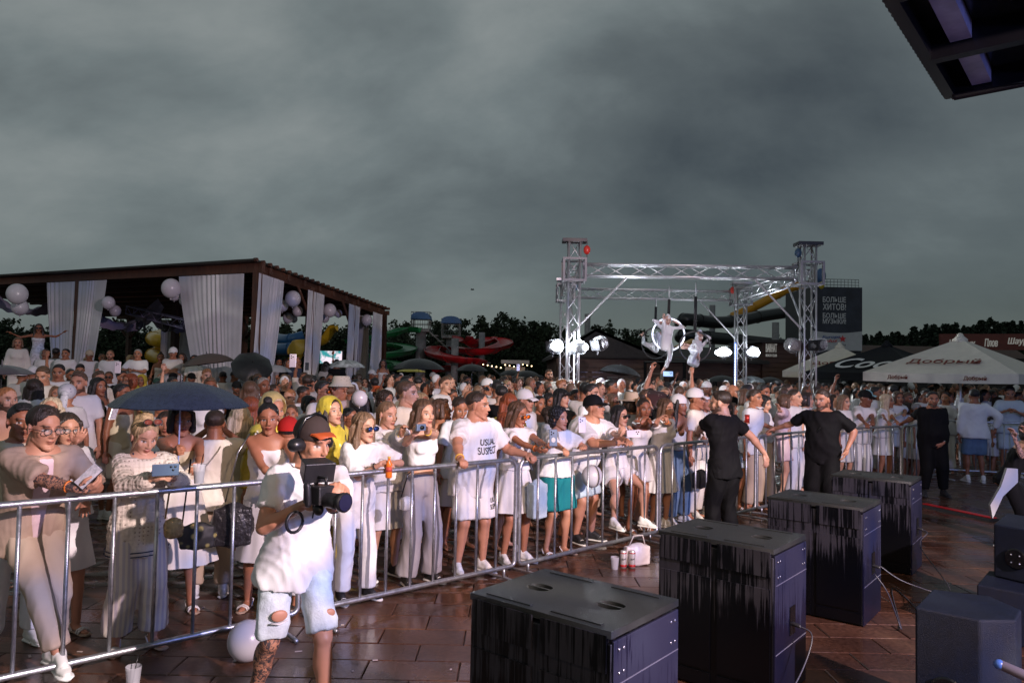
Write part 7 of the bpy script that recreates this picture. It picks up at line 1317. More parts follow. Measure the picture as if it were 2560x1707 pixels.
p = at(1634, 868, 19.2); acro(p, 1.62, 'acrobat in a white suit hanging in the left hoop with one foot raised', yaw=-40, lean=-30, side=34, rhw=at(1654, 812, 19.2), lhw=at(1660, 818, 19.2), rg='grip', lg='grip', rew=(0, -1, 0), lew=(1, 0, 0), rfw=at(1608, 832, 19.2), rkw=(-1, 0, -.6), lfw=at(1655, 830, 19.3), lkw=(.3, 0, -1), head=(0, -20, 0))
p = at(1733, 903, 16.3); acro(p, 1.62, 'acrobat in a white suit reclining in the right hoop with one arm straight up', yaw=30, side=22, lean=-4, lhw=at(1753, 833, 16.3), lg='grip', lew=(1, 0, 0), rhw=at(1747, 892, 16.1), rew=(0, -1, -.4), rfw=at(1706, 866, 16.2), rkw=(-.5, -.4, .6), lfw=at(1711, 860, 16.4), lkw=(-.4, -.3, 1), head=(-4, 16, 0))
# ================================================================ PEOPLE ON THE TERRACE
ter = M('floral_grey_white_cloth', (.62, .62, .66), .8, var=.35, vscale=18)
def wearset(top, bot):
    w = []
    if top[0] == 'N': w.append(('tank', top[1], {}))
    elif top[0] == 'L': w.append(('tee', top[1], dict(fit=.030, long=.9, hem=-.12)))
    elif top[0] == 'T': w.append(('tee', top[1], dict(fit=.026, sl=.8, hem=-.13)))
    if bot[0] == 'S': w.append(('skirt', bot[1], dict(z1=.5, r1=.25, z0=.04, pleats=9)))
    elif bot[0] == 'D': w.append(('skirt', bot[1], dict(z1=.25, r1=.28, z0=.08, pleats=9)))
    elif bot[0] == 'H': w.append(('legs', bot[1], dict(frac=.46, r0=.108, r1=.10, nm='shorts')))
    elif bot[0] == 'P': w.append(('legs', bot[1], dict(frac=.96, r0=.10, r1=.08, rh=.08)))
    return w
POSE = {'s': {}, 'x': dict(rh=(.12, -.26, 1.12), lh=(-.12, -.27, 1.10), re=(-1, 0, -.5), le=(1, 0, -.5)), 'c': dict(rh=(-.05, -.22, 1.38), lh=(.10, -.30, 1.05), re=(-.7, -.2, -1)), 'u': dict(rh=(-.16, -.20, 2.02), rg='hold', re=(-1, 0, .1), rhd=(0, -.1, 1), rhn=(0, -1, 0)),
        'f': dict(rh=(-.08, -.36, 1.50), lh=(.08, -.36, 1.50), re=(-1, 0, -.8), le=(1, 0, -.8), rg='hold', lg='hold', rhd=(.3, -.4, .8), lhd=(-.3, -.4, .8)), 'd': dict(rh=(-.14, -.33, 1.22), lh=(.02, -.36, 1.20), rg='hold', lg='hold'), 'h': dict(rh=(-.10, .02, 1.62), re=(-1, -.4, .1), rhd=(.4, .3, .5)), 'w': dict(rh=(-.62, -.15, 1.42), lh=(.60, -.2, 1.50), re=(-.3, .5, -.8), le=(.3, .5, -.8))}
def crowdman(px, ytop, D, sex, skin, hair, pose, top, bot, yaw, label, hat=None, gl=None, hp=0, z=0.0, h=None, group=None, shoes=None, w=1.0, hy=0):
    if top[1:] == 'w': top = top[0] + 'ww123'[int(px * 7 + ytop) % 5]
    if bot[1:] == 'w': bot = bot[0] + 'w123e'[int(px * 3 + ytop) % 5]
    p = at(px, ytop, D); z = max(z, p[2] - 1.84) if z > .2 else z; hh = p[2] - z if h is None else h; P = dict(POSE[pose]); P.update(sex=sex, pos=(p[0], D), z=z, h=hh, yaw=yaw, skin=skin, hair=hair, head=(hy, 0 if abs(hp) < 5 else 8 * math.copysign(1, hp) if abs(hp) < 14 else 20 * math.copysign(1, hp), 0), wear=wearset(top, bot), w=w)
    if hat: P['hat'] = hat
    if gl: P['glasses'] = gl
    if shoes: P['shoes'] = shoes
    key = (sex, pose, P['head'], w, 'k'); return person(P, label, group, key=key)
TE = 'people standing on the pavilion terrace'; z5 = .53
plat = boxo('dance_platform', (at(98, 905, 18.9)[0], 19.4, .66), (.9, .6, .66), M('dark_boards', (.03, .025, .022), .7)); tag(plat, 'dark boxy platform under the dancer in the floral dress', 'platform')
crowdman(98, 806, 18.9, 'f', 's2', ('wavy', 'd'), 'w', 'N' + 'w', 'x', 30, 'dancer in a long white floral dress with arms spread on a platform', gl=('sun', 'k'), z=1.32); dn = [o for o in sc.objects if o.name.startswith('person')][-1]
for ch in dn.children_recursive:
    if ch.name.startswith('tank'): ch.material_slots[0].link = 'OBJECT'; ch.material_slots[0].material = ter
P = dict(sex='f'); obj('dress_skirt', skirt(P, skel(P), z1=.16, r1=.30, z0=.08, pleats=9, amp=.02), ter, [c for c in dn.children if c.name.startswith('body')][0])
for i, (x, y, s, sk, hr, po, tp, bt, yw, lb, ex) in enumerate([
    (46, 840, 'f', 's0', ('bob', 'l'), 's', 'Lv', 'Pv', 30, 'woman in a pale blouse at the far left of the terrace', {}), (42, 872, 'm', 's2', ('short', 'd'), 'x', 'Tk', 'Pk', 70, 'man in a black shirt at the far left of the terrace', {}), (64, 866, 'm', 's2', ('short', 'k'), 's', 'Tv', 'Pw', 20, 'dark haired man right of the terrace man in black', {}),
    (116, 868, 'm', 's2', ('buzz', 'd'), 's', 'Tw', 'Pw', 10, 'man in a white shirt with a dark chest print behind the dancer', {}), (140, 866, 'm', 's3', ('short', 'k'), 's', 'Tm', 'Pm', 190, 'man with his back turned in a greyish shirt by the first curtain', {}), (166, 868, 'm', 's1', ('short', 'k'), 's', 'Tw', 'Pw', 10, 'broad man in a white shirt before the first curtain', {'w': 1.25}),
    (224, 873, 'm', 's2', ('buzz', 'd'), 's', 'Tw', 'Pw', 40, 'man in a beige cap between the curtains', {'hat': ('cap', CL['e'])}), (220, 888, 'f', 's0', ('wavy', 'p'), 'c', 'Tp', 'Pw', 10, 'blonde woman in pink before the second curtain', {}), (277, 871, 'm', 'b0', ('buzz', 'l'), 's', 'Tw', 'Pw', 15, 'bearded man with a dark strap across his white polo', {'w': 1.1}), (255, 880, 'm', 's1', ('buzz', 'b'), 's', 'Td', 'Pw', 50, 'man half hidden left of the strapped polo', {}),
    (346, 869, 'm', 's1', ('short', 'w'), 'd', 'Tw', 'Pw', 15, 'grey haired man in an oversized white shirt', {'w': 1.15}), (326, 884, 'f', 's0', ('bob', 'y'), 's', 'Tw', 'Pw', 60, 'fair haired woman left of the grey haired terrace man', {}), (402, 879, 'f', 's2', ('bun', 'd'), 's', 'Nw', 'Dw', 30, 'woman in a white strapless dress waiting beside the cap man', {}), (434, 866, 'm', 's1', ('buzz', 'd'), 'x', 'Tw', 'Pw', 10, 'man in a white cap with folded arms on the terrace', {'hat': ('cap', CL['w']), 'w': 1.1}),
    (457, 879, 'f', 's1', ('long', 'd'), 's', 'Tw', 'Pw', 0, 'long haired woman right of the folded arms man', {}), (487, 884, 'f', 's2', ('long', 'k'), 's', 'Tw', 'Dw', 10, 'dark haired woman before the widest curtain', {}), (666, 890, 'm', 's1', ('short', 'd'), 's', 'Tw', 'Pw', 190, 'man seen from behind in white right of the corner post', {'w': 1.15}), (697, 892, 'f', 's2', ('long', 'k'), 's', 'Lg', 'Pg', 30, 'woman in grey right of the corner post', {}), (716, 893, 'f', 's1', ('long', 'd'), 's', 'Tk', 'Pk', 60, 'dark haired woman in black before the yellow slide', {}), (745, 892, 'm', 's1', ('short', 'k'), 's', 'Tn', 'Pk', 30, 'man in navy before the narrow curtain', {}),
    (815, 900, 'f', 's2', ('long', 'k'), 'u', 'Tm', 'Pw', 180, 'woman raising an arm before the video screen', {}), (842, 894, 'm', 's3', ('buzz', 'k'), 's', 'Tk', 'Pw', 190, 'dark silhouette right before the video screen', {})]):
    D = 18.4 + (i * 7 % 5) * .3 if x < 640 else 21.5; crowdman(x, y, D, s, sk, hr, po, tp, bt, yw, lb, z=z5 if x < 640 else .35, group=TE, **ex)
crowdman(958, 896, 24, 'f', 's1', ('long', 'k'), 's', 'Nw', 'Dw', 10, 'dark haired woman in an off shoulder white dress by the end of the pavilion', z=.3)
# ================================================================ THE CROWD: one line per person (crop, x, y of the head top, head height, ...)
CR = {0: (0, 860, 4.704), 1: (500, 860, 4.704), 2: (1000, 860, 4.704), 3: (1500, 860, 4.704), 4: (2000, 900, 4.2)}
cw, ck_ = CL['w'], CL['k']; bwcap = CL['w']
crowd = """0 250 640 430 m s2 crop k s Tc Pw 46 0 man with very short black hair in a cream polo behind the tan shirt
0 620 585 300 f s0 wavy p s Nw Sw 20 -6 long haired pale blonde lifting her face left of the patterned headscarf
0 70 460 300 m b4 buzz g s xw Hj 60 0 bearded bald man at the left edge under the smoky umbrella
0 790 440 250 f s1 - - s Tw Pw 200 0 person seen from behind in a black and white patterned headscarf|hat=scarf
0 945 290 240 m b0 crop b s Tw Pw 10 -4 big smiling man with a round face and brown beard in a white shirt
0 1150 620 225 f s1 longback d s Tw Sw 12 0 smiling woman with long brown hair in a white shirt above the umbrella woman
0 1420 430 235 m s2 short k s Nc Hw 80 -4 man in a beige vest with black hair in profile right of the smiling woman
0 520 235 190 m s0 short b s Tw Pw 14 16 man looking down in a white shirt above the long dark hair
0 700 210 170 m s1 short k s Tw Pw 24 8 man in a white V neck below the terrace man
0 830 272 145 m b2 buzz k s Tw Pw 50 0 bearded man in thin glasses left of the round faced man|gl=clear,c
0 790 196 118 m s2 short k s Tw Pw 40 0 dark haired man just below the broad terrace man
0 400 380 215 f s1 longback d s Tw Pw 190 0 woman with long dark hair seen from behind at the left
0 1145 362 210 f s2 long k s Nw Sw 74 0 black haired woman in profile right of the round faced man
0 1550 320 180 f s1 bob r s Nc Sw -30 0 red haired woman in thin glasses above the dark blue umbrella|gl=clear,c
0 1672 350 125 f s1 - - s Ty Py 10 0 woman in a yellow rain hood right of the red hair|hat=hood,y
0 1285 302 130 m s2 short b s Tw Pw 20 0 man in dark sunglasses under the raised pink phone|gl=sun,k
0 1135 292 105 f s2 long d s Tw Sw 10 6 brown haired woman above the black haired profile
0 945 216 125 m s1 short k s Tw Pw 30 20 dark haired man looking down behind the round faced man
0 390 250 150 m s1 buzz k u Tw Pw 190 0 man in a white cap seen from behind with a raised elbow|hat=cap,w
0 262 282 150 m s1 buzz k s Tw Pw 200 0 second man in a white cap seen from behind|hat=cap,w
0 1960 756 260 f s1 long d s Tw Sw 16 8 woman looking down between the knitted sweater and the blue umbrella
0 1910 326 105 m s1 buzz b s Tw Pw 20 0 man in sunglasses above the left of the blue umbrella|gl=sun,k
0 2040 322 125 f s1 - - s Tk Pk 10 0 woman in a dark hood above the blue umbrella|hat=beanie,k
0 2130 270 110 f s1 long d s Tw Sw 20 0 long haired woman right of the dark hood
0 1845 392 120 m s2 buzz k s Tw Pw 30 0 man in a dark green cap by the edge of the blue umbrella|hat=cap,G
0 1740 350 110 f s1 bob b s Tw Sw 60 0 brown haired woman left of the dark green cap
0 2250 330 120 m s2 buzz k s Tw Pw 40 0 man in a black cap behind the blue umbrella tip|hat=cap,k
0 640 470 190 f s0 long l s Tw Sw 60 0 light haired woman in profile beside the patterned headscarf
0 1230 450 170 f s1 long l u Tw Sw 40 -8 fair haired woman raising a pale phone high
1 850 555 330 f s0 short p s Ly Py 44 8 blonde person wrapped in a thin yellow raincoat with the hood up|hat=hood,Y
1 1040 835 270 m s1 buzz k s Tw Pw 190 0 person in a bright red cap right behind the cameraman|hat=cap,r
1 1070 500 205 m s4 buzz g s Tw Pw -8 6 young man with cropped ginger hair
1 1080 682 230 f s1 tight b s Tw Sw 6 0 brown haired woman peering over the red cap
1 1265 580 215 f s2 bob k s Tw Pw 60 10 black haired person left of the yellow hood
1 1525 590 320 f s4 long d s Ly Py 50 -8 young woman in a glossy yellow raincoat hood|hat=hood,Z
1 1740 710 275 f s2 tight k s Ty Pw 60 -4 dark haired woman in gold glasses right of the yellow raincoat|gl=clear,c
1 2170 515 235 f s1 curly d s Tw Sw 56 0 woman with dark curls above the ponytail woman
1 2085 480 150 f s1 bob b s Tw Sw 40 0 person in an orange patterned bucket hat|hat=bucket,O
1 1680 358 235 m s1 buzz b s Tp Pw -40 0 young man in a swirly patterned bucket hat|hat=bucket,B;gl=sun,r
1 1435 395 235 m s1 short k s Tw Pw 60 0 man with slicked black hair and orange shades|gl=sun,o
1 1200 470 195 m s3 short k s Tw Pw 70 10 dark haired man with sunglasses pushed up|gl=sun,k,up
1 1880 520 240 f s2 longback k s Tw Pw 200 0 woman with long black hair seen from behind the floating balloon
1 740 358 200 m s3 buzz w s Tw Pw 50 0 older man with greying hair above the thin raincoat
1 430 425 150 m b3 buzz k s Tk Pk 30 0 bearded man in a black cap under the paisley cap|hat=cap,k
1 590 400 235 f s1 longback b s Tw Pw 190 0 woman with long brown hair seen from behind the thin raincoat
1 400 300 120 m s2 short k s Tw Pw 60 10 dark haired man left of the round black umbrella
1 270 300 120 m s3 buzz k s Tw Pw 190 0 close cropped man seen from behind near the brown umbrella
1 75 268 145 m s4 crop g s Tw Pw 40 12 ginger haired man below the brown umbrella
1 150 395 115 f s2 long d s Tw Sw 20 0 dark haired woman above the tip of the blue umbrella
1 545 275 105 m s2 buzz d s Tw Pw 20 0 man in violet shades beneath the round black umbrella|gl=sun,b
1 700 310 100 f s1 long d s Tk Pk 10 0 woman beneath the right of the round black umbrella
1 935 312 135 f s1 bun b h Nw Sw -20 0 smiling woman in a white vest touching her hair left of the raised arm
1 1135 380 125 f s1 bob b s Tw Sw 50 0 brown haired woman right of the raised arm
1 1225 310 130 m s1 short b u Tw Pw 20 0 man raising a dark phone below the curtain
1 1530 332 125 m b2 buzz k s Tw Pw 20 0 man in black sunglasses left of the swirly bucket hat|gl=sun,k
1 1440 360 105 m s3 buzz k s Tw Pw 40 0 dark cropped man behind the orange shades
1 1815 345 95 m s3 buzz k s Tw Pw 190 0 dark haired man under the clear umbrella
1 1890 382 110 m s3 buzz k s Tw Pw 30 0 dark haired man in shades right of the swirly bucket hat|gl=sun,k
1 1950 382 110 f s4 long d s Tw Sw 0 0 pale faced dark haired woman right of the floating balloon
1 2035 385 110 m s2 buzz k s Tw Pw 20 0 man in black sunglasses above the orange bucket hat|gl=sun,k
1 2100 320 100 f s1 bob b h Tw Sw 30 0 woman shading her eyes above the dark curls
1 2015 292 95 m s2 buzz k s Tw Pw 60 0 man in a white cap beside the far curtain|hat=cap,w
1 600 585 300 f s1 wavy r s Nw Sw 200 0 woman with wavy red hair seen from behind
1 480 690 320 f s0 longback p s Nc Sw 205 0 woman with straight pale blonde hair seen from behind
1 180 730 330 m s2 short d f Tv Pw 200 0 man in a loose cream shirt holding up a phone behind the umbrella
1 960 500 150 f s1 long b u Tw Sw 30 0 woman stretching a bare arm high with a white phone
2 60 395 270 m s4 short b s Tw Pw 70 -4 broad man in a white shirt with a black line drawing
2 385 630 200 f s1 updo l s Tw Sw 60 0 woman in dark sunglasses behind the compact camera|gl=sun,k
2 465 605 265 f s1 bob b s Nc Sw 80 -6 woman in profile with bare shoulders right of the compact camera
2 245 505 120 f s1 bun b s Tw Sw 60 0 woman with a high brown bun behind the compact camera
2 250 350 130 m s2 short b s Tw Pw 40 0 man with swept brown hair below the yellow umbrella
2 385 325 95 m s1 buzz d s Tw Pw 30 0 man in a grey cap right of the yellow umbrella|hat=cap,m
2 372 398 125 m b3 buzz k s Tg Pw 30 4 dark bearded man in a grey shirt
2 520 358 180 m s4 crop b s Tw Pw 50 -6 smiling pale man with a square face in a white shirt
2 632 418 100 f s1 long b s Tw Sw 20 0 brown haired woman right of the smiling pale man
2 600 505 180 m b2 short d s Tw Pw 50 10 man in glasses looking down behind the wet haired woman|gl=clear,c
2 690 585 270 f s1 tight d s Tw Sw 30 22 woman with wet red streaked hair looking down
2 815 508 225 m s1 - - s Tw Pw 56 -10 bald man in wraparound mirrored sunglasses|gl=sun,b
2 915 440 155 m s2 crop d s Tw Pw 50 0 dark cropped man right of the bald man in sunglasses
2 1020 388 165 m s1 buzz d f Tw Pw 60 -10 man in a white cap filming with a silver camera|hat=cap,w;gl=sun,k
2 1260 400 145 f s4 long y s Tw Sw 50 -24 blonde woman looking up left of the raised phone
2 1340 448 100 f s1 long l s Tw Sw 40 0 fair woman beside the blonde looking up
2 1410 372 100 f s1 bob p u Tw Sw 40 0 woman raising a white phone before the cream kiosk
2 1515 415 150 m s2 buzz k s Tk Pk 200 0 person in a black cap seen from behind|hat=cap,k
2 1650 432 130 f s2 tight k s Tw Sw 60 -4 dark haired woman in profile right of the black cap
2 1750 278 130 m b0 short b x Tw Pw 10 0 tall bearded man in white standing above the others by the truss
2 1885 390 150 m s4 crop g s Tw Pw 60 0 fair cropped man at the foot of the left truss tower
2 1995 395 145 m s4 buzz b s Tw Pw 20 0 balding man with a dark collar line at the foot of the truss
2 2130 402 160 m s1 buzz b s Tm Pw 60 0 man in a grey shirt behind the tattooed neck
2 2230 432 220 m s4 short k s Tw Pw 60 0 young man with a tattooed neck and lit face
2 1880 490 215 f s4 bangs k s Tw Sw 56 0 woman with a dark fringe and long black hair
2 1450 512 240 m s0 buzz w s Tw Pw 50 0 older man in a white cap with sunglasses on top|hat=cap,w
2 1290 545 260 f s1 longback r s Ty Sw 200 0 woman with long copper hair left of the white cap
2 1225 770 270 f s4 longback r s Nw Sw 66 0 copper haired woman in rimless glasses|gl=clear,c
2 1635 577 210 f s1 tight k s Nw Sw 30 -4 smiling dark haired woman right of the white cap
2 1750 560 185 m b2 curly k s Tw Pw 20 10 bearded young man with thick black hair
2 1745 700 200 f s1 long d c Tw Sw 70 -22 dark haired woman tilting her head back behind the teal shorts woman
2 1975 752 220 f s1 long k s Tw Sw 60 8 black haired woman left of the big man in the black cap
2 2050 620 160 f s1 updo d s Tw Sw 200 0 woman with a patterned hair bow
3 130 560 185 f s1 bob l h Tw Sw 50 0 woman with glasses and a tattooed arm behind the black cap|gl=sun,k
3 375 565 220 f s1 bob d s Tv Sw 200 0 woman in a straw hat|hat=straw,e
3 500 590 225 f s4 longback g s Nw Sw 66 0 reddish blonde woman in profile before the straw hat
3 545 418 175 m s0 buzz b u Tw Pw 50 0 young man with cropped hair raising a pale blue phone
3 325 530 140 f s2 long k s Tw Sw 50 0 dark haired woman left of the raised pale blue phone
3 62 430 95 m s2 buzz k s Tw Pw 20 0 man in a white cap under the black umbrella|hat=cap,w
3 720 500 110 f s2 long d s Tw Sw 20 10 dark haired woman above the dotted umbrella
3 785 430 125 f s3 long k s Tw Sw 60 0 black haired woman in profile behind the raised phone
3 1010 470 155 m s1 buzz b s Tw Pw 60 0 balding man above the backward cap
3 1250 428 140 m s3 buzz k s Tw Pw 10 0 man in a backward white cap in the middle distance|hat=capback,w
3 1062 410 80 m s3 buzz k s Tw Pw 20 0 dark haired man left of the backward white cap
3 1440 512 150 f s1 bob b s Tw Sw 60 0 brown haired woman above the turned guard
3 1548 448 170 m s1 - - s Tw Pw 40 0 bald man right of the turned guard
3 1685 500 180 f s1 longback b s Tw Sw 60 0 woman with long brown hair right of the bald man
3 1792 500 205 m s1 crop d s Tw Pw 44 0 serious man with short dark hair in white above the white cap
3 1905 445 175 m s1 short k s Tw Pw 30 8 man with neat black hair right of the serious man
3 2090 412 110 m s3 short k s Tm Pw 190 0 dark haired man seen from behind at the right tower
3 2112 530 130 m s3 short k s Tw Pw 40 10 dark haired man behind the pale pink blouse
3 2265 500 185 m s4 buzz d s Tw Pw 50 0 broad man with receding hair in white near the middle guard
3 1100 500 220 m s1 buzz k s Tw Pw 66 0 man in a black and white cap left of the smiling auburn woman|hat=cap,w
3 1575 608 170 m s1 buzz k s Tk Pw 190 0 person in a black cap with sunglasses on it|hat=cap,k
3 1515 660 190 f s1 bob d s Tw Sw 80 0 dark auburn haired woman behind the turned guard
3 1245 545 140 m s3 buzz k s Tw Pw 20 0 man in white rimmed glasses behind the auburn woman|gl=sun,k
4 265 350 160 f s2 long k s Tp Sw -10 0 black haired woman right of the middle guard
4 335 392 135 f s1 bob b s Tw Sw 40 0 brown haired woman left of the beer girl
4 690 302 130 m s1 buzz d s Tw Pw 50 0 man in a turquoise cap|hat=cap,C
4 1110 320 135 m b2 crop b s Tk Pw 30 0 man with a beard left of the far right guard
4 1122 430 115 f s2 bob d s Tw Sw 50 0 short dark haired woman below the bearded man at the right
4 1212 435 125 f s1 tight w s Tc Sw 50 0 older woman with grey hair left of the far right guard
4 1240 335 120 f s1 long d s Tw Sw 10 0 long haired woman above the grey haired woman
4 1320 290 130 m s2 short k d Tw Pw -20 10 man holding a cup behind the far right guard
4 1535 318 150 f s1 pony k s Tw Pw -50 0 tall woman with a dark ponytail right of the far right guard
4 1700 385 110 f s1 bun l s Nw Sw 6 0 small smiling blonde in a white top behind the barrier
4 1790 335 140 f s1 wavy p s Nw Sw 195 0 blonde with wavy hair seen from behind
4 780 258 130 m s1 short k s Tw Pw 60 0 dark haired man above the turquoise cap
4 900 252 115 m s1 buzz b s Tw Pw 30 0 fair cropped man above the curly blonde
4 65 208 115 m b2 short k s Tw Pw 20 0 bearded dark haired man at the foot of the right tower
4 145 200 115 m s1 short w s Tw Pw 30 0 grey haired man at the foot of the right tower
4 265 245 90 m s2 buzz b s Tw Pw 20 0 light haired man under the beige umbrella
4 500 238 95 m s2 short k s Tw Pw -30 0 dark haired man under the black market umbrella
4 380 240 100 f s3 bob k s Tk Pk 190 0 dark haired person seen from behind under the market umbrellas
4 350 290 110 f s2 bun k s Tk Sw 60 0 woman with a dark bun left of the dark cap man
4 2080 370 160 f s2 wavy d s Nw Sw 190 0 brown curly haired woman seen from behind near the denim shorts man
4 2015 500 190 f s1 long d s Tw Sw 60 6 woman in loose white right of the denim shorts man
4 1470 300 100 f s1 bob b s Tw Pw 20 0 brown haired woman above the tall ponytail woman
4 2010 300 110 f s2 long d s Tw Sw 20 0 dim long haired woman far right under the umbrella
4 2150 260 90 m s3 buzz k s Tw Pw 10 0 dim figure in white far right under the umbrella"""
HATC = {'w': CL['w'], 'k': CL['k'], 'r': CL['r'], 'm': CL['m'], 'e': CL['e'], 'y': CL['y'], 'G': M('dark_green_cloth', (.02, .07, .05), .7), 'O': M('orange_patterned', (.7, .12, .03), .7, var=.6, vscale=30), 'B': dots('swirly_print', (.5, .46, .38), (.16, .14, .08), 40), 'C': M('turquoise_cloth', (.35, .62, .66), .7),
        'Y': M('thin_yellow_film', (.62, .50, .20), .28, alpha=.72), 'Z': M('glossy_yellow_film', (.52, .42, .05), .22, var=.3)}
CL['y'] = M('yellow_raincoat', (.60, .47, .06), .25, var=.25, vscale=8)
occupied = []
for ln_ in crowd.split('\n'):
    ln, _, ex = ln_.partition('|'); f = ln.split(' ', 13); c, cx, yt, hh = int(f[0]), float(f[1]), float(f[2]), float(f[3]); ox, oy, k = CR[c]; px, py = ox + cx / k, oy + yt / k; D = .252 * 1842 / (hh / k); kz = ray(px, py)[1]
    lo, hi = (1.58, 1.92) if f[4] == 'm' else (1.50, 1.80)
    if kz < 0: D = min(max(D, (CAMH - hi) / -kz), max((CAMH - lo) / -kz, 5.2))
    fd = (rail_pt(px)[1] + .55 if px < 2330 else 15.3) if px > 0 else 0
    D = max(D, fd); z = 0
    if CAMH + kz * D > 1.96: z = CAMH + kz * D - 1.78
    occupied.append((px, D)); kw = {}
    for e_ in ex.split(';'):
        if e_.startswith('hat='): a_ = e_[4:].split(','); kw['hat'] = (a_[0], HATC.get(a_[1], CL['w']) if len(a_) > 1 else dots('scarf_print', (.5, .5, .55), (.05, .04, .12), 30))
        if e_.startswith('gl='): kw['gl'] = tuple(e_[3:].split(','))
    if z > .05: tag(boxo('standing_box', (at(px, py, D)[0], D + .02, z / 2), (.3, .22, z / 2), dk), 'dark box under the ' + ' '.join(f[13].split()[:8]), 'box')
    hs_ = None if f[6] == '-' else (f[6], f[7])
    # very long skirts of fields keep the same order: pose top bottom yaw pitch label
    po, tp, bt, yw, hp_ = f[8], f[9], f[10], float(f[11]), float(f[12]); lb = f[13]
    near = D < 9.5 and px < 640
    crowdman(px, py, D, f[4], f[5], hs_, po, tp, bt, yw + (math.sin(px) * 5 if abs(yw) < 120 else 0), lb, hp=hp_, z=z if z > .05 else 0, shoes=(('sneaker', 'w') if near else None), group=None, **kw)
def ph_at(c, x, y, D, mt, lb, **k): ox, oy, s = CR[c]; phone(at(ox + x / s, oy + y / s, D), k.pop('face', (.15, -.95, .1)), mt, lb, **k)
ph_at(0, 1385, 275, 9.9, PHW, 'pale pink phone held high before the pavilion'); ph_at(1, 1092, 195, 8.6, PHW, 'white phone held highest by a bare outstretched arm'); ph_at(1, 1258, 262, 15.0, PHK, 'dark phone held up below the curtain'); ph_at(2, 1390, 275, 17, PHW, 'small white phone held up before the cream kiosk'); ph_at(3, 800, 350, 11.2, M('lit_blue_phone', (.2, .4, .7), .3, emit=(.3, .55, 1), es=.5), 'pale blue phone held sideways above the dotted umbrella', land=True)
ph_at(2, 1110, 480, 11.8, M('silver_camera', (.5, .5, .55), .3, metal=.6), 'silver camera held to the eye by the man in the white cap', land=True); ph_at(0, 1345, 790, 6.7, M('phone_light', (1, 1, 1), .3, emit=(1, .95, .9), es=1.5), 'thin phone with a glowing screen left of the blue umbrella', face=(-.9, .25, .3))
# filler: the far crowd, many people deep, dim and small
rg = random.Random(12); hairs = [('short', 'k'), ('short', 'd'), ('crop', 'b'), ('buzz', 'd'), ('crop', 'k')]; hf_ = [('long', 'd'), ('bob', 'b'), ('longback', 'b'), ('long', 'k'), ('tight', 'd'), ('wavy', 'y'), ('bun', 'b')]
zones = [(0, 620, 'before the pavilion'), (620, 950, 'before the right side of the pavilion'), (950, 1380, 'before the slides'), (1380, 1760, 'below the hoops'), (1760, 2040, 'below the beach club sign'), (2040, 2600, 'under the market umbrellas')]
n = 0; tries = 0
while n < 118 and tries < 5000:
    tries += 1; D = rg.uniform(9.2, 26) if rg.random() < .75 else rg.uniform(8, 14); px = rg.uniform(20, 2550)
    if px < 640 and D > 16.5: continue
    if px < 960 and D > 18.5: continue
    if px > 2230 and D < 16: continue
    if D < rail_pt(min(px, 2300))[1] + 1.1: continue
    if any(abs(px - a) * min(D, b) / 1842 < .40 and abs(D - b) < .55 for a, b in occupied): continue
    occupied.append((px, D)); n += 1; sx = 'm' if rg.random() < .52 else 'f'; hr = rg.choice(hairs if sx == 'm' else hf_); zn = [z for z in zones if z[0] <= px < z[1]] or [zones[-1]]
    tp = rg.choice(['Tw', 'Tw', 'Tw', 'Tv', 'Tm', 'Tk', 'Td']); hn = {'k': 'black', 'd': 'dark brown', 'b': 'brown', 'y': 'blonde'}[hr[1]]; cn = {'w': 'white', 'v': 'off white', 'm': 'grey', 'k': 'black', 'd': 'pale blue'}[tp[1]]
    lb = 'distant %s with %s hair and %s top %s' % ('man' if sx == 'm' else 'woman', hn, cn, zn[0][2]); h_ = rg.uniform(1.68, 1.86) if sx == 'm' else rg.uniform(1.58, 1.74)
    kz = ray(px, 900)[1]; p = at(px, 940, D); P = dict(POSE[rg.choice(['s', 's', 's', 's', 'c', 'x', 'd', 'f'])]); po = P
    pz = rg.choice(['s', 's', 's', 'c', 'x', 'd', 'f', 'u'] if D < 20 else ['s', 's', 'c']); yw = rg.choice([rg.uniform(15, 75)] * 4 + [rg.uniform(150, 210)])
    person(dict(POSE[pz], sex=sx, pos=(p[0], D), h=h_, yaw=yw, skin=rg.choice(['s0', 's1', 's2', 's3', 's4'] + (['b1', 'b2'] if sx == 'm' else [])), hair=hr, head=(0, 0, 0), wear=wearset(tp[0] + rg.choice('w123') if tp[1] == 'w' else tp, 'P' + rg.choice('w2ej') if sx == 'm' else 'S' + rg.choice('w13'))), lb, lb.replace('distant man', 'far men').replace('distant woman', 'far women'), key=(sx, pz, (0, 0, 0), 1.0, 'k'))

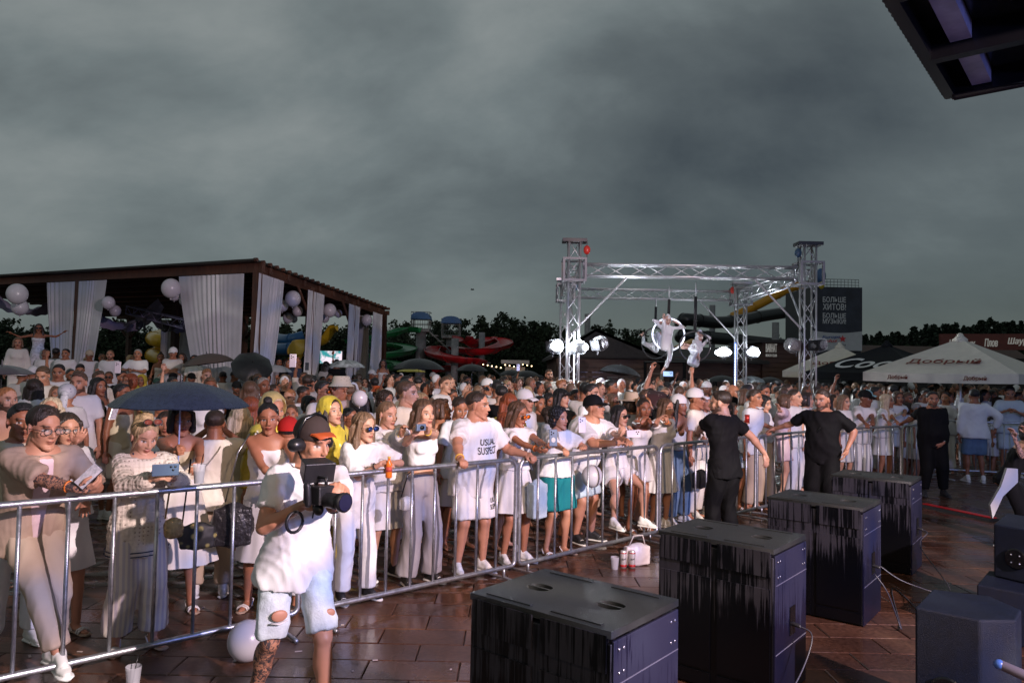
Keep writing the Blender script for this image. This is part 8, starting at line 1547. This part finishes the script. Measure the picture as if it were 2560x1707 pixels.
# beyond those: the deepest rows, past counting
def far_crowd():
    rg = np.random.RandomState(5); parts = {}
    def add(k, s): parts.setdefault(k, S()).add(*s.data())
    n = 0
    for i in range(900):
        px = rg.uniform(640, 2560); D = rg.uniform(11.5, 27)
        if px < 1000 and D > 17.5: continue
        if px > 2250 and D < 16.5: continue
        if D < rail_pt(min(px, 2300))[1] + 2.0: continue
        if any(abs(px - a) * min(D, b) / 1842 < .36 and abs(D - b) < .45 for a, b in occupied): continue
        if n >= 330: break
        n += 1; occupied.append((px, D)); x = at(px, 950, D)[0]; h = rg.uniform(1.58, 1.84); f = rg.rand() < .5; yw = R(rg.uniform(10, 80) if rg.rand() < .8 else rg.uniform(120, 240)); c_, s_ = math.cos(yw), math.sin(yw); ax = vec(c_, s_, 0); fd = vec(s_, -c_, 0); o = vec(x, D, 0); U_ = [ax] * 5; B_ = [-fd] * 5; w = .165 if f else .20
        top = rg.choice(['white_top', 'white_top', 'white_top', 'cream_top', 'dark_top']); a = S().loft([o + vec(0, 0, z * h) for z in (.46, .60, .74, .81, .845)], [w * .9, w * .78, w, w * .95, .06], [.12, .10, .125, .10, .055], U_, B_, 8)
        for q in (-1, 1): a.cap(o + ax * q * w + vec(0, 0, .80 * h), o + ax * q * (w + .05) + fd * .02 + vec(0, 0, .68 * h), .052, .056, n=6)
        add(top, a); a = S().ell(o + vec(0, 0, .925 * h) + fd * .012, (.072, .085, .115), np.stack([ax, -fd, vec(0, 0, 1)], 1), n=9, m=7).cap(o + vec(0, 0, .83 * h), o + vec(0, 0, .89 * h), .055, .05, n=6)
        a.cap(o + vec(0, 0, .925 * h) + fd * .085, o + vec(0, 0, .905 * h) + fd * .108, .010, .013, n=5)
        for q in (-1, 1): a.cap(o + ax * q * (w + .05) + vec(0, 0, .68 * h), o + ax * q * (w - .02) + fd * (.05 + .2 * rg.rand()) + vec(0, 0, (.55 + .1 * rg.rand()) * h), .040, .030, n=6)
        add('skin%d' % rg.randint(3), a); e_ = S()
        for q in (-1, 1): e_.ell(o + vec(0, 0, .932 * h) + fd * .084 + ax * q * .030, (.016, .012, .009), n=6, m=4)
        e_.ell(o + vec(0, 0, .893 * h) + fd * .084, (.022, .010, .006), n=6, m=4); add('shade', e_)
        hk = 'hair%d' % rg.randint(4); a = S().ell(o + vec(0, 0, .945 * h) - fd * .018, (.084, .098, .100), np.stack([ax, -fd, vec(0, 0, 1)], 1), n=9, m=7)
        if f: a.cap(o + vec(0, 0, .93 * h) - fd * .05, o + vec(0, 0, .80 * h) - fd * .075, .085, .06, 1.1, .6, up=tuple(fd), n=8)
        if rg.rand() < .12: hk = 'white_top'
        add(hk, a)
        if rg.rand() < .5: add('white_top' if rg.rand() < .6 else 'dark_top', S().loft([o + vec(0, 0, z) for z in (.05, .5, .48 * h)], [.16, .17, .18], [.12, .13, .13], [ax] * 3, [-fd] * 3, 8))
    mt = {'white_top': CL['w'], 'cream_top': CL['v'], 'dark_top': CL['k'], 'skin0': SK['s1'], 'skin1': SK['s2'], 'skin2': SK['s4'], 'shade': M('eye_and_mouth_shade', (.06, .03, .025), .6), 'hair0': HC['k'], 'hair1': HC['d'], 'hair2': HC['b'], 'hair3': HC['l']}
    V = []; F = []; mi = []; k = 0
    for j, (nm, s) in enumerate(parts.items()): v, f = s.data(); V.append(v); F += [tuple(q + k for q in g) for g in f]; mi += [j] * len(f); k += len(v)
    me = mesh('distant_crowd', np.concatenate(V), F)
    for nm in parts: me.materials.append(mt[nm])
    me.polygons.foreach_set('material_index', mi); o = bpy.data.objects.new('distant_crowd', me); COL.objects.link(o); tag(o, 'deepest rows of the crowd, small heads under the umbrellas and hoops', 'crowd', kind='stuff')
far_crowd()
